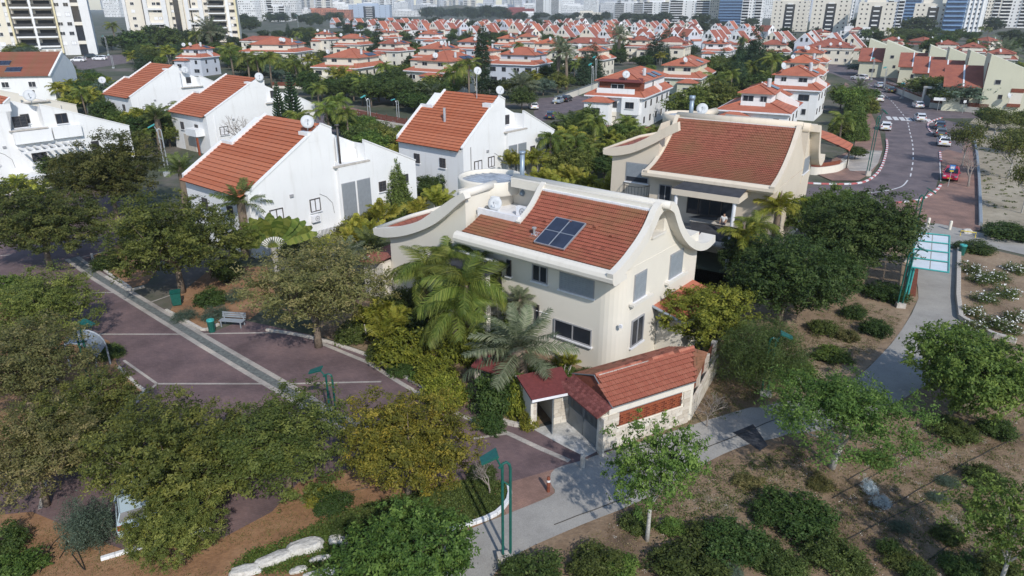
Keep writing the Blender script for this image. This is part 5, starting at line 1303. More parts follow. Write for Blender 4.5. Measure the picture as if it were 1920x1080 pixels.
win_rect(T, TF, (1508, 298), (1514, 318), X=0, mull=0, shutter=1.0); 
m = MB(); c = onplane(TF, 1195, 346, Y=yw)
m.lathe([(.01, c.z - .9), (1.3, c.z - .9), (1.3, c.z - .78), (.01, c.z - .78)], 24, (c.x, yw)); m.build('balcony_slab', M['tan'], T)
for k in range(13):
    q = math.pi + math.pi * (k + .5) / 13; b = MB(); b.tube([(c.x + 1.25 * math.cos(q), yw + 1.25 * math.sin(q), c.z - .8), (c.x + 1.25 * math.cos(q), yw + 1.25 * math.sin(q), c.z + .05)], .018, 4); b.build('baluster', M['framed'], T)
m = MB(); m.tube([(c.x + 1.25 * math.cos(q), yw + 1.25 * math.sin(q), c.z + .06) for q in [math.pi + math.pi * k / 12 for k in range(13)]], .03, 5); m.build('handrail', M['framed'], T)
# front awning and posts
ca, cb_ = onplane(TF, 1260, 352, Y=-3.3), onplane(TF, 1387, 372, Y=-3.3); zc = (ca.z + cb_.z) / 2
m = MB(); m.add([(ca.x, -3.3, zc), (cb_.x, -3.3, zc), (cb_.x, .0, zc + .45), (ca.x + .6, .0, zc + .45)], [(0, 1, 2, 3)]); m.build('awning', M['canopy'], T)
m = MB(); m.box(ca.x, cb_.x, -3.36, -3.2, zc - .5, zc - .01); m.box(cb_.x - .15, cb_.x, -3.19, 0, zc - .5, zc - .01); m.build('awning_fascia', M['captan'], T)
m = MB(); m.box(ca.x + .8, cb_.x - .2, -.15, -.02, zc + .46, zc + .56); m.build('awning_rail', M['pipe'], T)
for xx in (ca.x + .35, cb_.x - .4):
    m = MB(); m.lathe([(.16, 0), (.16, zc - .5)], 14, (xx, -3.1)); m.build('column', M['flash'], T, smooth=True)
m = MB(); m.box(-9.5, .3, -4.5, -.02, 2.1, 2.3); m.build('terrace_floor', M['strip'], T)
m = MB(); a0 = TF.loc(G(1290, 407, 3.1)); a1 = TF.loc(G(1392, 420, 3.1)); a2 = TF.loc(G(1392, 408, 3.6)); a3 = TF.loc(G(1320, 402, 3.6)); m.add([a0, a1, a2, a3], [(0, 1, 2, 3)]); m.build('lower_awning', M['canopy'], T)
m = MB(); a0 = TF.loc(G(1302, 452, 2.2)); a1 = TF.loc(G(1380, 462, 2.2)); a2 = TF.loc(G(1385, 430, 2.9)); a3 = TF.loc(G(1293, 416, 2.9)); m.add([a0, a1, a2, a3], [(0, 1, 2, 3)]); m.build('lower_awning', M['canopy'], T)
m = MB(); m.add([TF.loc(G(1293, 414, 3.0)), TF.loc(G(1385, 427, 3.0)), TF.loc(G(1385, 420, 3.1)), TF.loc(G(1293, 408, 3.1))], [(0, 1, 2, 3)]); m.build('awning_edge', M['kerb'], T)
# ---------------------------------------------------------------- person on the terrace
def person(p, rz):
    root = empty('person', p, rz); tag(root, 'person in a white shirt standing under the awning of the tan villa', 'person')
    def skin(name, pts, edges, radii, mat, sub=1):
        me = bpy.data.meshes.new(name); me.from_pydata(pts, edges, []); o = bpy.data.objects.new(name, me); COL.objects.link(o); o.parent = root
        sm = o.modifiers.new('s', 'SKIN'); ss = o.modifiers.new('u', 'SUBSURF'); ss.levels = ss.render_levels = sub
        for i, r in enumerate(radii): me.skin_vertices[0].data[i].radius = (r, r)
        me.skin_vertices[0].data[0].use_root = True; me.materials.append(mat); return o
    skin('body', [(0, 0, .95), (0, 0, 1.2), (0, 0, 1.42), (0, .0, 1.5), (0, -.01, 1.58), (0, -.02, 1.68), (.18, 0, 1.42), (.27, -.05, 1.15), (.22, -.25, 1.0), (.2, -.33, .97), (-.18, 0, 1.42), (-.26, -.04, 1.15), (-.27, -.12, .9), (-.27, -.15, .82), (.1, 0, .9), (.11, -.02, .5), (.11, 0, .08), (.12, -.16, .03), (-.1, 0, .9), (-.11, .02, .5), (-.12, 0.02, .08), (-.12, -.14, .03)],
         [(0, 1), (1, 2), (2, 3), (3, 4), (4, 5), (2, 6), (6, 7), (7, 8), (8, 9), (2, 10), (10, 11), (11, 12), (12, 13), (0, 14), (14, 15), (15, 16), (16, 17), (0, 18), (18, 19), (19, 20), (20, 21)],
         [.13, .14, .13, .06, .085, .095, .06, .045, .035, .04, .06, .045, .035, .04, .085, .06, .045, .04, .085, .06, .045, .04], M['skin'], 2)
    skin('shirt', [(0, 0, .9), (0, 0, 1.2), (0, 0, 1.43), (.19, 0, 1.42), (.27, -.04, 1.2), (-.19, 0, 1.42), (-.26, -.03, 1.2)], [(0, 1), (1, 2), (2, 3), (3, 4), (2, 5), (5, 6)], [.155, .165, .15, .075, .06, .075, .06], M['cloth'])
    skin('trousers', [(0, 0, .93), (.1, 0, .86), (.11, -.02, .5), (.11, 0, .12), (-.1, 0, .86), (-.11, .02, .5), (-.12, .02, .12)], [(0, 1), (1, 2), (2, 3), (0, 4), (4, 5), (5, 6)], [.14, .1, .075, .06, .1, .075, .06], M['trouser'])
    skin('hair', [(0, .02, 1.68), (0, .01, 1.74)], [(0, 1)], [.105, .08], M['hair'])
pp = onplane(TF, 1358, 405, Y=-1.2); person(TF.w(pp.x, -1.2, 2.3), TF.ang)
# ---------------------------------------------------------------- white gabled houses
def duplex(Lpx, label, zL=6.0, ang=51, D=10.5, W=19.0, hp=10.4, xp=8.0, deep=True, bay=True, mir=None, cname='terraced_house', org=None, roofm='tile_w', wallm='white', nx=9.0):
    o_ = org if org is not None else G(*Lpx, zL)
    f = Frame(o_[0], o_[1], ang); root = empty(cname, f.w(0, 0, 0), f.ang); tag(root, label, 'house', 'white gabled houses with red roofs')
    rq = random.Random(int(o_[0]))
    def z_at(x): return zL - .35 + (hp - zL + .35) * x / xp if x < xp else hp + (5.4 - hp) * (x - xp) / (W - xp)
    nd = 1.6; n1, n2 = nx, nx + 3.6; nz = 6.5
    w = MB()
    w.prism([(0, -.5), (W, -.5), (W, 5.4), (n2, z_at(n2)), (n2, nz), (n1, nz), (n1, z_at(n1)), (xp, hp), (0, zL - .35)], 'y', 0, .3)
    w.prism([(0, -.5), (W, -.5), (W, 5.2), (n2, z_at(n2) - .25), (n2, nz), (n1, nz), (n1, z_at(n1) - .25), (xp, hp - .3), (0, zL - .7)], 'y', .3, nd)
    w.prism([(0, -.5), (W, -.5), (W, 5.2), (xp, hp - .3), (0, zL - .7)], 'y', nd, D)
    w.build('wall', M[wallm], root)
    cps = []
    for (xa, xb) in ((-.1, xp - 1.3), (xp, n1), (n2, W + .05)):
        za, zb = z_at(max(xa, 0)) + (.0 if xa >= 0 else -.06), z_at(xb); c = MB(); c.prism([(xa, za + .02), (xb, zb + .02), (xb, zb + .14), (xa, za + .14)], 'y', -.06, .3); cps.append(c)
    c = MB(); c.prism([(-.1, zL - .5), (4.2, z_at(4.2) - .1), (4.2, z_at(4.2) + .3), (-.1, zL - .1)], 'y', D - .1, D + .2); cps.append(c)
    if deep: c.prism([(4.2, z_at(4.2) - .1), (xp, hp - .1), (xp, hp + .25), (4.2, z_at(4.2) + .3)], 'y', D - 1.9, D - 1.6); c.box(4.05, 4.35, D - 1.9, D + .2, z_at(4.2) - .2, z_at(4.2) + .28)
    for c in cps: c.build('coping', M[wallm], root)
    # tile courses, each a part
    nr = 21; cm = []
    L = math.hypot(xp + .5, (hp - zL + .35) * (xp + .5) / xp); an = math.atan2(hp - zL + .35, xp)
    k = L / nr
    def course(y0, y1, t):
        b = MB(); n = max(2, int((y1 - y0) / .45)); vs = []
        for i in range(n + 1):
            y = y0 + (y1 - y0) * i / n; zz = .02 * (i % 2); vs += [(0, y, .10 + zz), (k * 1.04, y, .015 + zz), (0, y, -.03)]
        fs = []
        for i in range(n): a = 3 * i; fs += [(a, a + 1, a + 4, a + 3), (a + 2, a, a + 3, a + 5)]
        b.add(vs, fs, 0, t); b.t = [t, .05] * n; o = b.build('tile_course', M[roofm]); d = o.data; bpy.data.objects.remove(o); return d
    A_ = [course(.3, D - .1, .3), course(.3, D - .1, .7)]; B_ = [course(.3, D - 1.85, .35), course(.3, D - 1.85, .65)] if deep else A_
    rr = random.Random(int(o_[0] * 10))
    for i in range(nr):
        x = -.5 + i * k * math.cos(an); z = zL - .35 + x * math.tan(an)
        o = bpy.data.objects.new('tile_course', rr.choice(A_ if x < 4.1 else B_)); COL.objects.link(o); o.parent = root; o.location = (x, 0, z + .02); o.rotation_euler = (0, -an, 0)
    # eave side windows
    for yy in (3.2, 7.4): window(root, (-.005, yy, 3.6), .9, 1.1, math.pi, frame='framed', mull=1, bars=True)
    # recessed terrace and bay
    s = MB(); s.box(n1 - .25, n2 + .25, -.35, 0, nz - .12, nz + .02, 0); s.build('terrace_sill', M['kerb'], root)
    window(root, (n1 + 2.2, nd - .005, nz + 1.0), .9, 1.1, -math.pi / 2, frame='framed', mull=0, bars=True)
    if bay:
        b = MB(); b.box(n1 + .1, n2 + .2, -.32, -.01, 1.0, nz - .14); b.build('bay', M[wallm], root)
        for xx in (n1 + 1.05, n1 + 2.85):
            q = empty('louvred_window', (xx, -.33, 3.1), 0, root); bb = MB(); bb.box(-.8, .8, -.03, -.005, -1.75, 1.75); bb.build('frame', M['frame'], q)
            for j in range(12): l = MB(); l.box(-.77 + j * .13, -.70 + j * .13, -.08, -.035, -1.7, 1.7); l.build('slat', M['shutter'], q)
        p_ = MB(); p_.box(n1 - .3, n1 + .2, -.3, -.01, -.5, .95); p_.build('stone_pier', M['stone'], root)
    window(root, (n1 - 2.6, -.005, 3.4), 1.1, 1.2, -math.pi / 2, frame='framed', mull=1, pane='flash')
    window(root, (2.4, -.005, 3.3), 1.3, 1.2, -math.pi / 2, frame='framed', mull=1, pane='flash')
    window(root, (W - 4.6, -.005, 3.6), .9, 1.0, -math.pi / 2, frame='framed', mull=1, bars=True)
    window(root, (W - 1.4, -.005, 3.8), .5, .9, -math.pi / 2, frame='framed', mull=0, bars=True)
    b = MB(); zz = z_at(xp - .8); b.box(xp - 1.6, xp - .2, -.02, 1.3, zz - .9, zz - .05); b.build('roof_block', M[wallm], root)
    for xx in (1.2, W - 6.2, W - 2.2):
        q = MB(); zz = min(z_at(xx), 6) - .4; q.tube([(xx, -.06, -.2), (xx, -.06, zz)], .05, 6); q.build('drain_pipe', M[rq.choice(['flash', 'dish', 'frame'])], root)
    q = MB(); q.tube([(n1 - 2.0, -.03, 4.3), (n1 - 1.3, -.03, 3.9), (n1 - .7, -.03, 3.2), (n1 - .6, -.03, 2.2)], .018, 4); q.build('cable', M['framed'], root)
    for xx, zz in ((3.9, 4.6), (W - 3.4, 2.2)): q = MB(); q.box(xx, xx + .35, -.12, -.005, zz, zz + .25); q.build('wall_box', M['frame'], root)
    return f, root, z_at
f1, r1, zf = duplex((463, 357), 'large white gabled house left of the nearest villa, black stove pipe and louvred bay')
dish(f1.w(7.0, .7, zf(7.2) - .1), 1.15, 'big white dish on the white house left of the nearest villa', .4)
ac(f1.w(6.2, -.02, 1.9), f1.ang, 'air conditioner under a window on the white house left of the nearest villa')
m = MB(); m.tube([(10.0, .5, 6.5), (10.0, .5, 10.0)], .1, 8); m.tube([(10.0, .5, 10.0), (10.0, .5, 10.1)], [.26, .2], 8); m.build('stove_pipe', M['framed'], r1, smooth=True)
m = MB(); m.prism([(10.2, 6.5), (12.5, 6.5), (12.5, 7.4), (10.2, 8.9)], 'y', 1.2, 1.35); m.build('terrace_divider', M['white'], r1)
m = MB(); m.box(6.5, 8.8, -.5, -.35, .2, 1.1); m.build('terrace_wall', M['white'], r1)
for k in range(24):
    m = MB(); m.box(5.5 + k * .15, 5.52 + k * .15, -.7, -.67, .3, 1.2); m.build('rail_bar', M['framed'], r1)
f2, r2, _ = duplex((868, 272), 'white gabled house behind the round tank tower, with a thin palm at its wall', W=17.2, xp=6.4, hp=10.6, nx=7.3)
dish(f2.w(7.2, .8, 10.4), 1.0, 'white dish on the gable of the house behind the round tank', .4)
m = MB(); z = 8.0; m.tube([(2.6, 5.2, 7.0), (2.6, 5.2, 9.3)], .16, 8); m.build('flue', M['alu'], r2)
m = MB(); m.tube([(5.8, 3, 10), (5.8, 3, 13.2)], .05, 5); m.build('mast', M['alu'], r2)
dish(f2.w(5.8, 2.9, 12.6), .9, 'white dish high on a thin mast above a red roof', .3)
f3, r3, _ = duplex((385, 213), 'white gabled house behind a bare tree, with a small corner balcony', W=18.5, hp=10.2, xp=9.0, bay=False, nx=10.0)
dish(f3.w(9.3, .2, 9.4), 1.25, 'grey dish on the white house behind the bare tree', .5)
m = MB(); m.box(-1.3, 0, 1.2, 4.2, 2.7, 3.7); m.build('balcony', M['white'], r3)
m = MB(); m.box(-1.2, -.95, 1.4, 1.65, -.3, 2.69); m.build('pillar', M['clay'], r3)
m = MB(); m.box(-.04, .0, 4.3, 7.5, -.3, 2.4); m.build('stone_cladding', M['stone'], r3)
f4, r4, _ = duplex((243, 178), 'white gabled house furthest left of the three stepped ones, two dishes on top', W=19, hp=10.4, xp=8.6, bay=False, nx=9.4)
dish(f4.w(.5, 11.2, 6.8), 1.25, 'white dish on the back corner of the furthest stepped white house', .3)
dish(f4.w(11, 1.2, 8.4), 1.3, 'pale dish in the roof recess of the furthest stepped white house', .6)
oR = G(240, 228, 6); a51 = math.radians(51)
f5, r5, z5 = duplex(None, 'white house at the left edge with railed terrace windows and slatted pergola', org=(oR.x - 18.5 * math.cos(a51), oR.y - 18.5 * math.sin(a51)), W=18.5, bay=False, hp=10.2, xp=6.0, nx=5.2)
m = MB(); m.box(5.2, 9.2, -.6, -.01, 4.9, 6.3); m.build('bay', M['white'], r5)
m = MB(); m.box(9.4, 12.6, -.5, -.01, 5.0, 6.4); m.build('bay', M['white'], r5)
window(r5, (6.6, .9, 7.3), 1.5, 1.3, -math.pi / 2, frame='framed', mull=1, bars=True)
window(r5, (10.8, -.02, 7.3), 1.3, 1.2, -math.pi / 2, frame='framed', mull=1)
window(r5, (7.4, -.02, 3.2), 1.6, 1.3, -math.pi / 2, frame='framed', mull=1, bars=True)
for k in range(9):
    m = MB(); m.box(5.4 + k * .8, 5.55 + k * .8, -2.6, -.02, 4.3, 4.55); m.build('pergola_beam', M['white'], r5)
m = MB(); m.box(4.9, 12.5, -2.7, -2.5, 4.05, 4.3); m.build('pergola_beam', M['white'], r5)
m = MB(); m.box(-1, 14, -4.0, -3.8, -.5, 1.6); m.box(4, 13.9, -3.8, -.02, 1.3, 1.5); m.build('terrace_wall', M['white'], r5)
dish(f5.w(3.7, .4, z5(3.7) - .1), 1.3, 'left one of two big dishes on the white house at the left edge', .4)
dish(f5.w(8.2, .5, 9.2), 1.35, 'right one of two big dishes on the white house at the left edge', .5)
oR = G(141, 190, 6); f6, r6, _ = duplex(None, 'cream white gabled wall behind the left edge house, tiny window high up', org=(oR.x - 18.5 * math.cos(a51), oR.y - 18.5 * math.sin(a51)), W=18.5, bay=False, hp=9.8, xp=4.5, nx=11, wallm='creamlight')
# the large red roof top left
eR = G(95, 140, 6); f7 = Frame(eR.x, eR.y, 12); r7 = empty('terraced_house', f7.w(0, 0, 0), f7.ang); tag(r7, 'white house at top left whose big red roof slopes towards the camera with solar panels', 'house', 'white gabled houses with red roofs')
m = MB(); m.box(-24, 0, 0, 15, -.5, 5.8); m.build('wall', M['white'], r7)
m = MB(); hz = 10.2; m.prism([(0, 5.8), (15, 5.8), (14, 7.6), (9.5, hz), (6.8, 9.3), (6.6, 9.0)], 'x', -.35, 0.0); m.build('gable', M['white'], r7)
k7 = 20; sl7 = math.atan2(hz - 5.8, 9.2); L7 = math.hypot(hz - 5.8, 9.9)
for i in range(k7):
    b = MB(); s = L7 / k7; b.add([(-24, 0, .08), (-.3, 0, .08), (-.3, s * 1.03, .02), (-24, s * 1.03, .02), (-24, 0, 0), (-.3, 0, 0)], [(0, 1, 2, 3), (4, 5, 1, 0)], 0, rt.uniform(.3, .6))
    o = b.build('tile_course', M['tile_b'], r7, loc=(0, -.6 + i * s * math.cos(sl7), 5.75 + i * s * math.sin(sl7) + .02)); o.rotation_euler = (sl7, 0, 0)
m = MB(); m.prism([(-.6, 5.7), (9.4, hz), (9.4, hz + .3), (-.7, 5.95)], 'x', -.3, .1); m.build('coping', M['white'], r7)
for x in (-4.2, -9.6): window(r7, (x, -.005, 4.0), 1.5, 1.2, -math.pi / 2, frame='framew', mull=1, bars=True)
def panels(p, rz, sl, n, label, grp='roof solar panels', w=1.0, h=1.9):
    root = empty('solar_panel', p, rz); tag(root, label, 'solar panel', grp)
    for i in range(n):
        b = MB(); b.box(i * (w + .08), i * (w + .08) + w, 0, h, .04, .1); o = b.build('panel', M['solar'], root); o.rotation_euler = (sl, 0, 0)
    b = MB(); b.box(-.05, n * (w + .08), -.04, -.01, .0, .12); b.box(-.05, n * (w + .08), h + .01, h + .04, .0, .12); o = b.build('frame', M['alu'], root); o.rotation_euler = (sl, 0, 0)
    return root
panels(f7.w(-9.5, 1.0, 5.75 + 1.6 * math.tan(sl7) + .12), f7.ang, sl7, 3, 'lower row of dark solar panels on the big roof at top left')
panels(f7.w(-12.5, 3.6, 5.75 + 4.2 * math.tan(sl7) + .12), f7.ang, sl7, 3, 'upper row of dark solar panels on the big roof at top left')
# ---------------------------------------------------------------- hip roofed villas
def hip(mb, x0, x1, y0, y1, z, pitch, over=.5, t=.5):
    x0 -= over; x1 += over; y0 -= over; y1 += over; w, d = x1 - x0, y1 - y0; r = min(w, d) / 2; h = r * pitch
    if w >= d: a, b = (x0 + r, (y0 + y1) / 2, z + h), (x1 - r, (y0 + y1) / 2, z + h)
    else: a, b = ((x0 + x1) / 2, y0 + r, z + h), ((x0 + x1) / 2, y1 - r, z + h)
    c = [(x0, y0, z), (x1, y0, z), (x1, y1, z), (x0, y1, z)]
    if w >= d: mb.add(c + [a, b], [(0, 1, 5, 4), (1, 2, 5), (2, 3, 4, 5), (3, 0, 4), (3, 2, 1, 0)], 0, t)
    else: mb.add(c + [a, b], [(0, 1, 4), (1, 2, 5, 4), (2, 3, 5), (3, 0, 4, 5), (3, 2, 1, 0)], 0, t)
    return a, b, c, h
HS = []
def villa(px, ang, w, d, label, ze=5.6, wall='beige', roof='roof', up=(.4, -1.6, 2.4, -.2), upz=2.3, pitch=.38, skirt=True, grp='hip roofed villas behind', tank=1, pan=1, dsh=1, clad=False, z0=-.5, org=None, zt=None):
    o_ = org if org is not None else G(*px, ze); f = Frame(o_[0], o_[1], ang); root = empty('villa', f.w(0, 0, 0), f.ang); tag(root, label, 'house', grp)
    HS.append((o_[0] - w / 2 * math.cos(math.radians(ang)) - d / 2 * math.sin(math.radians(ang)), o_[1] - w / 2 * math.sin(math.radians(ang)) + d / 2 * math.cos(math.radians(ang)), max(w, d) * .55))
    rr = random.Random(int(o_[0] * 7 + o_[1]))
    m = MB(); m.box(-w, 0, 0, d, z0, ze - .02); m.build('wall', M[wall], root)
    ux0, ux1, uy0, uy1 = -w + up[0], up[1], up[2], d + up[3]
    rm = MB(); ph = 1.5
    for (A, B) in (((-w - .5, -.5), (.5, -.5)), ((.5, -.5), (.5, d + .5)), ((.5, d + .5), (-w - .5, d + .5)), ((-w - .5, d + .5), (-w - .5, -.5))): pass
    o4 = [(-w - .5, -.5), (.5, -.5), (.5, d + .5), (-w - .5, d + .5)]; i4 = [(ux0, uy0), (ux1, uy0), (ux1, uy1), (ux0, uy1)]
    if skirt:
        rm.add([(*p, ze) for p in o4] + [(*p, ze + 1.0) for p in i4], [(0, 1, 5, 4), (1, 2, 6, 5), (2, 3, 7, 6), (3, 0, 4, 7)]); rm.build('lower_roof', M[roof], root)
        for p, q in zip(o4, i4):
            c = MB(); c.tube([(*p, ze + .03), (*q, ze + 1.04)], .11, 5); c.build('hip_cap', M[roof], root)
    fz = MB()
    for (xa, xb, ya, yb) in ((-w - .55, .55, -.56, -.46), (-w - .55, .55, d + .46, d + .56), (-w - .56, -w - .46, -.45, d + .45), (.46, .56, -.45, d + .45)): fz.box(xa, xb, ya, yb, ze - .2, ze + .02)
    fz.build('fascia', M['flash'], root)
    m = MB(); zu = ze + upz; m.box(ux0 + .05, ux1 - .05, uy0 + .05, uy1 - .05, ze, zu); m.build('upper_wall', M[wall], root)
    rm = MB(); a, b, c, h = hip(rm, ux0, ux1, uy0, uy1, zu, pitch); rm.build('upper_roof', M[roof], root)
    for p, q in ((c[0], a), (c[1], a if ux1 - ux0 < uy1 - uy0 else b), (c[2], b), (c[3], b if ux1 - ux0 < uy1 - uy0 else a), (a, b)):
        k = MB(); k.tube([Vector(p) + Vector((0, 0, .04)), Vector(q) + Vector((0, 0, .05))], .11, 5); k.build('hip_cap', M[roof], root)
    # white raked parapet wall on the side slope
    if rr.random() < .7:
        y = uy0 + (uy1 - uy0) * rr.uniform(.35, .6); k = MB(); k.prism([(ux1 - 2.5, zu - .2), (ux1 - 2.5, zu + 1.3), (.5, ze + .7), (.5, ze - .2)], 'y', y, y + .22); k.build('party_wall', M[wall if wall != 'tan' else 'cream'], root)
    if skirt and rr.random() < .75:      # lower wing in front with its own little hip roof
        lx = -w + .2 if rr.random() < .5 else -w * .48; rx_ = lx + w * .45; k = MB(); k.box(lx, rx_, -2.4, -.01, z0, ze - .9); k.build('wing_wall', M[wall], root); k = MB(); hip(k, lx, rx_, -2.4, .6, ze - .88, .42, .4); k.build('wing_roof', M[roof], root)
        window(root, ((lx + rx_) / 2, -2.405, 3.2), 1.5, 1.1, -math.pi / 2, frame='frame', mull=1, sill=False)
    if skirt: k = MB(); k.box(ux0 + .3, ux1 - .6, uy0 - 1.3, uy0 - 1.15, ze + .35, ze + 1.25); k.build('terrace_parapet', M['white' if wall == 'white' else 'cream'], root)
    if rr.random() < .6: k = MB(); k.box(-w * .95, -w * .6, -.9, -.01, 2.6, 3.6); k.build('balcony', M[wall], root)
    nx = max(2, int(w / 3.2))
    for z in (1.6, 4.2):
        for i in range(nx):
            ww = rr.choice([.8, .8, 1.2, 1.9]); window(root, (-w + w * (i + .5) / nx + rr.uniform(-.3, .3), -.004, z), ww, 1.1, -math.pi / 2, frame=rr.choice(['framed', 'frame', 'framew']), mull=1 if ww > 1 else 0, sill=False)
        ny = max(2, int(d / 3.4))
        for i in range(ny): window(root, (.004, d * (i + .5) / ny + rr.uniform(-.3, .3), z), .7, 1.1, 0.0, frame='framed', mull=0, sill=False)
    for i in range(2): window(root, (ux0 + (ux1 - ux0) * (i + .5) / 2, uy0 + .046, ze + upz * .58), rr.choice([1.0, 1.6]), 1.25, -math.pi / 2, frame='frame', mull=1, sill=False)
    window(root, (ux1 - .046, (uy0 + uy1) / 2, ze + upz * .6), .9, 1.1, 0.0, frame='frame', mull=1, sill=False)
    if clad: k = MB(); k.box(-w * .62, -w * .2, -.05, -.005, z0, 2.9); k.build('stone_cladding', M['cream'], root)
    base = f.w((ux0 + ux1) / 2, uy0 + 1.5, zu + .5)
    rx = ux1 + .5; rr2 = min(ux1 - ux0 + 1, uy1 - uy0 + 1) / 2; sl = math.atan(pitch)
    for i in range(tank):
        q = (rx - 1.6 - i * .4, uy0 + (uy1 - uy0) * (.35 + .25 * i)); zz = zu + (rx - q[0]) * pitch
        tk = MB(); tk.lathe([(.01, zz + .1), (.32, zz + .1), (.32, zz + 1.35), (.01, zz + 1.4)], 12, q); o = tk.build('water_tank', M['dish'], root)
    for i in range(pan):
        q = (rx - .5, uy0 + (uy1 - uy0) * (.5 + .2 * i)); zz = zu + .5 * pitch
        b = MB(); b.box(0, .95, 0, 1.7, .06, .13); b.box(1.05, 2.0, 0, 1.7, .06, .13); o = b.build('solar_panel', M['solar'], root, loc=(q[0] + .1, q[1], zz - .02)); o.rotation_euler = (sl, 0, math.pi / 2)
    for i in range(dsh):
        p = f.w(rr.uniform(ux0, ux1), uy0 - .3 + rr.uniform(0, 1), 0); dish((p.x, p.y, zu + rr.uniform(.1, .8)), rr.uniform(1.0, 1.4), 'white dish on the roof of a hip roofed villa', rr.uniform(0, .8), 'dishes on the villas behind')
    return f, root
VW = [
 ((1205, 183), -26, 10, 19, 'white villa with dark burgundy attic front in the middle of the view', 'white', 'roof', dict(clad=True, up=(1.2, -1.0, 1.6, -.6), dsh=1, tank=1, pan=2)),
 ((1312, 147), -24, 9, 19, 'cream villa behind the burgundy attic one, small pergola on its terrace', 'shedcream', 'roof', dict(tank=0)),
 ((1366, 96), -26, 9, 15, 'villa with clustered dishes left of the tall pines', 'white', 'roof', dict(dsh=3)),
 ((1478, 213), -28, 10, 13, 'white villa right behind the tan curved villa with wide flat skirt roof', 'white', 'roof', dict(dsh=0, tank=1, pan=1, up=(2.5, -3.0, 2.8, -.6))),
 ((1535, 170), -30, 9, 12, 'second white villa up the street with solar tank above a white wall', 'white', 'roof', dict(tank=2)),
 ((1540, 140), -28, 9, 12, 'third villa up the street with orange upper roof', 'cream', 'roof3', dict(tank=1)),
 ((1548, 117), -28, 9, 12, 'fourth villa up the street, cream with steep red roof', 'beige', 'roof', dict(dsh=2)),
 ((1598, 92), -28, 16, 14, 'big red hip roof with cream gable near the top of the street', 'beige', 'roof2', dict(skirt=False, up=(0, 0, 0, 0), upz=.4, dsh=2)),
 ((833, 136), -33, 12, 15, 'cream villa left of the tall cypress, thick queen palm at its wall', 'beige', 'roof', dict(pan=2, up=(1.6, -.5, 2.4, -.6))),
 ((1000, 122), -26, 14, 12, 'pale grey blue villa right of the tall cypress', 'palegrey', 'roof', dict(up=(2.6, -1.0, 3.0, -.6), pan=1)),
 ((1130, 112), -26, 9, 11, 'yellowish villa behind the twin date palms', 'beige', 'roof', dict(tank=0)),
 ((1045, 96), -26, 10, 11, 'yellow villa just left of the twin date palms', 'beige', 'roof3', dict()),
 ((668, 128), -20, 13, 14, 'cream villa with three solar panels behind the twin conical pines', 'beige', 'roof', dict(pan=2, up=(2.5, -1.0, 2.6, -.6))),
 ((552, 98), -10, 21, 14, 'wide cream villa with broad red roof behind a row of palms', 'cream', 'roof', dict(up=(3.5, -2.5, 2.6, -.6), pan=2, dsh=2)),
 ((675, 84), -20, 12, 10, 'cream villa with a row of upper windows behind the three panel one', 'beige', 'roof', dict(dsh=1)),
 ((616, 74), -20, 9, 9, 'small villa with a white dish mast in the second row', 'cream', 'roof', dict(dsh=2)),
 ((830, 108), -30, 11, 12, 'villa with two white tanks behind the queen palm villa', 'cream', 'roof', dict(tank=2)),
 ((815, 74), -28, 11, 10, 'villa with paired panels high in the left middle', 'white', 'roof', dict(pan=2, tank=0)),
 ((895, 92), -28, 10, 10, 'villa with two water tanks left of the cypress top', 'palegrey', 'roof', dict(tank=2)),
 ((1000, 80), -26, 9, 9, 'small villa with white tank between cypress and date palms', 'beige', 'roof', dict(tank=1)),
 ((960, 84), -26, 8, 9, 'orange roofed villa beside a conical conifer', 'cream', 'roof3', dict()),
 ((1135, 84), -26, 18, 10, 'long low red roof behind the twin date palms', 'cream', 'roof2', dict(skirt=False, up=(0, 0, 0, 0), upz=.4, dsh=1)),
 ((1285, 86), -26, 12, 11, 'broad red hip roof in front of the big araucaria', 'beige', 'roof2', dict(up=(.5, -.5, .5, -.5), upz=1.2)),
 ((1220, 88), -26, 10, 9, 'red roof beside the pale date palm', 'beige', 'roof2', dict()),
 ((1478, 98), -26, 10, 9, 'red roofed villa right of the tall pines', 'cream', 'roof2', dict()),
 ((375, 108), -15, 8, 9, 'small grey villa beneath the apartment blocks', 'palegrey', 'roof', dict(dsh=2)),
 ((745, 96), -28, 10, 10, 'villa with red skirt roof right of the dark conifer', 'cream', 'roof2', dict(dsh=2)),
 ((520, 78), -10, 18, 8, 'long red roof against the second apartment block', 'cream', 'roof2', dict(skirt=False, up=(0, 0, 0, 0), upz=.4, dsh=0, tank=0, pan=0)),
 ((735, 70), -25, 10, 9, 'villa with two dishes on its red roof left of the middle', 'cream', 'roof', dict(dsh=2)),
 ((925, 112), -28, 8, 8, 'small villa peeping out right behind the tall cypress', 'cream', 'roof', dict()),
]
for px, an, w_, d_, lb, wm, rf, kw in VW: villa(px, an, w_, d_, lb, wall=wm, roof=rf, **kw)
fa = Frame(*G(1205, 183, 5.6)[:2], -26); ra = [o for o in COL.objects if o.get('label', '').startswith('white villa with dark burgundy')][0]
m = MB(); m.box(-8.4, -.7, 1.3, 3.2, 5.65, 8.15); m.build('attic', M['wood'], ra)
m = MB(); m.add([(-8.9, .6, 8.0), (-.3, .6, 8.0), (-1.0, 3.2, 8.5), (-8.2, 3.2, 8.5), (-8.9, .6, 7.9), (-.3, .6, 7.9)], [(0, 1, 2, 3), (4, 5, 1, 0)]); m.build('attic_roof', M['burgundy'], ra)
window(ra, (-5.0, 1.295, 7.0), 2.4, 1.0, -math.pi / 2, frame='framew', mull=1, sill=False)
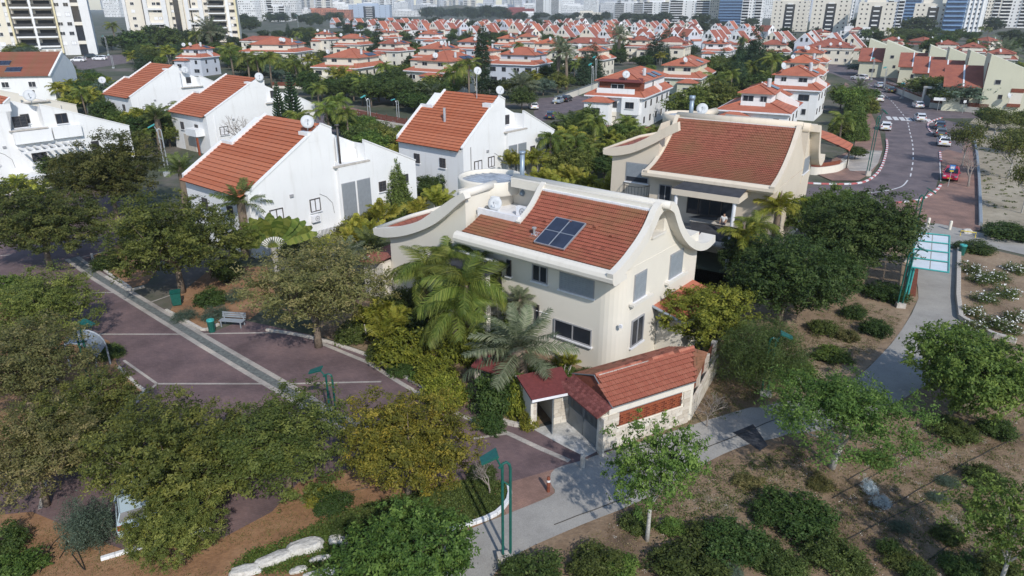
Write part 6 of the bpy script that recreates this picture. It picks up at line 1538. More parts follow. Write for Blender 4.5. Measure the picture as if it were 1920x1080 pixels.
m = MB(); m.box(-3.4, -.4, -1.1, -.01, 2.7, 5.5); m.build('bay', M['white'], ra); window(ra, (-1.9, -1.105, 4.3), 1.5, 1.1, -math.pi / 2, frame='framed', mull=1)
m = MB(); m.box(-2.6, -1.2, -.06, -.01, 0, 2.2); m.build('door', M['framed'], ra)
# ---------------------------------------------------------------- far rows of gabled row houses
def make_row():
    out = []
    for k, (wm, rf) in enumerate([('white', 'roof2'), ('cream', 'roof2'), ('palegrey', 'roof'), ('beige', 'roof2')]):
        root = empty('row_house', (0, 0, -500)); W, D = 7.5 + k * .6, 9.0; h0, hp = 5.2, 9.0 + .3 * k
        m = MB(); m.prism([(0, 0), (W, 0), (W, h0 - .6), (W * .42, hp), (0, h0 + .6)], 'y', 0, D); m.build('wall', M[wm], root)
        m = MB(); m.add([(W * .42, .3, hp + .08), (W + .4, .3, h0 - .75), (W + .4, D - .3, h0 - .75), (W * .42, D - .3, hp + .08)], [(0, 1, 2, 3)]); m.add([(W * .42, .3, hp + .08), (W * .42, D - .3, hp + .08), (-.3, D - .3, h0 + .5), (-.3, .3, h0 + .5)], [(0, 1, 2, 3)]); m.build('roof', M[rf], root)
        for yy in (0, D - .3):
            m = MB(); m.prism([(W * .42, hp + .02), (W + .4, h0 - .8), (W + .4, h0 - .45), (W * .42, hp + .38), (-.3, h0 + .85), (-.3, h0 + .5)], 'y', yy - .02, yy + .28); m.build('verge', M['flash'], root)
        for x in (W * .3, W * .55): window(root, (x, -.01, hp - 2.4), .9, 1.5, -math.pi / 2, frame='framed', mull=0, sill=False)
        for y in (2.5, 6): window(root, (W + .005, y, 2.8), 1.2, 1.1, 0.0, frame='framed', mull=0, sill=False)
        m = MB(); m.box(W * .2, W * .95, -2.2, -.02, 0, 3.6); m.build('annex', M[wm], root)
        m = MB(); m.add([(W * .15, -2.4, 3.6), (W, -2.4, 3.6), (W, .0, 4.5), (W * .15, .0, 4.5)], [(0, 1, 2, 3)]); m.build('annex_roof', M[rf], root)
        out.append(root)
    return out
ROW = make_row(); rr = random.Random(21)
rows = [((1165, 78), (1570, 96), 15), ((870, 66), (1530, 84), 24), ((1000, 74), (1330, 80), 9), ((700, 58), (1470, 70), 30), ((660, 51), (1380, 60), 30), ((620, 46), (1290, 52), 28)]
rl = ['nearest row of gabled row houses', 'second row of gabled row houses', 'short row of gabled row houses by the date palm', 'third row of gabled row houses', 'fourth row of gabled row houses', 'furthest row of gabled row houses']
cw = ['white', 'cream', 'grey sided', 'beige']
for ri, (a, b, n) in enumerate(rows):
    for i in range(n):
        t = (i + rr.uniform(-.2, .2)) / (n - 1); u, v = a[0] + (b[0] - a[0]) * t, a[1] + (b[1] - a[1]) * t + rr.uniform(-1, 1)
        p = G(u, v, 3.0)
        if any((p.x - q[0]) ** 2 + (p.y - q[1]) ** 2 < (q[2] + 4) ** 2 for q in HS): continue
        k = rr.choice([0, 0, 1, 2, 3]); side = 'left third' if u < 960 else ('middle' if u < 1250 else 'right part')
        o = dup(ROW[k], (p.x, p.y, 0), math.radians(rr.choice([-39, -35, -30, 25])), '%s row house, %s, %s' % (cw[k], side, rl[ri]), 'gabled row houses in the distance', (1, rr.uniform(.9, 1.2), rr.uniform(.9, 1.1))); o["category"] = 'house'; HS.append((p.x, p.y, 5))
for r in ROW: kill(r)
# ---------------------------------------------------------------- tall walled sheds on the right
def fin(px, top, sc, label, lean=True):
    p = G(*px); zt = zat(p, top); f = Frame(p.x, p.y, -28); root = empty('terraced_house', f.w(0, 0, 0), f.ang); tag(root, label, 'house', 'tall walled cream houses by the road')
    HS.append((p.x + 4, p.y + 4, 9)); z1 = zt
    m = MB(); m.prism([(0, -.5), (13, -.5), (13, z1 * .62), (8.5, z1 * .70), (0, z1)], 'y', 0, 9); m.build('wall', M['shedcream'], root)
    if lean:
        e_, r_2 = z1 * .46, z1 * .76
        m = MB(); m.box(-6.4, -.01, 1.0, 8.6, -.5, e_ - .1); m.prism([(1.0, e_ - .1), (8.6, e_ - .1), (8.6, r_2 - .35)], 'x', -6.4, -.01); m.build('annex', M['shedcream'], root)
        m = MB(); m.add([(-7.0, .3, e_ - .2), (-.0, .3, e_ - .2), (-.0, 9.2, r_2), (-7.0, 9.2, r_2), (-7.0, .3, e_ - .4), (0, .3, e_ - .4)], [(0, 1, 2, 3), (4, 5, 1, 0)]); m.build('annex_roof', M['roof2'], root)
        m = MB(); m.add([(-3.6, .3, e_ - .12), (-3.3, .3, e_ - .12), (-3.3, 9.2, r_2 + .08), (-3.6, 9.2, r_2 + .08)], [(0, 1, 2, 3)]); m.build('roof_strip', M['flash'], root)
        window(root, (-2.6, .99, 2.0), 1.5, 1.0, -math.pi / 2, frame='framed', mull=1, sill=False)
        window(root, (-6.41, 4, 2.0), .7, 1.0, math.pi, frame='framed', mull=0, sill=False)
    m = MB(); m.box(-.02, -.0, .6, 2.0, z1 * .55, z1 * .85); m.build('slit_panel', M['wood'], root)
    window(root, (9.5, -.004, 3.2), 1.6, 1.1, -math.pi / 2, frame='frame', mull=1, sill=False)
    for xx_, zz_ in ((11.3, 4.6), (11.3, 2.0), (2.2, 6.2), (8.0, 5.6)): window(root, (xx_, -.004, zz_), 1.0, .9, -math.pi / 2, frame='frame', mull=0, sill=False, shutter=.6 if xx_ > 8 else 0)
    window(root, (3.2, -.004, 3.4), .7, .8, -math.pi / 2, frame='framed', mull=0, sill=False)
    m = MB(); m.box(4.8, 6.8, -.03, -.005, 2.0, 4.3); m.build('balcony_recess', M['cream'], root)
    m = MB(); m.box(4.75, 6.9, -.1, -.006, 4.35, 5.1); m.box(4.6, 6.8, -.5, -.04, 1.6, 2.2); m.build('balcony_panel', M['wood'], root)
    return f, root
fl = ['nearest tall cream wall by the road with a small dish on its balcony', 'tall cream wall second nearest along the road, red lean to roof on its left', 'tall cream wall third along the road', 'tall cream wall beside the big hip roof across the road', 'far tall cream wall with red lean to roof left of it', 'furthest tall cream wall at the end of the road']
fin((1832, 212), 102, 1, fl[0]); fin((1798, 190), 95, 1, fl[1]); fin((1762, 176), 90, 1, fl[2]); fin((1730, 158), 85, 1, fl[3]); fin((1650, 146), 76, 1, fl[4]); fin((1621, 130), 73, 1, fl[5], False)
q = G(1832, 212); dish((q.x + 3.2, q.y - 3.1, 3.0), 1.1, 'small dish on the balcony of the nearest tall cream wall', .4)
villa((1738, 116), -28, 9, 9, 'grey blue walled house with big red hip roof between tall cream walls', wall='palegrey', roof='roof2', ze=4.3, skirt=False, up=(0, 0, 0, 0), upz=.3, dsh=0, tank=0, pan=0, grp='red roofed houses at the right')
for px, lb in [((1690, 84), 'cream house with steep gable behind the tall walls'), ((1760, 84), 'cream house left of a dish at the right'), ((1800, 92), 'red roofed house before the blue tower'), ((1850, 98), 'red roofed house at the upper right by the big palm'), ((1905, 112), 'red roofed house at the right edge'), ((1880, 84), 'small red roofed house half behind palms at upper right'), ((1620, 60), 'red roofed house near the white clinic'), ((1560, 66), 'red roofed house left of the cream apartments')]:
    villa(px, rr.choice([-28, -35, 20]), 9, 9, lb, ze=4.6, wall=rr.choice(['shedcream', 'cream']), roof='roof2', up=(.8, -.8, .8, -.8), upz=1.6, dsh=1, tank=0, pan=0, grp='red roofed houses at the right')
# ---------------------------------------------------------------- apartment blocks
M['glassb'] = m_plain('blue_tower_glass', (0.06, 0.12, 0.24), 0.15, 0, 0.4, .3)
M['bluep'] = m_plain('blue_facade', (0.20, 0.33, 0.52), 0.6)
M['yellow'] = m_stucco('yellow_stucco', (0.70, 0.62, 0.40)); M['greyw'] = m_stucco('grey_white_stone', (0.70, 0.70, 0.70)); M['brick'] = m_plain('orange_brick_facade', (0.45, 0.18, 0.11), 0.9, 0, .5, .15)
M['redb'] = m_plain('dark_red_facade', (0.28, 0.06, 0.05), 0.9); M['bluegrey'] = m_plain('blue_grey_cladding', (0.40, 0.47, 0.58), 0.6)
def wbox(root, nm, mt, *b): m = MB(); m.box(*b); return m.build(nm, M[mt], root)
B1 = G(184, 102); b1f = Frame(B1.x, B1.y, 27); b1 = empty('apartment_block', b1f.w(0, 0, 0), b1f.ang); tag(b1, 'white and cream apartment block with dark railed balconies at the top left corner', 'apartment block')
k1 = .222; X = lambda u: (u - 184) * k1
fh = 4.0
wbox(b1, 'wall', 'greyw', X(-110), X(50), 0, 16, -1, 52); wbox(b1, 'wall', 'greyw', X(125), X(154), 0, 16, -1, 52); wbox(b1, 'stair_wall', 'greyw', X(168), 0, -.6, 14, -1, 52); wbox(b1, 'wall', 'creamlight', X(50), X(125), 1.6, 16, -1, 52)
wbox(b1, 'wall', 'beige', X(22), X(40), -.12, -.01, 5, 26)
wbox(b1, 'yellow_strip', 'yellow', X(47), X(50), -1.6, -.01, 1, 52); wbox(b1, 'yellow_strip', 'yellow', X(123), X(126), -1.6, -.01, 1, 52)
wbox(b1, 'balcony_fin', 'white', X(84), X(88), -2.2, 1.59, 3, 52); wbox(b1, 'stair_glass', 'glass', X(155), X(167), .4, .8, 0, 52); wbox(b1, 'ground_arcade', 'white', X(56), X(123), -1.4, -.2, -.5, 3.2)
for i in range(5): wbox(b1, 'arcade_opening', 'kerb', X(60 + i * 13), X(69 + i * 13), -1.45, -1.41, .6, 2.6)
for i in range(12):
    z = 3.6 + i * fh
    for (ua, ub) in ((52, 84), (88, 122)):
        wbox(b1, 'balcony', 'white', X(ua), X(ub), -2.4, 1.5, z, z + .7)
        wbox(b1, 'railing', 'glass', X(ua), X(ub), -2.45, -2.38, z + .72, z + 1.9)
        wbox(b1, 'opening', 'dark', X(ua) + .8, X(ub) - .8, 1.5, 1.59, z + .75, z + 3.2)
    if i % 2 == 0: wbox(b1, 'stair_beam', 'creamlight', X(154), X(168), -.5, .35, z + 1, z + 2.4)
    for uu, fr in ((26, 'framew'), (45, 'framed'), (130, 'framew'), (146, 'frame'), (-10, 'framed'), (-40, 'frame')): window(b1, (X(uu), -.14 if uu == 26 else -.005, z + 1.6), 1.9, 1.5, -math.pi / 2, frame=fr, mull=1, pane='glass' if i % 3 else 'flash')
B2 = G(452, 78); b2f = Frame(B2.x, B2.y, 17); b2 = empty('apartment_block', b2f.w(0, 0, 0), b2f.ang); tag(b2, 'cream apartment block with tall pale piers behind the big date palm', 'apartment block')
k2 = .275; X = lambda u: (u - 452) * k2
wbox(b2, 'wall', 'creamlight', X(222), 0, 0, 18, -1, 50)
for ua, ub, mt in ((222, 228, 'greyw'), (262, 270, 'greyw'), (298, 308, 'greyw'), (345, 353, 'greyw'), (373, 382, 'greyw'), (430, 436, 'white'), (448, 452, 'yellow'), (310, 316, 'beige'), (336, 342, 'cream')): wbox(b2, 'pier', mt, X(ua), X(ub), -1.8, -.01, -1, 50)
wbox(b2, 'drain_pipe', 'framed', X(260), X(261.2), -1.9, -1.5, 0, 50); wbox(b2, 'stair_glass', 'glass', X(322), X(333), -.3, -.01, 0, 50); wbox(b2, 'stair_glass', 'glass', X(355), X(358), -.3, -.01, 0, 50)
for i in range(11):
    z = 4 + i * 4.1
    wbox(b2, 'balcony', 'white', X(392), X(428), -3.0, -.01, z, z + .7); wbox(b2, 'railing', 'glass', X(393), X(418), -3.05, -2.98, z + .72, z + 1.9); wbox(b2, 'opening', 'dark', X(395), X(426), -.12, -.01, z + .75, z + 3.3)
    if i % 2: wbox(b2, 'pier_link', 'greyw', X(270), X(298), -1.6, -.01, z + 2.2, z + 3.3); wbox(b2, 'pier_link', 'greyw', X(352), X(374), -1.6, -.01, z + 2.2, z + 3.3)
    for uu, fr in ((240, 'framew'), (283, 'framew'), (292, 'framed'), (364, 'framew'), (388, 'frame'), (440, 'framed'), (445, 'framed'), (313 + 5, 'framed')): window(b2, (X(uu), -.005, z + 1.7), 2.0, 1.6, -math.pi / 2, frame=fr, mull=1, pane='glass' if (i + uu) % 3 else 'flash')
def tower(u, vb, wpx, vtop, style, wall, label, ang=-30, depth=16, grp='apartment towers in the distance', name='apartment_tower', fh=3.2):
    p = G(u, vb); W = wpx * mpp(p) * 1.05; H_ = zat(p, vtop); f = Frame(p.x, p.y, ang); root = empty(name, (p.x, p.y, 0), f.ang); tag(root, label, 'tower' if name == 'apartment_tower' else 'building', grp)
    ca = math.cos(math.radians(ang)); sa = abs(math.sin(math.radians(ang))); D = min(depth, W * .5); W = max(W * .45, (W - D * sa * .8) / ca); x0, x1 = -W / 2, W / 2
    rr = random.Random(int(u * 3 + vb)); nf = max(2, int(H_ / fh)); fh = H_ / nf
    m = MB(); m.box(x0, x1, 0, D, -2, H_); m.box(x0 + W * .2, x1 - W * .3, D * .2, D * .7, H_, H_ + 3); m.build('wall', M[wall], root)
    wn_ = MB(); bl = MB(); rc = MB(); rl_ = MB()
    def win(x, z, w=1.2, h=1.3): wn_.box(x - w / 2, x + w / 2, -.06, -.01, z, z + h)
    for i in range(nf):
        z = i * fh + fh * .35
        if style == 'shaft':
            for fx_ in (.1, .24, .76, .9): win(x0 + W * fx_, z, 1.1, 1.1)
            bl.box(x0 + W * .42, x0 + W * .58, -.7, -.15, i * fh, i * fh + .9); 
        elif style == 'balcony':
            for a, b in ((.04, .34), (.66, .96)): bl.box(x0 + W * a, x0 + W * b, -1.8, -.05, i * fh, i * fh + 1.1); rc.box(x0 + W * a, x0 + W * b, -.09, -.03, i * fh + 1.1, i * fh + fh)
            for fx_ in (.42, .58): win(x0 + W * fx_, z)
        elif style == 'blue':
            bl.box(x0 + .3, x1 - .3, -1.6, -.05, i * fh, i * fh + .9); rc.box(x0 + .3, x1 - .3, -.09, -.03, i * fh + .9, i * fh + fh)
        elif style == 'fins':
            for k in range(int(W / 3)): win(x0 + 1.5 + k * 3, z, 1.0, 1.5)
        else:
            n = max(3, int(W / 3.6))
            for k in range(n):
                if rr.random() < .85: win(x0 + W * (k + .5) / n, z, rr.choice([1.2, 2.0]), 1.3)
        ny = max(2, int(D / 4))
        for k in range(ny):
            if rr.random() < .8: y = D * (k + .5) / ny; wn_.box(x1 + .01, x1 + .06, y - .6, y + .6, z, z + 1.3); wn_.box(x0 - .06, x0 - .01, y - .6, y + .6, z, z + 1.3)
    if style == 'shaft': rc.box(x0 + W * .36, x0 + W * .64, -.12, -.02, 0, H_ * .88)
    if style == 'fins':
        for k in range(int(W / 3) + 1): bl.box(x0 + k * 3 - .2, x0 + k * 3 + .2, -.8, -.05, 0, H_ + 1)
    if wn_.f: wn_.build('windows', M['glass'], root, kind='stuff')
    if bl.f: bl.build('balconies', M['bluep' if style == 'blue' else 'white'], root, kind='stuff')
    if rc.f: rc.build('recesses', M['glassb' if style == 'blue' else 'dark' if style != 'shaft' else 'glass'], root, kind='stuff')
    HS.append((p.x, p.y, W * .6)); return root
TW = [(212, 32, 34, -25, 'plain', 'white', 'white tower in the gap between the two left apartment blocks', -10), (462, 40, 44, -30, 'plain', 'white', 'white tower just right of the second apartment block', -15), (498, 38, 38, -20, 'balcony', 'white', 'white tower with balconies left of the grey slab', -15), (540, 38, 42, -20, 'plain', 'greyw', 'white slab tower above the parking trees', -15), (520, 40, 38, 12, 'balcony', 'greyw', 'shorter white block in front of the white slab tower', -15),
 (972, 19, 34, -14, 'balcony', 'white', 'white tower with dark balconies above the dark red building', -25), (1026, 27, 46, -3, 'balcony', 'white', 'paired white tower right of the dark red building', -25), (1080, 24, 32, -30, 'fins', 'palegrey', 'grey finned tower, left one', -30), (1106, 27, 26, -20, 'plain', 'white', 'narrow white tower between the two finned ones', -30), (1135, 24, 34, -30, 'fins', 'palegrey', 'grey finned tower, right one', -30),
 (1178, 36, 56, 6, 'balcony', 'greyw', 'stepped grey white block behind the dark conifers', -30), (1230, 38, 52, 4, 'balcony', 'white', 'stepped white block left of the widest white block', -30), (1290, 43, 74, 1, 'balcony', 'white', 'widest white balconied block at the top', -28), (1338, 44, 20, -25, 'plain', 'tan', 'tan side wall tower beside the blue glass block', -60), (1368, 45, 46, -25, 'blue', 'glassb', 'dark blue glass block', -25), (1406, 47, 38, -25, 'balcony', 'white', 'white tower with left hand balconies beside the dark blue block', -28),
 (1475, 59, 64, 1, 'shaft', 'creamlight', 'cream block with dark central shaft, left of three', -28), (1550, 63, 66, -1, 'shaft', 'creamlight', 'cream block with dark central shaft, middle of three', -28), (1635, 66, 64, 4, 'shaft', 'creamlight', 'cream block with dark central shaft, right of three', -28), (1583, 50, 26, -35, 'fins', 'white', 'slim white tower behind the middle cream block', -28), (1672, 52, 30, -30, 'balcony', 'palegrey', 'grey tower behind the right cream block', -28), (1700, 50, 34, -25, 'blue', 'palegrey', 'bluish tower right of the grey tower', -28),
 (1740, 65, 64, 6, 'shaft', 'creamlight', 'cream block with a dotted parapet before the blue tower', -28), (1781, 66, 34, -40, 'blue', 'bluep', 'bright blue tower with blue balconies', -28), (1812, 66, 44, -50, 'fins', 'white', 'tall white finned tower right of the blue tower', -28), (1848, 52, 32, -40, 'balcony', 'creamlight', 'cream tower behind trees at the upper right', -28), (1896, 52, 52, -45, 'balcony', 'greyw', 'grey tower with paired balconies at the top right corner', -28), (1428, 34, 40, -20, 'plain', 'white', 'white tower far behind the cream blocks', -28), (1515, 40, 26, -20, 'plain', 'palegrey', 'pale tower in the gap between cream blocks', -28)]
for u, vb, w_, vt, st, wl_, lb, an in TW: tower(u, vb, w_, vt, st, wl_, lb, an)
for u, vb, w_, vt, wl_, lb, an in [(610, 34, 96, 18, 'brick', 'long orange brick building with patchy facade', -8), (575, 36, 14, 17, 'greyw', 'pale end block of the orange brick building', -8), (693, 33, 76, 9, 'bluegrey', 'windowless blue grey hall beside the orange brick building', -8), (660, 24, 110, 12, 'white', 'long low white building behind the orange brick one', -8), (970, 31, 56, 16, 'redb', 'dark red cube shaped building in the middle distance', -20), (990, 32, 40, 24, 'white', 'low white building under the dark red one', -20), (760, 31, 50, 20, 'greyw', 'low pale building left of the wooded hill', -12), (800, 28, 46, 21, 'creamlight', 'low cream building by the wooded hill', -12), (1100, 34, 46, 23, 'creamlight', 'low cream hall in front of the finned towers', -22), (1590, 72, 32, 58, 'greyw', 'white clinic like low building behind the gable row', -28), (1622, 74, 26, 60, 'white', 'small white flat roofed building', -28)]:
    tower(u, vb, w_, vt, 'plain' if wl_ != 'bluegrey' else 'none', wl_, lb, an, name='low_building', grp='low buildings in the distance') if wl_ not in ('bluegrey',) else tower(u, vb, w_, vt, 'shaft', wl_, lb, an, name='low_building', grp='low buildings in the distance')
# far city: copies of a few blocks
rc_ = random.Random(4); kinds = []
for k in range(6):
    kinds.append(tower(960, 30, [40, 30, 60, 34, 80, 26][k], [8, -2, 14, 0, 18, -12][k], ['plain', 'balcony', 'plain', 'balcony', 'plain', 'fins'][k], ['white', 'creamlight', 'greyw', 'white', 'white', 'palegrey'][k], 'x', 0)); HS.pop()
cl_ = ['plain white', 'cream balconied', 'long grey white', 'white balconied', 'long low white', 'slim grey finned']
for i in range(240):
    u = rc_.uniform(180, 1740) if rc_.random() < .45 else rc_.uniform(560, 1120)
    v = rc_.uniform(16.3, 25); k = rc_.choice([0, 1, 2, 3, 4, 4, 5]) if v > 17.5 else rc_.choice([0, 1, 3, 5]); p = G(u, v)
    zone = 'far left skyline' if u < 560 else 'skyline left of the middle' if u < 900 else 'skyline right of the middle' if u < 1250 else 'right skyline behind the towers'
    s = rc_.uniform(.9, 1.5) * (1 if v > 18 else 1.4)
    o = dup(kinds[k], (p.x, p.y, 0), rc_.uniform(-.8, .2), '%s city block in the %s' % (cl_[k], zone), 'hazy city blocks on the skyline', (s, s, s * rc_.uniform(.8, 1.9))); o["category"] = 'building'
for k in kinds: kill(k)
m = MB(); m.lathe([(.01, 26), (45, 22), (90, 10), (130, -2)], 24, (0, 0)); hp_ = G(850, 31); m.build('wooded_hill', M['town'], loc=(hp_.x, hp_.y + 150, 0), kind='structure', smooth=True)
# ---------------------------------------------------------------- cars
def make_car():
    root = empty('parked_car', (0, 0, -500)); L, W = 4.3, 1.76
    m = MB()
    secs = [(-2.15, .42, .62, .62, .74), (-2.08, .30, .80, .76, .80), (-1.6, .22, .88, .86, .86), (-.9, .22, .92, .88, .87), (.4, .22, .93, .88, .87), (1.3, .22, .96, .88, .86), (1.95, .26, .98, .84, .84), (2.12, .36, .9, .76, .80), (2.16, .5, .7, .7, .74)]
    vs = []
    for x, zl, zb, wl2, wb in secs: vs += [(x, -wl2, zl), (x, -wb - .02, (zl + zb) / 2), (x, -wb + .06, zb), (x, wb - .06, zb), (x, wb + .02, (zl + zb) / 2), (x, wl2, zl)]
    fs = []
    for i in range(len(secs) - 1):
        for k in range(6): a = i * 6 + k; b = i * 6 + (k + 1) % 6; fs.append((a, b, b + 6, a + 6))
    fs += [(5, 4, 3, 2, 1, 0), tuple((len(secs) - 1) * 6 + k for k in range(6))]
    m.add(vs, fs)
    c = [(-1.15, .90, .80), (-.45, 1.40, .62), (.9, 1.45, .62), (1.75, 1.30, .60), (2.0, .95, .76)]
    rv = []; 
    for x, z, w in c[1:4]: rv += [(x, -w, z), (x, w, z)]
    m.add(rv, [(0, 1, 3, 2), (2, 3, 5, 4)])
    for (x, z, w), (x2, z2, w2) in zip(c, c[1:]):
        for s in (-1, 1): m.tube([(x, s * w, z), (x2, s * w2, z2)], .035, 4)
    m.tube([(.25, -.84, .92), (.2, -.63, 1.43)], .04, 4); m.tube([(.25, .84, .92), (.2, .63, 1.43)], .04, 4)
    m.build('body', M['paint'], root, smooth=False)
    g = MB(); g.add([(-1.13, -.78, .9), (-1.13, .78, .9), (-.46, .6, 1.39), (-.46, -.6, 1.39)], [(0, 1, 2, 3)]); o = g.build('windscreen', M['glass'], root)
    g = MB(); g.add([(1.97, -.74, .95), (1.97, .74, .95), (1.74, .58, 1.29), (1.74, -.58, 1.29)], [(0, 1, 2, 3)]); g.build('rear_window', M['glass'], root)
    for s in (-1, 1):
        g = MB(); g.add([(-1.1, s * .8, .9), (-.45, s * .62, 1.39), (.9, s * .62, 1.44), (1.74, s * .6, 1.29), (1.95, s * .76, .95)], [(0, 1, 2, 3, 4)]); g.build('side_window', M['glass'], root)
        g = MB(); g.box(-2.17, -2.05, s * .6 - .15, s * .6 + .15, .62, .76); g.build('headlight', M['dish'], root)
        g = MB(); g.box(2.05, 2.18, s * .66 - .12, s * .66 + .12, .72, .92); g.build('tail_light', M['redl'], root)
        g = MB(); g.box(-.85, -.7, s * .93 - .08, s * .93 + .08, .92, 1.05); g.build('mirror', M['paint'], root)
    g = MB(); g.box(2.16, 2.2, -.25, .25, .5, .6); g.build('number_plate', M['plate'], root)
    g = MB(); g.box(-2.19, -2.14, -.25, .25, .4, .5); g.build('number_plate', M['plate'], root)
    for x in (-1.35, 1.3):
        for s in (-1, 1):
            t = MB(); t.tube([(0, -.1, 0), (0, .1, 0)], .32, 16); w = t.build('wheel', M['tyre'], root, loc=(x, s * .79, .32))
            r = MB(); r.tube([(0, s * .05, 0), (0, s * .112, 0)], .19, 10); r.build('rim', M['alu'], w)
    return root
CAR = make_car()
def car(px, toward, col, label, grp=None, sc=1.0, name='parked_car', cat='car'):
    p = G(*px); q = G(*toward); d = q - p; o = dup(CAR, (p.x, p.y, .02), math.atan2(-d.y, -d.x), label, grp, (sc, sc, sc), color=(*col, 1)); o["category"] = cat; o.name = name; return o
Wc = (.75, .75, .76)
car((1781, 335), (1775, 355), (.55, .02, .06), 'bright red car by the bus sign', None)
car((1768, 272), (1762, 255), Wc, 'white hatchback parked nearest of three beside the sandy verge', 'cars parked beside the sandy verge')
car((1762, 255), (1758, 243), (.10, .11, .12), 'dark grey car parked between white hatchback and blue black car', 'cars parked beside the sandy verge')
car((1760, 241), (1757, 232), (.04, .06, .09), 'blue black car furthest of three beside the sandy verge', 'cars parked beside the sandy verge')
car((1659, 243), (1655, 225), Wc, 'white car stopped left of the road below the crossing', None, name='driven_car')
car((1724, 226), (1712, 214), Wc, 'white car driving over the zebra crossing', None, name='driven_car')
car((1720, 202), (1712, 197), Wc, 'white saloon parked on the right pavement edge past the crossing', None)
car((1648, 190), (1644, 182), (.78, .78, .74), 'white taxi with a roof sign driving up the road', None, name='driven_car')
car((1668, 173), (1660, 169), (.03, .05, .05), 'dark car with teal tail parked by the garden wall', None)
car((1647, 164), (1640, 161), (.42, .46, .52), 'silver blue car parked behind the dark one', None)
car((1611, 150), (1590, 148), Wc, 'white pickup crossing the far end of the road', None, 1.15, name='driven_car')
car((1047, 193), (1040, 196), (.30, .36, .42), 'grey blue hatchback in the side street by the twin date palms', None)
car((1062, 190), (1070, 187), (.02, .02, .025), 'black car behind the grey blue hatchback', None)
car((1000, 204), (996, 200), Wc, 'white car half hidden behind the white gable', None)
car((1033, 222), (1038, 216), (.03, .04, .07), 'dark blue car beside the street end of the white gable', None)
car((114, 122), (104, 122), Wc, 'white van parked nearest in the car park by the apartment block', 'cars in the apartment car park', 1.2)
car((148, 116), (138, 116), Wc, 'white car parked behind the white van', 'cars in the apartment car park', 1.3)
car((188, 113), (178, 113), Wc, 'white car right of the dark one in the car park', 'cars in the apartment car park', 1.3)
car((172, 109), (180, 109), (.03, .04, .04), 'dark car between the white cars in the car park', 'cars in the apartment car park', 1.3)
car((90, 120), (80, 120), (.05, .05, .07), 'dark car at the left of the car park', 'cars in the apartment car park', 1.2)
car((262, 955), (257, 900), (.42, .52, .58), 'pale blue white car parked under the olive trees', None, .95)
car((395, 905), (405, 885), (.02, .03, .05), 'dark car hidden under the right olive tree', None)
kill(CAR)
# ---------------------------------------------------------------- street lamps
def make_lamp():
    root = empty('street_lamp', (0, 0, -500))
    m = MB(); m.box(-.22, .38, -.18, .18, -.1, .42); m.build('base', M['kerb'], root)
    m = MB(); m.tube([(0, 0, .2), (0, 0, 4.7)], .055, 8); m.build('pole', M['green'], root)
    m = MB(); m.tube([(.3, 0, .2), (.3, 0, 4.5), (.26, 0, 4.72), (.15, 0, 4.84), (.02, 0, 4.78), (-.12, 0, 4.6)], .055, 8); m.build('pole', M['green'], root)
    m = MB(); m.tube([(0, 0, 4.55), (-.25, 0, 5.15)], .04, 6); m.tube([(0, 0, 4.0), (.3, 0, 3.7)], .03, 6); m.build('arm', M['green'], root)
    h = MB(); c = Vector((-.5, 0, 5.2)); a = Vector((.9, 0, .45)).normalized(); b = Vector((0, 1, 0)); n = a.cross(b)
    vs = []
    for s, w, t in ((-.34, .2, .0), (.34, .27, .0)):
        for k in (-1, 1):
            for q in (0, .09): vs.append(c + a * s + b * k * w + n * -q)
    h.add(vs, [(0, 2, 6, 4), (1, 5, 7, 3), (0, 4, 5, 1), (2, 3, 7, 6), (0, 1, 3, 2), (4, 6, 7, 5)]); h.build('lamp_head', M['green'], root)
    return root
LAMP = make_lamp()
def lamp(px, vtop, rz, label, p=None):
    p = p or G(*px); h = zat(p, vtop); o = dup(LAMP, p, rz, label, 'green street lamps', (1, 1, h / 5.35)); o["category"] = 'street lamp'; return o
lamp((943, 1054), 846, 0.2, 'tall green twin pole lamp on the concrete foot by the lawn tip')
lamp((1438, 742), 622, math.pi - .3, 'green lattice lamp left of the wide spreading tree')
lamp((1690, 577), 462, math.pi - .2, 'green lamp standing left of the white roofed shelter')
lamp((1703, 492), 352, math.pi - .2, 'green lamp whose head rises over the end of the road')
lamp((1628, 330), 205, math.pi, 'thick green lamp post on the corner pavement with red and white kerb')
lamp(None, 600, math.pi - .1, 'green lamp with pale head left of the drain channel', G(184, 745))
lamp(None, 690, 0.0, 'green lamp rising between olive and golden trees', G(622, 800))
GL = make_lamp()
def use_galv(r):
    for c in r.children:
        c.data = c.data.copy(); c.data.materials[0] = M['galv'] if c.name.split('.')[0] != 'lamp_head' else M['teal']
use_galv(GL)
def glamp(px, vtop, label, rz=0, grp='galvanised street lamps'):
    p = G(*px); h = zat(p, vtop); o = dup(GL, p, rz, label, grp, (1.3, 1.3, h / 5.35)); o["category"] = 'street lamp'
for px, vt, lb in [((312, 330), 232, 'galvanised lamp behind the dark tree left of the big white house'), ((693, 252), 178, 'galvanised twin post beside the back road'), ((203, 104), 66, 'tall lamp with two heads by the apartment car park'), ((212, 128), 102, 'small teal headed lamp at the palms by the car park'), ((1108, 185), 118, 'lamp rising by the yellowish villa'), ((1115, 160), 105, 'lamp by the dark conical pine'), ((1632, 150), 108, 'thin lamp at the far end of the road'), ((1655, 165), 125, 'lamp with head over the parked cars up the road'), ((1860, 212), 140, 'tall lamp before the nearest tall cream wall'), ((745, 225), 185, 'short lamp on the back pavement'), ((560, 60), 28, 'thin lamp far behind the red roofs'), ((1690, 185), 155, 'lamp by the dark cars up the road')]: glamp(px, vt, lb, .4)
kill(LAMP); kill(GL)
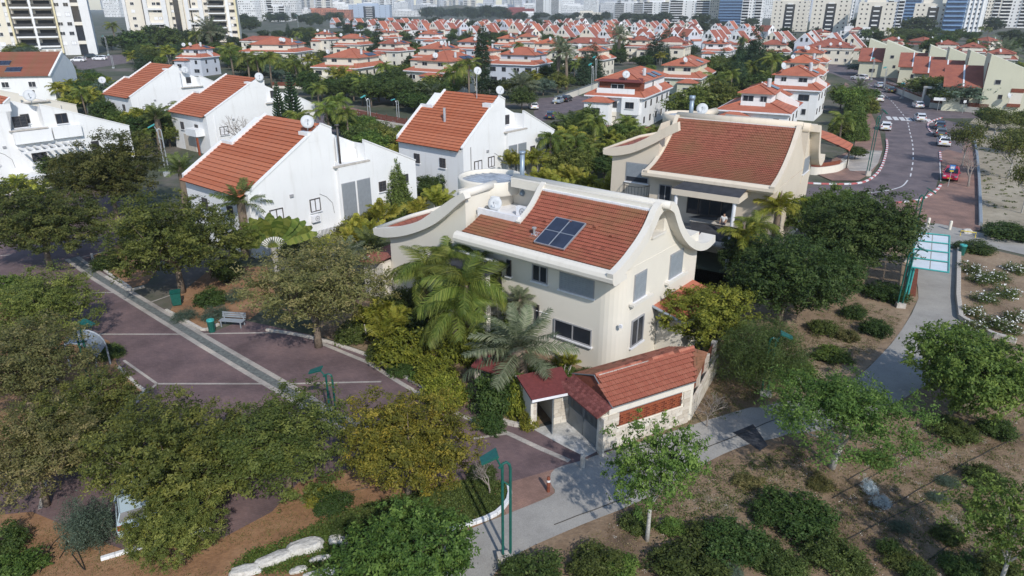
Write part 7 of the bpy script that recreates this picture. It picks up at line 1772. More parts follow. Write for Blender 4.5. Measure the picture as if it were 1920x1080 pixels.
# ---------------------------------------------------------------- white roofed shelter
c4 = [G(1717, 437, 2.9), G(1780, 443, 2.9), G(1778, 512, 2.7), G(1708, 502, 2.7)]
S = empty('shelter', (c4[3].x, c4[3].y, 0)); tag(S, 'shelter with white panels in a teal frame over the park path', 'shelter'); o0 = Vector((c4[3].x, c4[3].y, 0)); c4 = [c - o0 for c in c4]
def sp(s, t): return c4[3].lerp(c4[2], s).lerp(c4[0].lerp(c4[1], s), t)
for i in range(4):
    for j in range(2):
        m = MB(); a, b, c, d = sp(j * .5 + .02, i * .25 + .02), sp(j * .5 + .49, i * .25 + .02), sp(j * .5 + .49, i * .25 + .23), sp(j * .5 + .02, i * .25 + .23); up = Vector((0, 0, .03))
        m.add([a + up, b + up, c + up, d + up, a, b, c, d], [(0, 1, 2, 3), (7, 6, 5, 4), (0, 4, 5, 1), (1, 5, 6, 2), (2, 6, 7, 3), (3, 7, 4, 0)]); m.build('roof_panel', M['panelw'], S)
m = MB()
for t in (0, .25, .5, .75, 1): m.tube([sp(0, t) + Vector((0, 0, .05)), sp(1, t) + Vector((0, 0, .05))], .06, 4)
for s in (0, 1): m.tube([sp(s, 0) + Vector((0, 0, .04)), sp(s, 1) + Vector((0, 0, .04))], .07, 4)
m.build('roof_frame', M['teal'], S)
for t in (.03, .33, .66, .97):
    for s in (.02, .10):
        m = MB(); a = sp(s, t); m.tube([(a.x, a.y, -.05), (a.x, a.y, a.z)], .06, 6); m.build('post', M['teal'], S)
a, b = sp(.22, .06), sp(.22, .94); m = MB(); ribbon(m, [a, b], .42, .46, h=.06); m.build('bench_seat', M['wood'], S)
# ---------------------------------------------------------------- small street furniture
bn = G(437, 612); B = empty('park_bench', (bn.x, bn.y, .02), math.radians(-8)); tag(B, 'blue grey metal bench beside the litter bin at the drain channel', 'bench')
for i in range(4): m = MB(); m.box(-.85, .85, -.25 + i * .13, -.15 + i * .13, .42, .46); m.build('seat_slat', M['shutter'], B)
for i in range(3):
    m = MB(); m.box(-.85, .85, .3 + i * .03, .33 + i * .03, .52 + i * .13, .62 + i * .13); m.build('back_slat', M['shutter'], B)
for x in (-.7, .7):
    m = MB(); m.box(x - .03, x + .03, -.25, -.19, 0, .42); m.box(x - .03, x + .03, .25, .31, 0, .8); m.box(x - .03, x + .03, -.19, .25, .38, .42); m.build('leg', M['shutter'], B)
def bin_(px, label, h=.9, r=.24, top='teal'):
    p = G(*px); root = empty('litter_bin', p); tag(root, label, 'litter bin', 'green litter bins')
    m = MB(); m.lathe([(r * .85, 0), (r, h * .85), (r * 1.05, h * .9)], 16); m.build('body', M['green'], root, smooth=True)
    m = MB(); m.lathe([(r * 1.06, h * .9), (r * 1.0, h), (r * .5, h * 1.02), (r * .45, h * .96), (.01, h * .95)], 16); m.build('rim', M[top], root)
bin_((398, 622), 'green round litter bin with pale rim at the bench'); bin_((1802, 478), 'green litter bin by the shelter and round hedge', .95, .28)
p = G(333, 572); WB = empty('wheelie_bin', p, .4); tag(WB, 'dark green wheeled bin beside the trunk of the dense yellow green tree', 'bin')
m = MB(); m.add([(-.28, -.3, .1), (.28, -.3, .1), (.28, .3, .1), (-.28, .3, .1), (-.34, -.38, 1.0), (.34, -.38, 1.0), (.34, .38, 1.0), (-.34, .38, 1.0)], [(3, 2, 1, 0), (4, 5, 6, 7), (0, 1, 5, 4), (1, 2, 6, 5), (2, 3, 7, 6), (3, 0, 4, 7)]); m.build('body', M['green'], WB)
m = MB(); m.prism([(-.36, 1.01), (-.4, -0.0 + 1.06), (.3, 1.12), (.42, 1.05), (.42, 1.01)], 'x', -.36, .36); m.build('lid', M['green'], WB)
for s in (-1, 1): m = MB(); m.tube([(s * .3, .32, .12), (s * .38, .32, .12)], .12, 10); m.build('wheel', M['tyre'], WB)
def bollard(px, label, mt, h=.75, r=.11):
    m = MB(); m.lathe([(r, -.05), (r, h - .08), (r * .8, h), (.01, h + .02)], 14); o = m.build('bollard', M[mt], loc=G(*px), smooth=True, label=label, cat='bollard', group='bollards at the path entrances'); return o
bollard((1092, 876), 'pale stone bollard at the corner of the drive and the grey path', 'kerb', .7, .12); o = bollard((1028, 922), 'dark brown bollard with pale band on the red brick patch', 'wood', .8, .08)
m = MB(); m.lathe([(.084, .55), (.084, .66)], 14); m.build('reflective_band', M['signw'], o)
bollard((1739, 425), 'left of two cream bollards across the path above the shelter', 'cream', .9, .14); bollard((1780, 431), 'right of two cream bollards across the path above the shelter', 'cream', .9, .14)
m = MB(); a, b = G(1800, 442), G(1828, 446); m.tube([a + Vector((0, 0, .0)), a + Vector((0, 0, .5)), b + Vector((0, 0, .5)), b], .05, 6); m.build('path_barrier', M['plate'], label='yellow tube barrier on the paving beside the pale rock', cat='barrier')
def sign(px, vtop, w, h, mt, label, two=None, name='road_sign'):
    p = G(*px); zt = zat(p, vtop); root = empty(name, p, math.radians(-20)); tag(root, label, 'sign')
    m = MB(); m.tube([(0, 0, -.05), (0, 0, zt)], .04, 6); m.build('post', M['galv'], root)
    m = MB(); m.box(-w / 2, w / 2, -.07, -.04, zt - h, zt); m.build('board', M[mt], root); return root, zt
r_, zt = sign((1777, 350), 309, .6, .6, 'blue', 'blue bus stop sign with white bus in front of the red car')
m = MB(); m.box(-.2, .2, -.09, -.071, zt - .42, zt - .14); m.box(-.16, -.07, -.09, -.071, zt - .48, zt - .43); m.box(.07, .16, -.09, -.071, zt - .48, zt - .43); m.build('bus_symbol', M['signw'], r_)
m = MB(); 
for k in range(3): m.box(-.16 + k * .115, -.07 + k * .115, -.095, -.091, zt - .27, zt - .18)
m.build('bus_symbol_windows', M['blue'], r_)
m = MB(); m.box(-.2, .2, -.07, -.04, zt - .8, zt - .66); m.build('lower_board', M['plate'], r_)
sign((1757, 208), 183, 2.2, .6, 'signw', 'white street name board on a post at the side turning'); sign((1690, 176), 156, .9, 1.4, 'blue', 'small blue sign at the pavement up the road'); sign((1804, 213), 188, .5, .5, 'signw', 'small round headed post on the far pavement')
sign((1744, 345 - 150), 176, .5, .6, 'blue', 'small blue sign near the parked white saloon') if 0 else None
p = G(1645, 245); r_, zt = sign((1645, 245), 205, .35, .9, 'framed', 'traffic signal post left of the crossing')
# portal at the garden wall
p = G(1737, 200); PT = empty('garden_portal', p, math.radians(-60)); tag(PT, 'cream portal with dark gate in the garden wall at the crossing', 'gate')
for x in (-1.3, 1.0): wbox(PT, 'pillar', 'cream', x, x + .4, -.3, .3, 0, 3.8)
wbox(PT, 'lintel', 'cream', -1.35, 1.45, -.35, .35, 3.81, 4.2); wbox(PT, 'gate', 'gate', -.9, 1.0, -.05, .05, .1, 2.4)
# garden walls with slatted tops
def garden_wall(a, b, h, hs, label, wm='cream', sm='wood', z0=0, world=False, step=.32):
    A, B = (a, b) if world else (G(*a), G(*b)); d = B - A; L = d.length; root = empty('garden_wall', A, math.atan2(d.y, d.x)); tag(root, label, 'wall', 'garden walls')
    m = MB(); m.box(0, L, -.12, .12, -.1, h); m.build('masonry', M[wm], root)
    if hs:
        n = int(hs / .2); 
        for i in range(n): m = MB(); m.box(0, L, -.06, -.02, h + .03 + i * .2, h + .19 + i * .2); m.build('slat', M[sm], root)
        for k in range(int(L / 3) + 1): m = MB(); m.box(min(k * 3, L - .1), min(k * 3, L - .1) + .1, -.01, .06, h, h + hs + .05); m.build('post', M[sm], root)
garden_wall((640, 222), (765, 246), 1.1, 1.2, 'long cream garden wall with brown slats behind the back road')
garden_wall((1130, 256), (1278, 262), .9, 1.0, 'garden wall with dark red slats in front of the attic villa', 'cream', 'wood')
garden_wall((1660, 166), (1733, 196), 1.2, .6, 'stone garden wall along the pavement by the parked cars', 'cream', 'wood')
garden_wall((1742, 202), (1850, 214), 1.1, .9, 'garden wall with red brown slats right of the cream portal', 'cream', 'wood')
garden_wall((1850, 206), (1990, 212), 2.0, 0, 'plain cream wall at the right edge beyond the side turning')
garden_wall((510, 165), (610, 168), .6, 1.0, 'dark red slatted fence below the wide cream villa', 'cream', 'wood')
garden_wall((1245, 160), (1170, 180), .8, 1.0, 'brown fence between the attic villa and the cream one') 
garden_wall((1040, 195), (1120, 165), 1.3, .6, 'side street garden wall with grey gates', 'cream', 'gate')
# carport beside the tan villa
CPT = empty('carport', G(1520, 322), math.radians(10)); tag(CPT, 'carport with orange tiled roof and curved cream wall beside the tan villa', 'carport')
f_ = Frame(G(1520, 322).x, G(1520, 322).y, 10); v4 = [f_.loc(G(u, v, z)) for u, v, z in ((1528, 240, 3.6), (1560, 250, 3.4), (1600, 270, 2.6), (1593, 282, 2.5), (1526, 252, 3.5))]
m = MB(); m.poly(v4); m.poly([p + Vector((0, 0, -.12)) for p in v4]); m.build('roof', M['roof3'], CPT)
m = MB(); m.tube([(v4[3].x, v4[3].y, 0), (v4[3].x, v4[3].y, 2.4)], .1, 6); m.build('post', M['framed'], CPT)
m = MB(); pts = [f_.loc(G(u, v)) for u, v in ((1510, 326), (1530, 328), (1552, 326), (1572, 322), (1588, 312))]; ribbon(m, smooth_line(pts, 5), .25, 1.0, h=1.1); m.build('curved_wall', M['cream'], CPT)
m = MB(); ribbon(m, smooth_line(pts[:4], 5), .1, 1.55, h=.5); m.build('wall_slats', M['wood'], CPT)
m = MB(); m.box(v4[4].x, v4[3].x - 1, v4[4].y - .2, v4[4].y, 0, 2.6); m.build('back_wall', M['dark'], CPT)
# curved shelter under the left trees
p = G(160, 700); CS = empty('bicycle_shelter', p, .2); tag(CS, 'blue grey curved metal shelter beside the left green lamp', 'shelter')
m = MB(); ar = [(math.cos(q) * 1.1, math.sin(q) * 1.1 + 1.3) for q in [math.pi * k / 10 for k in range(11)]]
for y in (-.9, .9): m.tube([(x, y, z) for x, z in [(1.1, 0)] + ar + [(-1.1, 0)]], .05, 6)
m.build('hoop', M['shutter'], CS)
m = MB(); n = len(ar[:7]); m.add([(x, -.9, z) for x, z in ar[:7]] + [(x, .9, z) for x, z in ar[:7]], [(i, i + 1, n + i + 1, n + i) for i in range(n - 1)]); m.build('panel', M['shutter'], CS)
# dark terrace clutter below the tan villa
m = MB(); c = TF.loc(G(1345, 520)); m.box(-8, 2.5, -9.5, -4.6, -.1, .0); m.build('yard_paving', M['strip'], T)
# ---------------------------------------------------------------- haze
bpy.context.view_layer.update()
hz = MB(); hz.box(-5000, 5000, -400, 6700, -3, 95); ho = hz.build('haze', bpy.data.materials.new('haze_volume')); ho["kind"] = 'stuff'
hm = ho.data.materials[0]; hm.use_nodes = True; hn = hm.node_tree.nodes; hn.clear(); ou = hn.new("ShaderNodeOutputMaterial"); pv = hn.new("ShaderNodeVolumePrincipled")
pv.inputs["Color"].default_value = (0.92, 0.96, 1.0, 1); pv.inputs["Density"].default_value = 0.00016; pv.inputs["Anisotropy"].default_value = 0.2
hm.node_tree.links.new(pv.outputs[0], ou.inputs["Volume"])
# ---------------------------------------------------------------- trees and shrubs, nearest first
g1 = 'olive green trees round the plaza'
crown_px('olivedark', 200, 322, 200, 3.6, 'dark olive tree in front of the white house at the left edge', group=g1, h=6.4)
crown_px('olivedark', 72, 415, 215, 3.8, 'wide olive tree at the left edge with visible grey trunk', group=g1, h=6.6)
crown_px('olive', 322, 448, 250, 3.3, 'dense yellow green tree above the green wheeled bin', group=g1, h=6.2, rz=2.0)
crown_px('brown', 585, 545, 270, 3.0, 'brownish tree with thin leaves left of the nearest villa', group=g1, h=5.4)
crown_px('olive2', 80, 570, 190, 3.2, 'olive tree in the kerbed bed at left, behind the curved shelter', group=g1, h=5.6, rz=1.0)
crown_px('brown', 35, 690, 260, 3.3, 'large brownish olive tree at the left edge', group=g1, h=5.8, rz=2.2)
crown_px('olive2', 150, 790, 230, 3.4, 'brown green tree left of the curved shelter lamp, over the kerbed bed', group=g1, h=6.0, rz=3.3)
crown_px('brown', 60, 860, 250, 3.2, 'brown green tree low at the left edge with a thick trunk', group=g1, h=5.6, rz=4.0)
crown_px('olive', 322, 850, 290, 3.0, 'big olive tree over the pale blue white car', group=g1, h=5.4, rz=1.2)
crown_px('olive', 330, 985, 185, 2.4, 'lower olive tree in front of the pale blue white car', group=g1, h=4.6, rz=4.4)
crown_px('olive2', 528, 826, 258, 3.0, 'olive tree over the orange soil left of the golden tree', group=g1, h=5.4, rz=.4)
crown_px('gold', 760, 832, 268, 2.7, 'round tree with golden yellow flush in the middle of the foreground', group=g1, h=5.2)
crown_px('bushy', 752, 1050, 250, 1.8, 'bright green rounded bushy tree at the bottom edge left of the lamp', h=3.6)
g2 = 'light green park trees'
crown_px('fresh', 1225, 888, 185, 3.3, 'slender young light green tree in front of the garage', group=g2, h=5.4)
crown_px('spread', 1580, 778, 365, 2.9, 'widest spreading light green tree with white painted trunk', group=g2, h=4.4)
crown_px('bushy', 1822, 690, 230, 2.6, 'rounded light green tree at right beside the park path', group=g2, h=4.6, rz=1)
crown_px('fresh', 1905, 1010, 200, 2.6, 'light green tree in the bottom right corner', group=g2, h=4.6, rz=2)
crown_px('yellowish', 1328, 595, 172, 2.6, 'yellow green tree against the right wall of the nearest villa', h=4.5)
crown_px('feathery', 1432, 660, 170, 2.0, 'fine feathery dull green tree behind the garage end', h=4.2)
crown_px('dense', 1475, 520, 225, 2.7, 'dark green tree behind the nearest villa above the path', h=5.2)
crown_px('dense', 1600, 440, 215, 3.2, 'big green tree left of the white roofed shelter', h=6.0, rz=2)
crown_px('bushy', 1560, 400, 150, 3.4, 'lighter green tree crown before the road corner', h=6.0, rz=3)
crown_px('dense', 1400, 480, 110, 2.2, 'dark tree beside the tan villa yard', h=4.4, rz=4)
crown_px('dense', 1560, 520, 130, 1.9, 'low dark tree above the soil bed by the path', h=3.8, rz=5)
# main garden
g3 = 'queen palms in the nearest garden'
def palm_px(key, u, v, sc, zc, label, grp=None, rz=None, cat='palm'):
    root, R, H_ = TPL[key]; p = G(u, v, zc); return plant(key, Vector((p.x, p.y, 0)), R * sc, (zc + PALM[key][1] * sc) if key in PALM else None, label, cat, grp, rz)
palm_px('queen', 878, 540, 1.22, 4.3, 'big queen palm in front of the porch of the nearest villa', g3, .5)
palm_px('queen', 795, 510, 1.05, 4.4, 'queen palm against the left wing of the nearest villa', g3, 2.0)
palm_px('queen', 835, 490, .85, 4.9, 'tall queen palm touching the porch awning of the nearest villa', g3, 3.3)
palm_px('queen', 850, 590, 1.0, 3.2, 'lower queen palm with hanging yellowing fronds above the yellow shrub', g3, 4.0)
palm_px('datenear', 985, 658, 1.6, 2.6, 'grey green date palm by the burgundy roofed gates', None, 1.0)
palm_px('queen', 900, 500, .95, 4.6, 'queen palm whose fronds touch the small upper window', g3, 5.0)
palm_px('datenear', 650, 480, .9, 3.2, 'grey green palm left of the wing of the nearest villa', None, 2.0)
palm_px('datenear', 970, 565, .6, 3.4, 'yucca like spiky palm below the two paned window', None, 4.0)
def shrub_px(key, u, v, wpx, h, label, grp=None, rz=None, cat='shrub', name=None):
    p = G(u, v, h * .5); return plant(key, Vector((p.x, p.y, 0)), wpx * mpp(p) / 2, h, label, cat, grp, rz, name)
g4 = 'shrubs in the nearest garden'
for k, u, v, w, h, lb in [('sh_yel', 755, 645, 120, 2.4, 'yellow green shrub in flower left of the hanging palm'), ('sh_yel', 815, 690, 80, 1.7, 'bright yellow shrub above the kerb below the palms'), ('sh_yel', 868, 640, 95, 2.7, 'yellow green shrub right of the hanging palm'), ('sh_yel', 835, 730, 95, 2.0, 'rounded yellow green shrub at the garden kerb left of the second gate'), ('sh_dark', 930, 735, 100, 2.4, 'dark clipped hedge left of the walk in gate'), ('sh_dark', 920, 790, 60, 1.0, 'low dark foliage at the kerb below the hedge'), ('sh_yel', 972, 738, 60, 2.6, 'yellow climber on the corner of the walk in gate'), ('sh_yel', 990, 785, 42, 1.0, 'yellow climber foot by the kerb'), ('sh_dark', 800, 610, 110, 1.8, 'dark shrubs beneath the queen palms'), ('sh_dark', 905, 640, 80, 1.9, 'dark shrub behind the second gate'), ('sh_mid', 712, 655, 60, 1.2, 'low green plants at the kerb left of the yellow shrubs'), ('sh_dark', 752, 690, 55, .7, 'dark low border plants at the long kerb'), ('sh_dark', 735, 570, 70, 1.9, 'dark leafy shrub at the foot of the left wing'), ('sh_green', 1055, 690, 60, 1.1, 'green plants beneath the lower window of the nearest villa'), ('sh_dark', 1010, 700, 60, 1.3, 'dark plants behind the walk in gate'), ('sh_dark', 1100, 700, 40, .8, 'dark plants at the light well of the nearest villa')]: shrub_px(k, u, v, w, h, lb, g4)
for k, u, v, w, h, lb in [('sh_green', 940, 620, 80, 2.2, 'green shrub below the slit window of the nearest villa'), ('sh_mid', 780, 560, 90, 2.6, 'tall green shrub under the left queen palm'), ('sh_yel', 700, 600, 80, 2.0, 'yellow green shrub at the left end of the garden'), ('sh_dark', 850, 560, 90, 2.4, 'dark tall shrub before the porch columns'), ('sh_green', 790, 700, 50, 1.0, 'low green shrub by the long kerb'), ('sh_mid', 660, 620, 70, 1.4, 'green shrub by the brownish tree trunk'), ('sh_brown', 915, 700, 50, 1.6, 'reddish brown shrub between the two gates')]: shrub_px(k, u, v, w, h, lb, g4)
g5 = 'areca palms in the nearest garden'
for u, v, s, z, lb in [(720, 620, 1.0, 1.6, 'yellowish areca palm clump left of the yellow shrubs'), (690, 590, .9, 1.8, 'areca palm clump at the left end of the nearest garden'), (1050, 675, .5, 1.2, 'small areca palm below the wide window')]: palm_px('arecanear', u, v, s, z, lb, g5)
# planting between the white house and the nearest villa
g6 = 'garden plants behind the nearest villa'
for k, u, v, w, h, lb in [('sh_yel', 700, 405, 60, 2.2, 'yellow green bush behind the left wing tip'), ('sh_yel', 760, 385, 50, 2.5, 'yellow bush before the conical conifer'), ('sh_brown', 655, 425, 70, 2.4, 'brownish bush beneath the louvred bay'), ('sh_dark', 805, 345, 60, 2.6, 'dark bush right of the conical conifer'), ('sh_mid', 560, 455, 80, 2.0, 'green bush by the railed terrace of the white house'), ('sh_brown', 620, 455, 90, 2.2, 'brown green bush behind the brownish tree'), ('sh_yel', 905, 300, 50, 4.2, 'bright yellow green bush behind the round tank'), ('sh_mid', 840, 300, 60, 2.5, 'green bush below the wall of the second white house')]: shrub_px(k, u, v, w, h, lb, g6)
plant_px('thuja', 747, 408, 306, 64, 'dense conical conifer against the white house wall', 'conifer')
for i, (u, v, s, z) in enumerate([(730, 400, 1.0, 2.2), (690, 430, 1.0, 2.0), (640, 450, .9, 2.2), (820, 370, 1.1, 2.6), (780, 395, .9, 2.0), (600, 470, .9, 2.0), (1010, 335, 1.1, 3.2), (1045, 350, 1.0, 3.0), (1085, 345, 1.0, 3.0), (1120, 365, 1.0, 2.6), (1150, 385, 1.0, 2.4), (1175, 355, 1.3, 3.4), (1200, 330, 1.3, 3.6), (975, 300, 1.0, 3.4), (1060, 330, 1.1, 3.2)]):
    lb = ['yellow areca palm just left of the left wing coping', 'areca palm below the louvred bay of the white house', 'areca palm at the stone pier of the white house', 'large feathery areca palm left of the round tank', 'areca palm between conifer and left wing', 'areca palm behind the brownish tree crown', 'bright areca palm behind the pipe of the round tank', 'second bright areca palm behind the ridge', 'third bright areca palm behind the ridge', 'areca palm behind the ridge middle', 'areca palm near the balcony of the tan villa', 'drooping areca palm in front of the tan villa shutter', 'drooping palm at the tan villa balcony', 'areca palm under the queen palms by the second white house', 'areca palm between the bright ones behind the ridge'][i]
    palm_px('arecanear', u, v, s, z, lb, 'areca palms behind the nearest villa')
palm_px('banana', 505, 405, 1.0, 4.8, "tall fan of banana like leaves left of the white house wall", None, .4)
palm_px('lowdate', 335, 325, 1.0, 4.6, 'feather palm before the low red roof edge', None, 2.0)
palm_px('lowdate', 445, 385, 1.1, 4.6, 'grey green feather palm at the corner of the big white house', None, 1.0)
palm_px('lowdate', 690, 470, .9, 2.6, 'dull feather palm above the brownish tree', None, 2.0)
palm_px('lowdate', 290, 225, 1.2, 4.5, 'feather palm above the dark olive tree', None, 2.0)
# middle palms
g7 = 'slender queen palms in the gardens behind'
for i, (u, vb, vt, w) in enumerate([(798, 335, 222, 55), (865, 345, 268, 50), (885, 340, 262, 45), (1030, 335, 245, 60), (1045, 330, 262, 55), (1015, 320, 255, 40), (1080, 320, 250, 60), (1115, 300, 215, 60), (565, 300, 205, 70), (345, 250, 190, 60), (640, 250, 175, 60), (620, 262, 190, 60), (655, 270, 200, 50), (880, 200, 108, 58), (850, 190, 118, 70), (600, 225, 155, 40), (470, 165, 95, 50), (490, 165, 100, 40), (510, 165, 95, 50), (440, 150, 85, 50), (1100, 330, 270, 50), (1170, 270, 215, 50), (560, 165, 110, 40), (120, 330, 290, 60)]):
    plant_px('midqueen', u, vb, vt, w, ['slim palm in front of the second white house wall', 'left of two small palms above the round tank', 'right of two small palms above the round tank', 'palm right of the second white house', 'palm close behind the pipe of the round tank', 'thin palm at the white gable corner', 'palm left of the attic villa garden', 'palm before the burgundy fence', 'palm left of the twin conical pines', 'palm between the stepped white houses', 'palm at the back road bend', 'palm beside the galvanised post', 'palm in front of the back road', 'thick crowned palm at the cream villa wall', 'wide hanging palm left of the tall cypress', 'small palm before the three panel villa', 'left palm of the row before the wide cream villa', 'second palm of the row before the wide cream villa', 'third palm of the row before the wide cream villa', 'palm at the corner of the wide cream villa', 'thin palm before the tan villa wing', 'palm by the fence of the attic villa', 'palm right of the wide cream villa', 'palm at the left edge beneath the terrace'][i], 'palm', g7)
for i, (u, vb, vt, w) in enumerate([(1045, 165, 75, 62), (1062, 168, 85, 52), (1158, 115, 50, 60), (398, 100, 38, 78), (1720, 150, 118, 60), (1875, 120, 78, 90), (550, 250, 185, 60), (975, 190, 140, 80), (450, 210, 170, 50), (1605, 190, 150, 50), (815, 210, 165, 80)]):
    plant_px('middate', u, vb, vt, w, ['left of the twin grey date palms', 'right of the twin grey date palms', 'pale date palm behind the red hip roof', 'big grey date palm before the second apartment block', 'date palm before the tall cream walls', 'broad date palm at the upper right', 'date palm behind the second stepped white house', 'low date palm before the grey blue villa', 'date palm in the garden behind the stepped houses', 'date palm by the road trees', 'wide low date palm left of the thick queen palm'][i], 'palm', 'date palms in the gardens')
plant_px('cypress', 905, 182, 38, 30, 'tall slim cypress standing above the red roofs', 'conifer')
plant_px('cypress', 1383, 150, 62, 15, 'slim cypress beside the tall dark pines', 'conifer')
plant_px('araucaria', 533, 282, 152, 46, 'left of the twin conical pines between white houses', 'conifer', 'twin conical pines')
plant_px('araucaria', 558, 284, 133, 62, 'right, taller of the twin conical pines between white houses', 'conifer', 'twin conical pines')
for u, vb, vt, w, lb in [(1410, 160, 38, 55, 'tall dark pine rising above the villas right of the middle'), (1228, 120, 60, 50, 'dark conical pine behind the attic villa'), (1108, 150, 78, 55, 'conical pine with yellow green side right of the date palms'), (712, 110, 36, 28, 'narrow dark pine between villas at left middle'), (345, 120, 76, 42, 'dark pine below the second apartment block'), (270, 150, 95, 34, 'conifer behind the furthest stepped house'), (1248, 100, 48, 35, 'araucaria like pine by the broad hip roof'), (1095, 160, 95, 40, 'dark pine at the side street')]: plant_px('pine', u, vb, vt, w, lb, 'conifer', 'dark pines among the villas')
plant_px('thuja', 1105, 270, 200, 80, 'bright yellow green conical tree before the attic villa', 'conifer'); plant_px('thuja', 1615, 210, 165, 60, 'yellow green conical tree beside the road', 'conifer')
plant_px('bare', 462, 300, 188, 95, 'bare grey tree before the white house with small balcony'); plant_px('bare2', 918, 925, 855, 95, 'bare pale shrub like tree at the lawn tip behind the tall lamp', 'tree'); plant_px('bare2', 1255, 830, 760, 10, 'x') if 0 else None
plant_px('bare', 1325, 800, 720, 80, 'bare twiggy bush against the end of the garage wall'); plant_px('bare2', 1815, 350, 270, 95, 'thin leafless tree over the brick pavement by the red car'); plant_px('bare', 850, 735, 680, 10, 'x') if 0 else None
# road side and right side
g8 = 'trees along the road at the right'
for k, u, vb, vt, w, lb in [('sparse', 1803, 312, 225, 62, 'sparse tree over the cars parked by the sandy verge'), ('sparse', 1862, 262, 200, 70, 'dark tree at the top of the sandy verge'), ('sparse', 1890, 335, 240, 80, 'sparse tree with pale trunk on the sandy verge'), ('mid_b', 1912, 250, 205, 45, 'dark tree at the right edge of the verge'), ('mid_e', 1800, 205, 148, 90, 'blue green olive tree before the nearest tall cream wall'), ('mid_d', 1735, 190, 142, 75, 'round tree behind the cream portal'), ('mid_b', 1690, 140, 105, 50, 'tree before the big hip roof across the road'), ('mid_f', 1600, 240, 175, 40, 'yellow green street tree above the corner pavement'), ('mid_c', 1622, 220, 180, 40, 'olive street tree near the crossing'), ('mid_b', 1900, 180, 148, 50, 'dark tree at the right edge by the cream wall'), ('mid_d', 1602, 300, 275, 36, 'green bush tree by the carport'), ('mid_b', 1850, 240, 200, 50, 'small dark tree at the side turning'), ('mid_e', 1620, 140, 118, 50, 'grey tree at the far road end'), ('mid_d', 1770, 205, 160, 60, 'green tree right of the street name board'), ('sparse', 1915, 400, 290, 60, 'tree at the right edge above the dark hedge'), ('mid_a', 1760, 160, 130, 50, 'dark green tree between tall cream walls'), ('sparse', 1900, 290, 235, 60, 'dull tree at the middle of the verge')]: plant_px(k, u, vb, vt, w, lb, 'tree', g8)
for k, u, vb, vt, w, lb in [('mid_f', 1590, 215, 160, 55, 'first'), ('thuja', 1600, 262, 195, 52, 'second'), ('mid_c', 1575, 205, 160, 45, 'fourth'), ('mid_f', 1630, 190, 165, 28, 'fourth counting the palm,'), ('mid_c', 1575, 262, 225, 45, 'fifth'), ('midqueen', 1572, 275, 208, 55, 'sixth')]:
    plant_px(k, u, vb, vt, w, lb + ' tree counted down the left side of the road', 'tree', 'trees left of the road')
# bushes by the park path
palm_px('lowpalm', 1455, 392, 1.35, 4.6, 'bright yellow green palm between tan villa and the big green tree', None, 1.0)
palm_px('lowpalm', 1385, 445, 1.1, 3.6, 'yellow green palm beside the curved tip of the nearest roof', None, 2.0)
palm_px('queen', 1415, 430, .8, 4.0, 'palm with hanging fronds before the tan villa awnings', None, 3.0)
g9 = 'shrubs in the park beds'
for k, u, v, w, h, lb in [('sh_dark', 1603, 583, 48, .9, 'dark round shrub in the bed left of the path lamp'), ('sh_dark', 1642, 612, 58, 1.1, 'dark round shrub nearest the path below the shelter'), ('sh_mid', 1545, 610, 60, 1.0, 'green shrub left of the two dark round ones'), ('sh_brown', 1590, 625, 50, .8, 'grey brown shrub between the dark round ones'), ('sh_green', 1560, 660, 80, .9, 'light green shrub above the widest tree'), ('sh_green', 1495, 690, 90, 1.2, 'light green shrub right of the lattice lamp'), ('sh_dark', 1660, 545, 90, 1.0, 'dark ground hedge at the foot of the big green tree'), ('sh_dark', 1700, 430, 60, 1.4, 'clipped dark hedge left of the shelter roof'), ('sh_dark', 1900, 432, 110, 1.3, 'long dark clipped hedge at the right edge'), ('sh_dark', 1830, 462, 74, .8, 'round clipped hedge in the path fork'), ('sh_dark', 1505, 960, 145, 1.1, 'large dark mounded shrub in the lower right soil'), ('sh_dark', 1375, 1010, 130, 1.1, 'dark shrub mound left of the largest mound'), ('sh_mid', 1290, 1050, 150, 1.0, 'dark green mound near the bottom middle right'), ('sh_mid', 1115, 1050, 110, .9, 'loose green shrub at the bottom right of the tall lamp'), ('sh_mid', 1195, 975, 70, .7, 'small loose shrub at the foot of the young tree'), ('sh_dark', 1000, 1078, 130, .9, 'dark hedge at the bottom beneath the tall lamp'), ('sh_dark', 1670, 1025, 42, .7, 'small dark shrub in the lower right soil'), ('sh_dark', 1725, 1075, 60, .7, 'dark shrub at the bottom edge of the soil'), ('sh_grey', 1632, 912, 36, .7, 'upper silvery white shrub on the soil'), ('sh_grey', 1655, 938, 44, .7, 'lower silvery white shrub on the soil'), ('sh_mid', 1850, 890, 75, .8, 'loose green shrub in the right soil'), ('sh_mid', 1560, 1030, 110, 1.0, 'spiky green shrub right of the largest mound'), ('sh_blue', 1690, 985, 50, .5, 'greyish low shrub in the lower right soil'), ('sh_mid', 1790, 800, 90, .8, 'shrub at the foot of the rounded light green tree'), ('sh_blue', 1780, 900, 50, .4, 'low grey plant in the right soil'), ('sh_mid', 1880, 1060, 90, .9, 'green shrub in the bottom right corner'), ('sh_dark', 1870, 800, 70, .8, 'dark shrub under the rounded light green tree'), ('sh_green', 1260, 985, 60, .5, 'small green shrub left of the dark mounds'), ('sh_dark', 1440, 960, 70, .8, 'dark shrub between the two mounds'), ('sh_mid', 1480, 1060, 80, .7, 'green shrub at the bottom below the mounds'), ('sh_blue', 1370, 1070, 70, .5, 'greyish shrub at the bottom edge'), ('sh_mid', 1610, 1060, 60, .6, 'small shrub at the bottom right of the mounds'), ('sh_mid', 1780, 1000, 60, .5, 'loose shrub between drip pipes at the lower right'), ('sh_dark', 1915, 720, 60, 1.0, 'dark shrub at the right edge by the light tree')]: shrub_px(k, u, v, w, h, lb, g9)
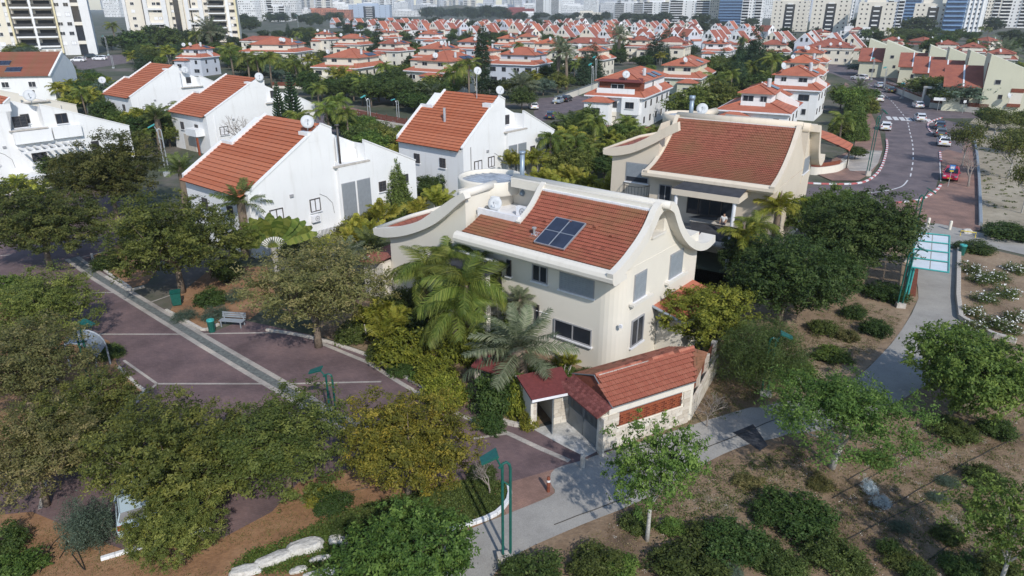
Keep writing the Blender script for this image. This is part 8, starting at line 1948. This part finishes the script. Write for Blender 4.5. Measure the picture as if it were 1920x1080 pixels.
for k, u, v, w, h, lb in [('sh_mid', 1330, 1000, 90, .7, 'loose shrub left of the dark mounds'), ('sh_dark', 1430, 1035, 100, .8, 'dark low shrub joining the mounds'), ('sh_brown', 1540, 905, 60, .4, 'dry brown plant above the largest mound'), ('sh_mid', 1700, 1050, 80, .6, 'loose shrub at the bottom right soil'), ('sh_brown', 1840, 960, 60, .4, 'dry brown plant by the right drip pipe'), ('sh_blue', 1760, 930, 46, .35, 'small grey plant right of the silvery bush'), ('sh_green', 1160, 1060, 90, .6, 'light green low shrub at the bottom'), ('sh_dark', 1800, 1060, 80, .7, 'dark shrub near the bottom right tree'), ('sh_mid', 1650, 860, 60, .4, 'low plants under the widest tree'), ('sh_brown', 1400, 900, 60, .4, 'dry plants beside the soil ridge')]: shrub_px(k, u, v, w, h, lb, g9)
for i, (u, v, w) in enumerate([(1822, 500, 46), (1845, 520, 50), (1870, 515, 50), (1890, 545, 50), (1825, 580, 40), (1830, 610, 44), (1860, 600, 44), (1890, 610, 50), (1850, 555, 50), (1905, 590, 44), (1910, 500, 50), (1840, 635, 30)]):
    shrub_px('sh_rose', u, v, w, .9, 'white flowering rose bush %s' % ['at the top corner of the rose bed by the bin', 'second from the top corner of the rose bed', 'in the upper middle of the rose bed', 'in the middle of the rose bed towards the right edge', 'on the left kerb side, middle of the rose bed', 'on the left kerb side, lower part of the rose bed', 'in the lower middle of the rose bed', 'in the lower right of the rose bed', 'in the centre of the rose bed', 'at the right edge of the rose bed', 'at the upper right of the rose bed', 'at the bottom tip of the rose bed'][i], 'white flowering bushes in the rose bed', cat='rose bush')
g10 = 'shrubs in the plaza beds'
for k, u, v, w, h, lb in [('sh_upright', 165, 985, 120, 1.8, 'blue green upright shrub at the lower left'), ('sh_blue', 345, 588, 60, .8, 'grey green shrub left of the trunk by the wheeled bin'), ('sh_blue', 400, 585, 70, .9, 'grey green shrub between bin and bench'), ('sh_blue', 440, 550, 50, 1.1, 'silvery shrub behind the bench'), ('sh_dark', 395, 555, 60, 1.2, 'dark shrub under the dense yellow green tree'), ('sh_dark', 425, 505, 60, 1.6, 'dark shrub left of the brownish tree'), ('sh_dark', 200, 490, 60, 1.0, 'dark shrubs at the tip of the drain side bed'), ('sh_mid', 205, 655, 60, .8, 'green bush by the left lamp foot'), ('sh_green', 20, 535, 90, 2.2, 'fresh green shrub at the left edge'), ('sh_green', 25, 1060, 110, 1.0, 'bright green shrub in the bottom left corner'), ('sh_dark', 10, 1010, 80, 1.0, 'dark shrub at the lower left edge'), ('sh_mid', 650, 990, 60, .6, 'low shrub right of the boulders'), ('sh_yel', 600, 925, 60, .8, 'yellow green sapling on the orange soil'), ('sh_mid', 905, 885, 60, .5, 'low shrub at the lawn tip'), ('sh_mid', 870, 1000, 50, .4, 'small shrub at the white kerb') if 0 else ('sh_dark', 620, 940, 70, .9, 'dark shrub under the olive tree by the golden tree'), ('sh_mid', 240, 870, 60, .8, 'shrub in the kerbed bed under the olive trees')]: shrub_px(k, u, v, w, h, lb, g10)
# foliage masses between the houses: single trees scattered over the gardens
rp_ = random.Random(17)
ROADS = [[(1560, 345), (1640, 330), (1662, 280), (1645, 215), (1590, 150), (1500, 128), (1560, 118), (1650, 142), (1728, 185), (1850, 205), (1990, 215), (1990, 228), (1762, 222), (1765, 285), (1755, 352), (1672, 382)], [(470, 262), (640, 250), (770, 262), (785, 225), (700, 200), (600, 190)], [(1000, 228), (1005, 185), (1110, 168), (1110, 190), (1040, 228)], [(80, 150), (60, 100), (250, 98), (250, 135)]]
ROADS = [[G(*p) for p in r] for r in ROADS]
def inside(P, x, y):
    ins = False; j = len(P) - 1
    for i in range(len(P)):
        if (P[i].y > y) != (P[j].y > y) and x < (P[j].x - P[i].x) * (y - P[i].y) / (P[j].y - P[i].y) + P[i].x: ins = not ins
        j = i
    return ins
for fq, ww in ((f1, 19), (f2, 18), (f3, 19), (f4, 19), (f5, 19), (f6, 19)):
    for xx in (4, 9.5, 15): q = fq.w(xx, 5.5); HS.append((q.x, q.y, 6.2))
for xx in (-5, -14, -22): q = f7.w(xx, 7); HS.append((q.x, q.y, 8))
q = TF.w(-6, 6); HS.append((q.x, q.y, 9.5)); q = TF.w(-13, 6); HS.append((q.x, q.y, 5)); q = HF.w(-6, 5); HS.append((q.x, q.y, 9)); q = HF.w(-15, 5); HS.append((q.x, q.y, 7)); q = HF.w(-9, -8); HS.append((q.x, q.y, 9))
def scatter(poly, n, keys, hr, zone, grp, mind=2.2, cat='tree', hs=.85, stuff=None):
    P = [G(*p) for p in poly]; xs = [p.x for p in P]; ys = [p.y for p in P]; got = 0; tr = 0
    nm = {'mid_a': 'mid green tree', 'mid_b': 'dark green tree', 'mid_c': 'olive green tree', 'mid_d': 'green tree', 'mid_e': 'blue green tree', 'mid_f': 'light green tree', 'far_a': 'dark bluish tree', 'far_b': 'mid green tree', 'far_c': 'dark tree', 'midqueen': 'arching palm', 'midareca': 'clumping yellowish palm', 'fan': 'small crowned palm', 'middate': 'grey green palm', 'pine': 'conical pine', 'lowdate': 'low feather palm'}
    SV = []; ST = []; cx, cy = sum(xs) / len(xs), sum(ys) / len(ys); wx, wy = (max(xs) - min(xs)) / 5, (max(ys) - min(ys)) / 8
    while got < n and tr < n * 40:
        tr += 1; x, y = rp_.uniform(min(xs), max(xs)), rp_.uniform(min(ys), max(ys))
        if not inside(P, x, y) or any(inside(r, x, y) for r in ROADS): continue
        if any((x - q[0]) ** 2 + (y - q[1]) ** 2 < (q[2] * hs + .8) ** 2 for q in HS): continue
        if any((x - q[0]) ** 2 + (y - q[1]) ** 2 < mind ** 2 for q in PLANTS): continue
        k = rp_.choice(keys); h = rp_.uniform(*hr); R0, H0 = TPL[k][1], TPL[k][2]
        if k in ('midqueen', 'fan', 'middate'): h *= 1.15; r = R0 * h / H0
        elif k == 'pine': h *= 1.3; r = R0 * h / H0
        else: r = R0 * h / H0 * rp_.uniform(.9, 1.35)
        if stuff:
            me = [c for c in TPL[k][0].children if c.name.startswith('crown')][0].data; V = np.empty(len(me.vertices) * 3, dtype=np.float32); me.vertices.foreach_get('co', V); V = V.reshape(-1, 3)
            T_ = np.empty(len(me.polygons), dtype=np.float32); me.attributes['tone'].data.foreach_get('value', T_)
            SV.append(rotV(V, rp_.uniform(0, 6.28)) * np.array([r / R0, r / R0, h / H0]) + np.array([x, y, 0])); ST.append(np.clip(T_ + rp_.uniform(-.15, .15), 0, 1)); got += 1; PLANTS.append((x, y, r)); continue
        sw = 'tall ' if h > hr[0] + .66 * (hr[1] - hr[0]) else 'low ' if h < hr[0] + .33 * (hr[1] - hr[0]) else ''
        pw = ('far ' if y > cy + wy else 'near ' if y < cy - wy else '') + ('left ' if x < cx - wx else 'right ' if x > cx + wx else 'middle ')
        plant(k, Vector((x, y, 0)), r, h, sw + nm.get(k, 'tree') + ', ' + pw.strip() + ', ' + zone, 'palm' if nm.get(k, '').endswith('palm') else cat, grp); got += 1
    if stuff: tag(quadmesh('woodland', np.concatenate(SV), 4, M['l_far'], np.concatenate(ST)), stuff, 'woodland', None, 'stuff')
MX = ['mid_a', 'mid_b', 'mid_c', 'mid_d', 'mid_f', 'mid_b', 'midqueen', 'midareca', 'mid_e']
scatter([(560, 262), (640, 250), (760, 262), (745, 330), (700, 300), (600, 230)], 16, ['mid_a', 'mid_c', 'midareca', 'midqueen', 'mid_f'], (2.5, 4.5), 'between the big white house and the back road', 'garden trees by the back road', 1.8)
scatter([(560, 190), (640, 196), (800, 225), (880, 215), (860, 165), (700, 160), (600, 170)], 34, ['mid_b', 'mid_a', 'mid_b', 'midareca', 'midqueen', 'mid_d', 'banana'] [:6], (4, 6.5), 'behind the long slatted garden wall', 'garden trees behind the slatted wall', 2.2)
scatter([(200, 250), (250, 300), (300, 300), (370, 300), (320, 215), (180, 160), (120, 140), (100, 180)], 60, MX, (3, 5.5), 'between the left white houses', 'garden trees between the left white houses', 2.2)
scatter([(100, 140), (250, 125), (420, 130), (560, 170), (520, 125), (380, 100), (200, 112)], 60, MX, (4, 6.5), 'behind the stepped white houses', 'trees behind the stepped white houses', 3)
scatter([(230, 120), (380, 120), (440, 100), (400, 78), (240, 70), (190, 96)], 26, ['far_a', 'far_c', 'far_b', 'mid_b', 'midqueen'], (7, 11), 'at the foot of the apartment blocks', 'dark trees by the apartment blocks', 4)
scatter([(780, 345), (880, 355), (1000, 345), (1130, 345), (1250, 290), (1120, 250), (1040, 260), (1045, 320), (900, 320)], 40, ['mid_a', 'mid_b', 'mid_c', 'midareca', 'midqueen', 'mid_f', 'lowdate'], (2.6, 4.6), 'in the gardens behind the nearest ridge', 'garden trees behind the nearest ridge', 1.9)
scatter([(1270, 225), (1350, 205), (1330, 150), (1380, 130), (1480, 140), (1450, 170), (1360, 195), (1355, 235), (1280, 240)], 40, ['mid_b', 'mid_a', 'mid_c', 'pine', 'mid_d', 'midqueen'], (4, 8), 'in the dense garden left of the street villas', 'dense garden trees left of the street villas', 2.6)
scatter([(1050, 185), (1120, 165), (1080, 130), (1180, 120), (1230, 150), (1330, 160), (1300, 130), (1100, 100), (950, 130), (950, 200), (1010, 230)], 36, MX, (3, 5.5), 'round the attic villa', 'garden trees round the attic villa', 2.8)
scatter([(430, 165), (620, 165), (900, 190), (900, 150), (640, 120), (560, 130), (430, 130)], 34, MX, (3, 5.5), 'in front of the first row of hip roofed villas', 'garden trees by the first villa row', 2.8)
scatter([(430, 110), (1400, 130), (1560, 120), (1500, 85), (1100, 76), (560, 62), (430, 75)], 170, ['far_a', 'far_b', 'far_c', 'far_b'], (2.5, 5.5), 'x', 'x', 2.6, hs=.72, stuff='mass of garden greenery between the hip roofed villas')
scatter([(430, 160), (900, 185), (1060, 185), (1100, 120), (560, 110), (430, 120)], 60, ['far_b', 'far_b', 'far_c', 'far_a'], (2.5, 4.5), 'x', 'x', 2.2, hs=.72, stuff='hedges and shrubs at the foot of the nearer hip roofed villas')
scatter([(430, 110), (1400, 130), (1560, 120), (1500, 85), (1100, 76), (560, 62), (430, 75)], 90, ['mid_b', 'mid_a', 'far_a', 'far_b', 'far_c', 'midqueen', 'pine', 'mid_c'], (4, 7), 'scattered among the hip roofed villas', 'trees among the hip roofed villas', 4)
scatter([(640, 62), (1560, 84), (1600, 74), (1300, 50), (800, 44), (620, 46)], 90, ['far_a', 'far_b', 'far_c', 'far_c'], (5, 9), 'among the gabled row houses', 'trees among the row houses', 6, stuff='dark tree crowns massed among the gabled row houses')
scatter([(1600, 128), (1660, 135), (1850, 200), (1919, 205), (1980, 150), (1919, 70), (1640, 62), (1590, 100)], 60, ['far_a', 'far_b', 'mid_b', 'midqueen', 'mid_d', 'far_c'], (4, 8), 'behind the tall cream walls', 'trees round the tall cream walls', 4, hs=.7)
scatter([(1560, 64), (1919, 72), (1960, 50), (1600, 44), (1200, 38), (900, 32), (880, 38), (1300, 52)], 70, ['far_a', 'far_c', 'far_b'], (8, 14), 'at the feet of the right towers', 'trees below the right towers', 8, hs=.5, stuff='belt of dark trees at the feet of the right hand towers')
scatter([(440, 62), (640, 48), (640, 34), (440, 36)], 34, ['far_a', 'far_c', 'far_b'], (9, 14), 'before the orange brick building', 'trees before the orange brick building', 8, hs=.5, stuff='dark trees massed before the orange brick building')
scatter([(800, 36), (950, 38), (945, 28), (800, 27)], 60, ['far_a', 'far_c'], (14, 24), 'on the wooded hill', 'trees on the wooded hill', 12, hs=.2, stuff='dark wood covering the small hill on the skyline')
scatter([(-30, 118), (60, 118), (180, 104), (60, 96), (-60, 100)], 8, ['mid_b', 'mid_e', 'mid_c'], (4, 7), 'at the foot of the left apartment block', 'trees by the left apartment block', 4)
scatter([(0, 330), (60, 310), (240, 260), (300, 320), (200, 395), (0, 395)], 12, ['mid_b', 'mid_c', 'midareca'], (2, 3.5), 'at the wall below the left edge house', 'shrubs below the left edge house', 2.2)
for k in list(TPL): kill(TPL[k][0])
kill(DISH); kill(AC)
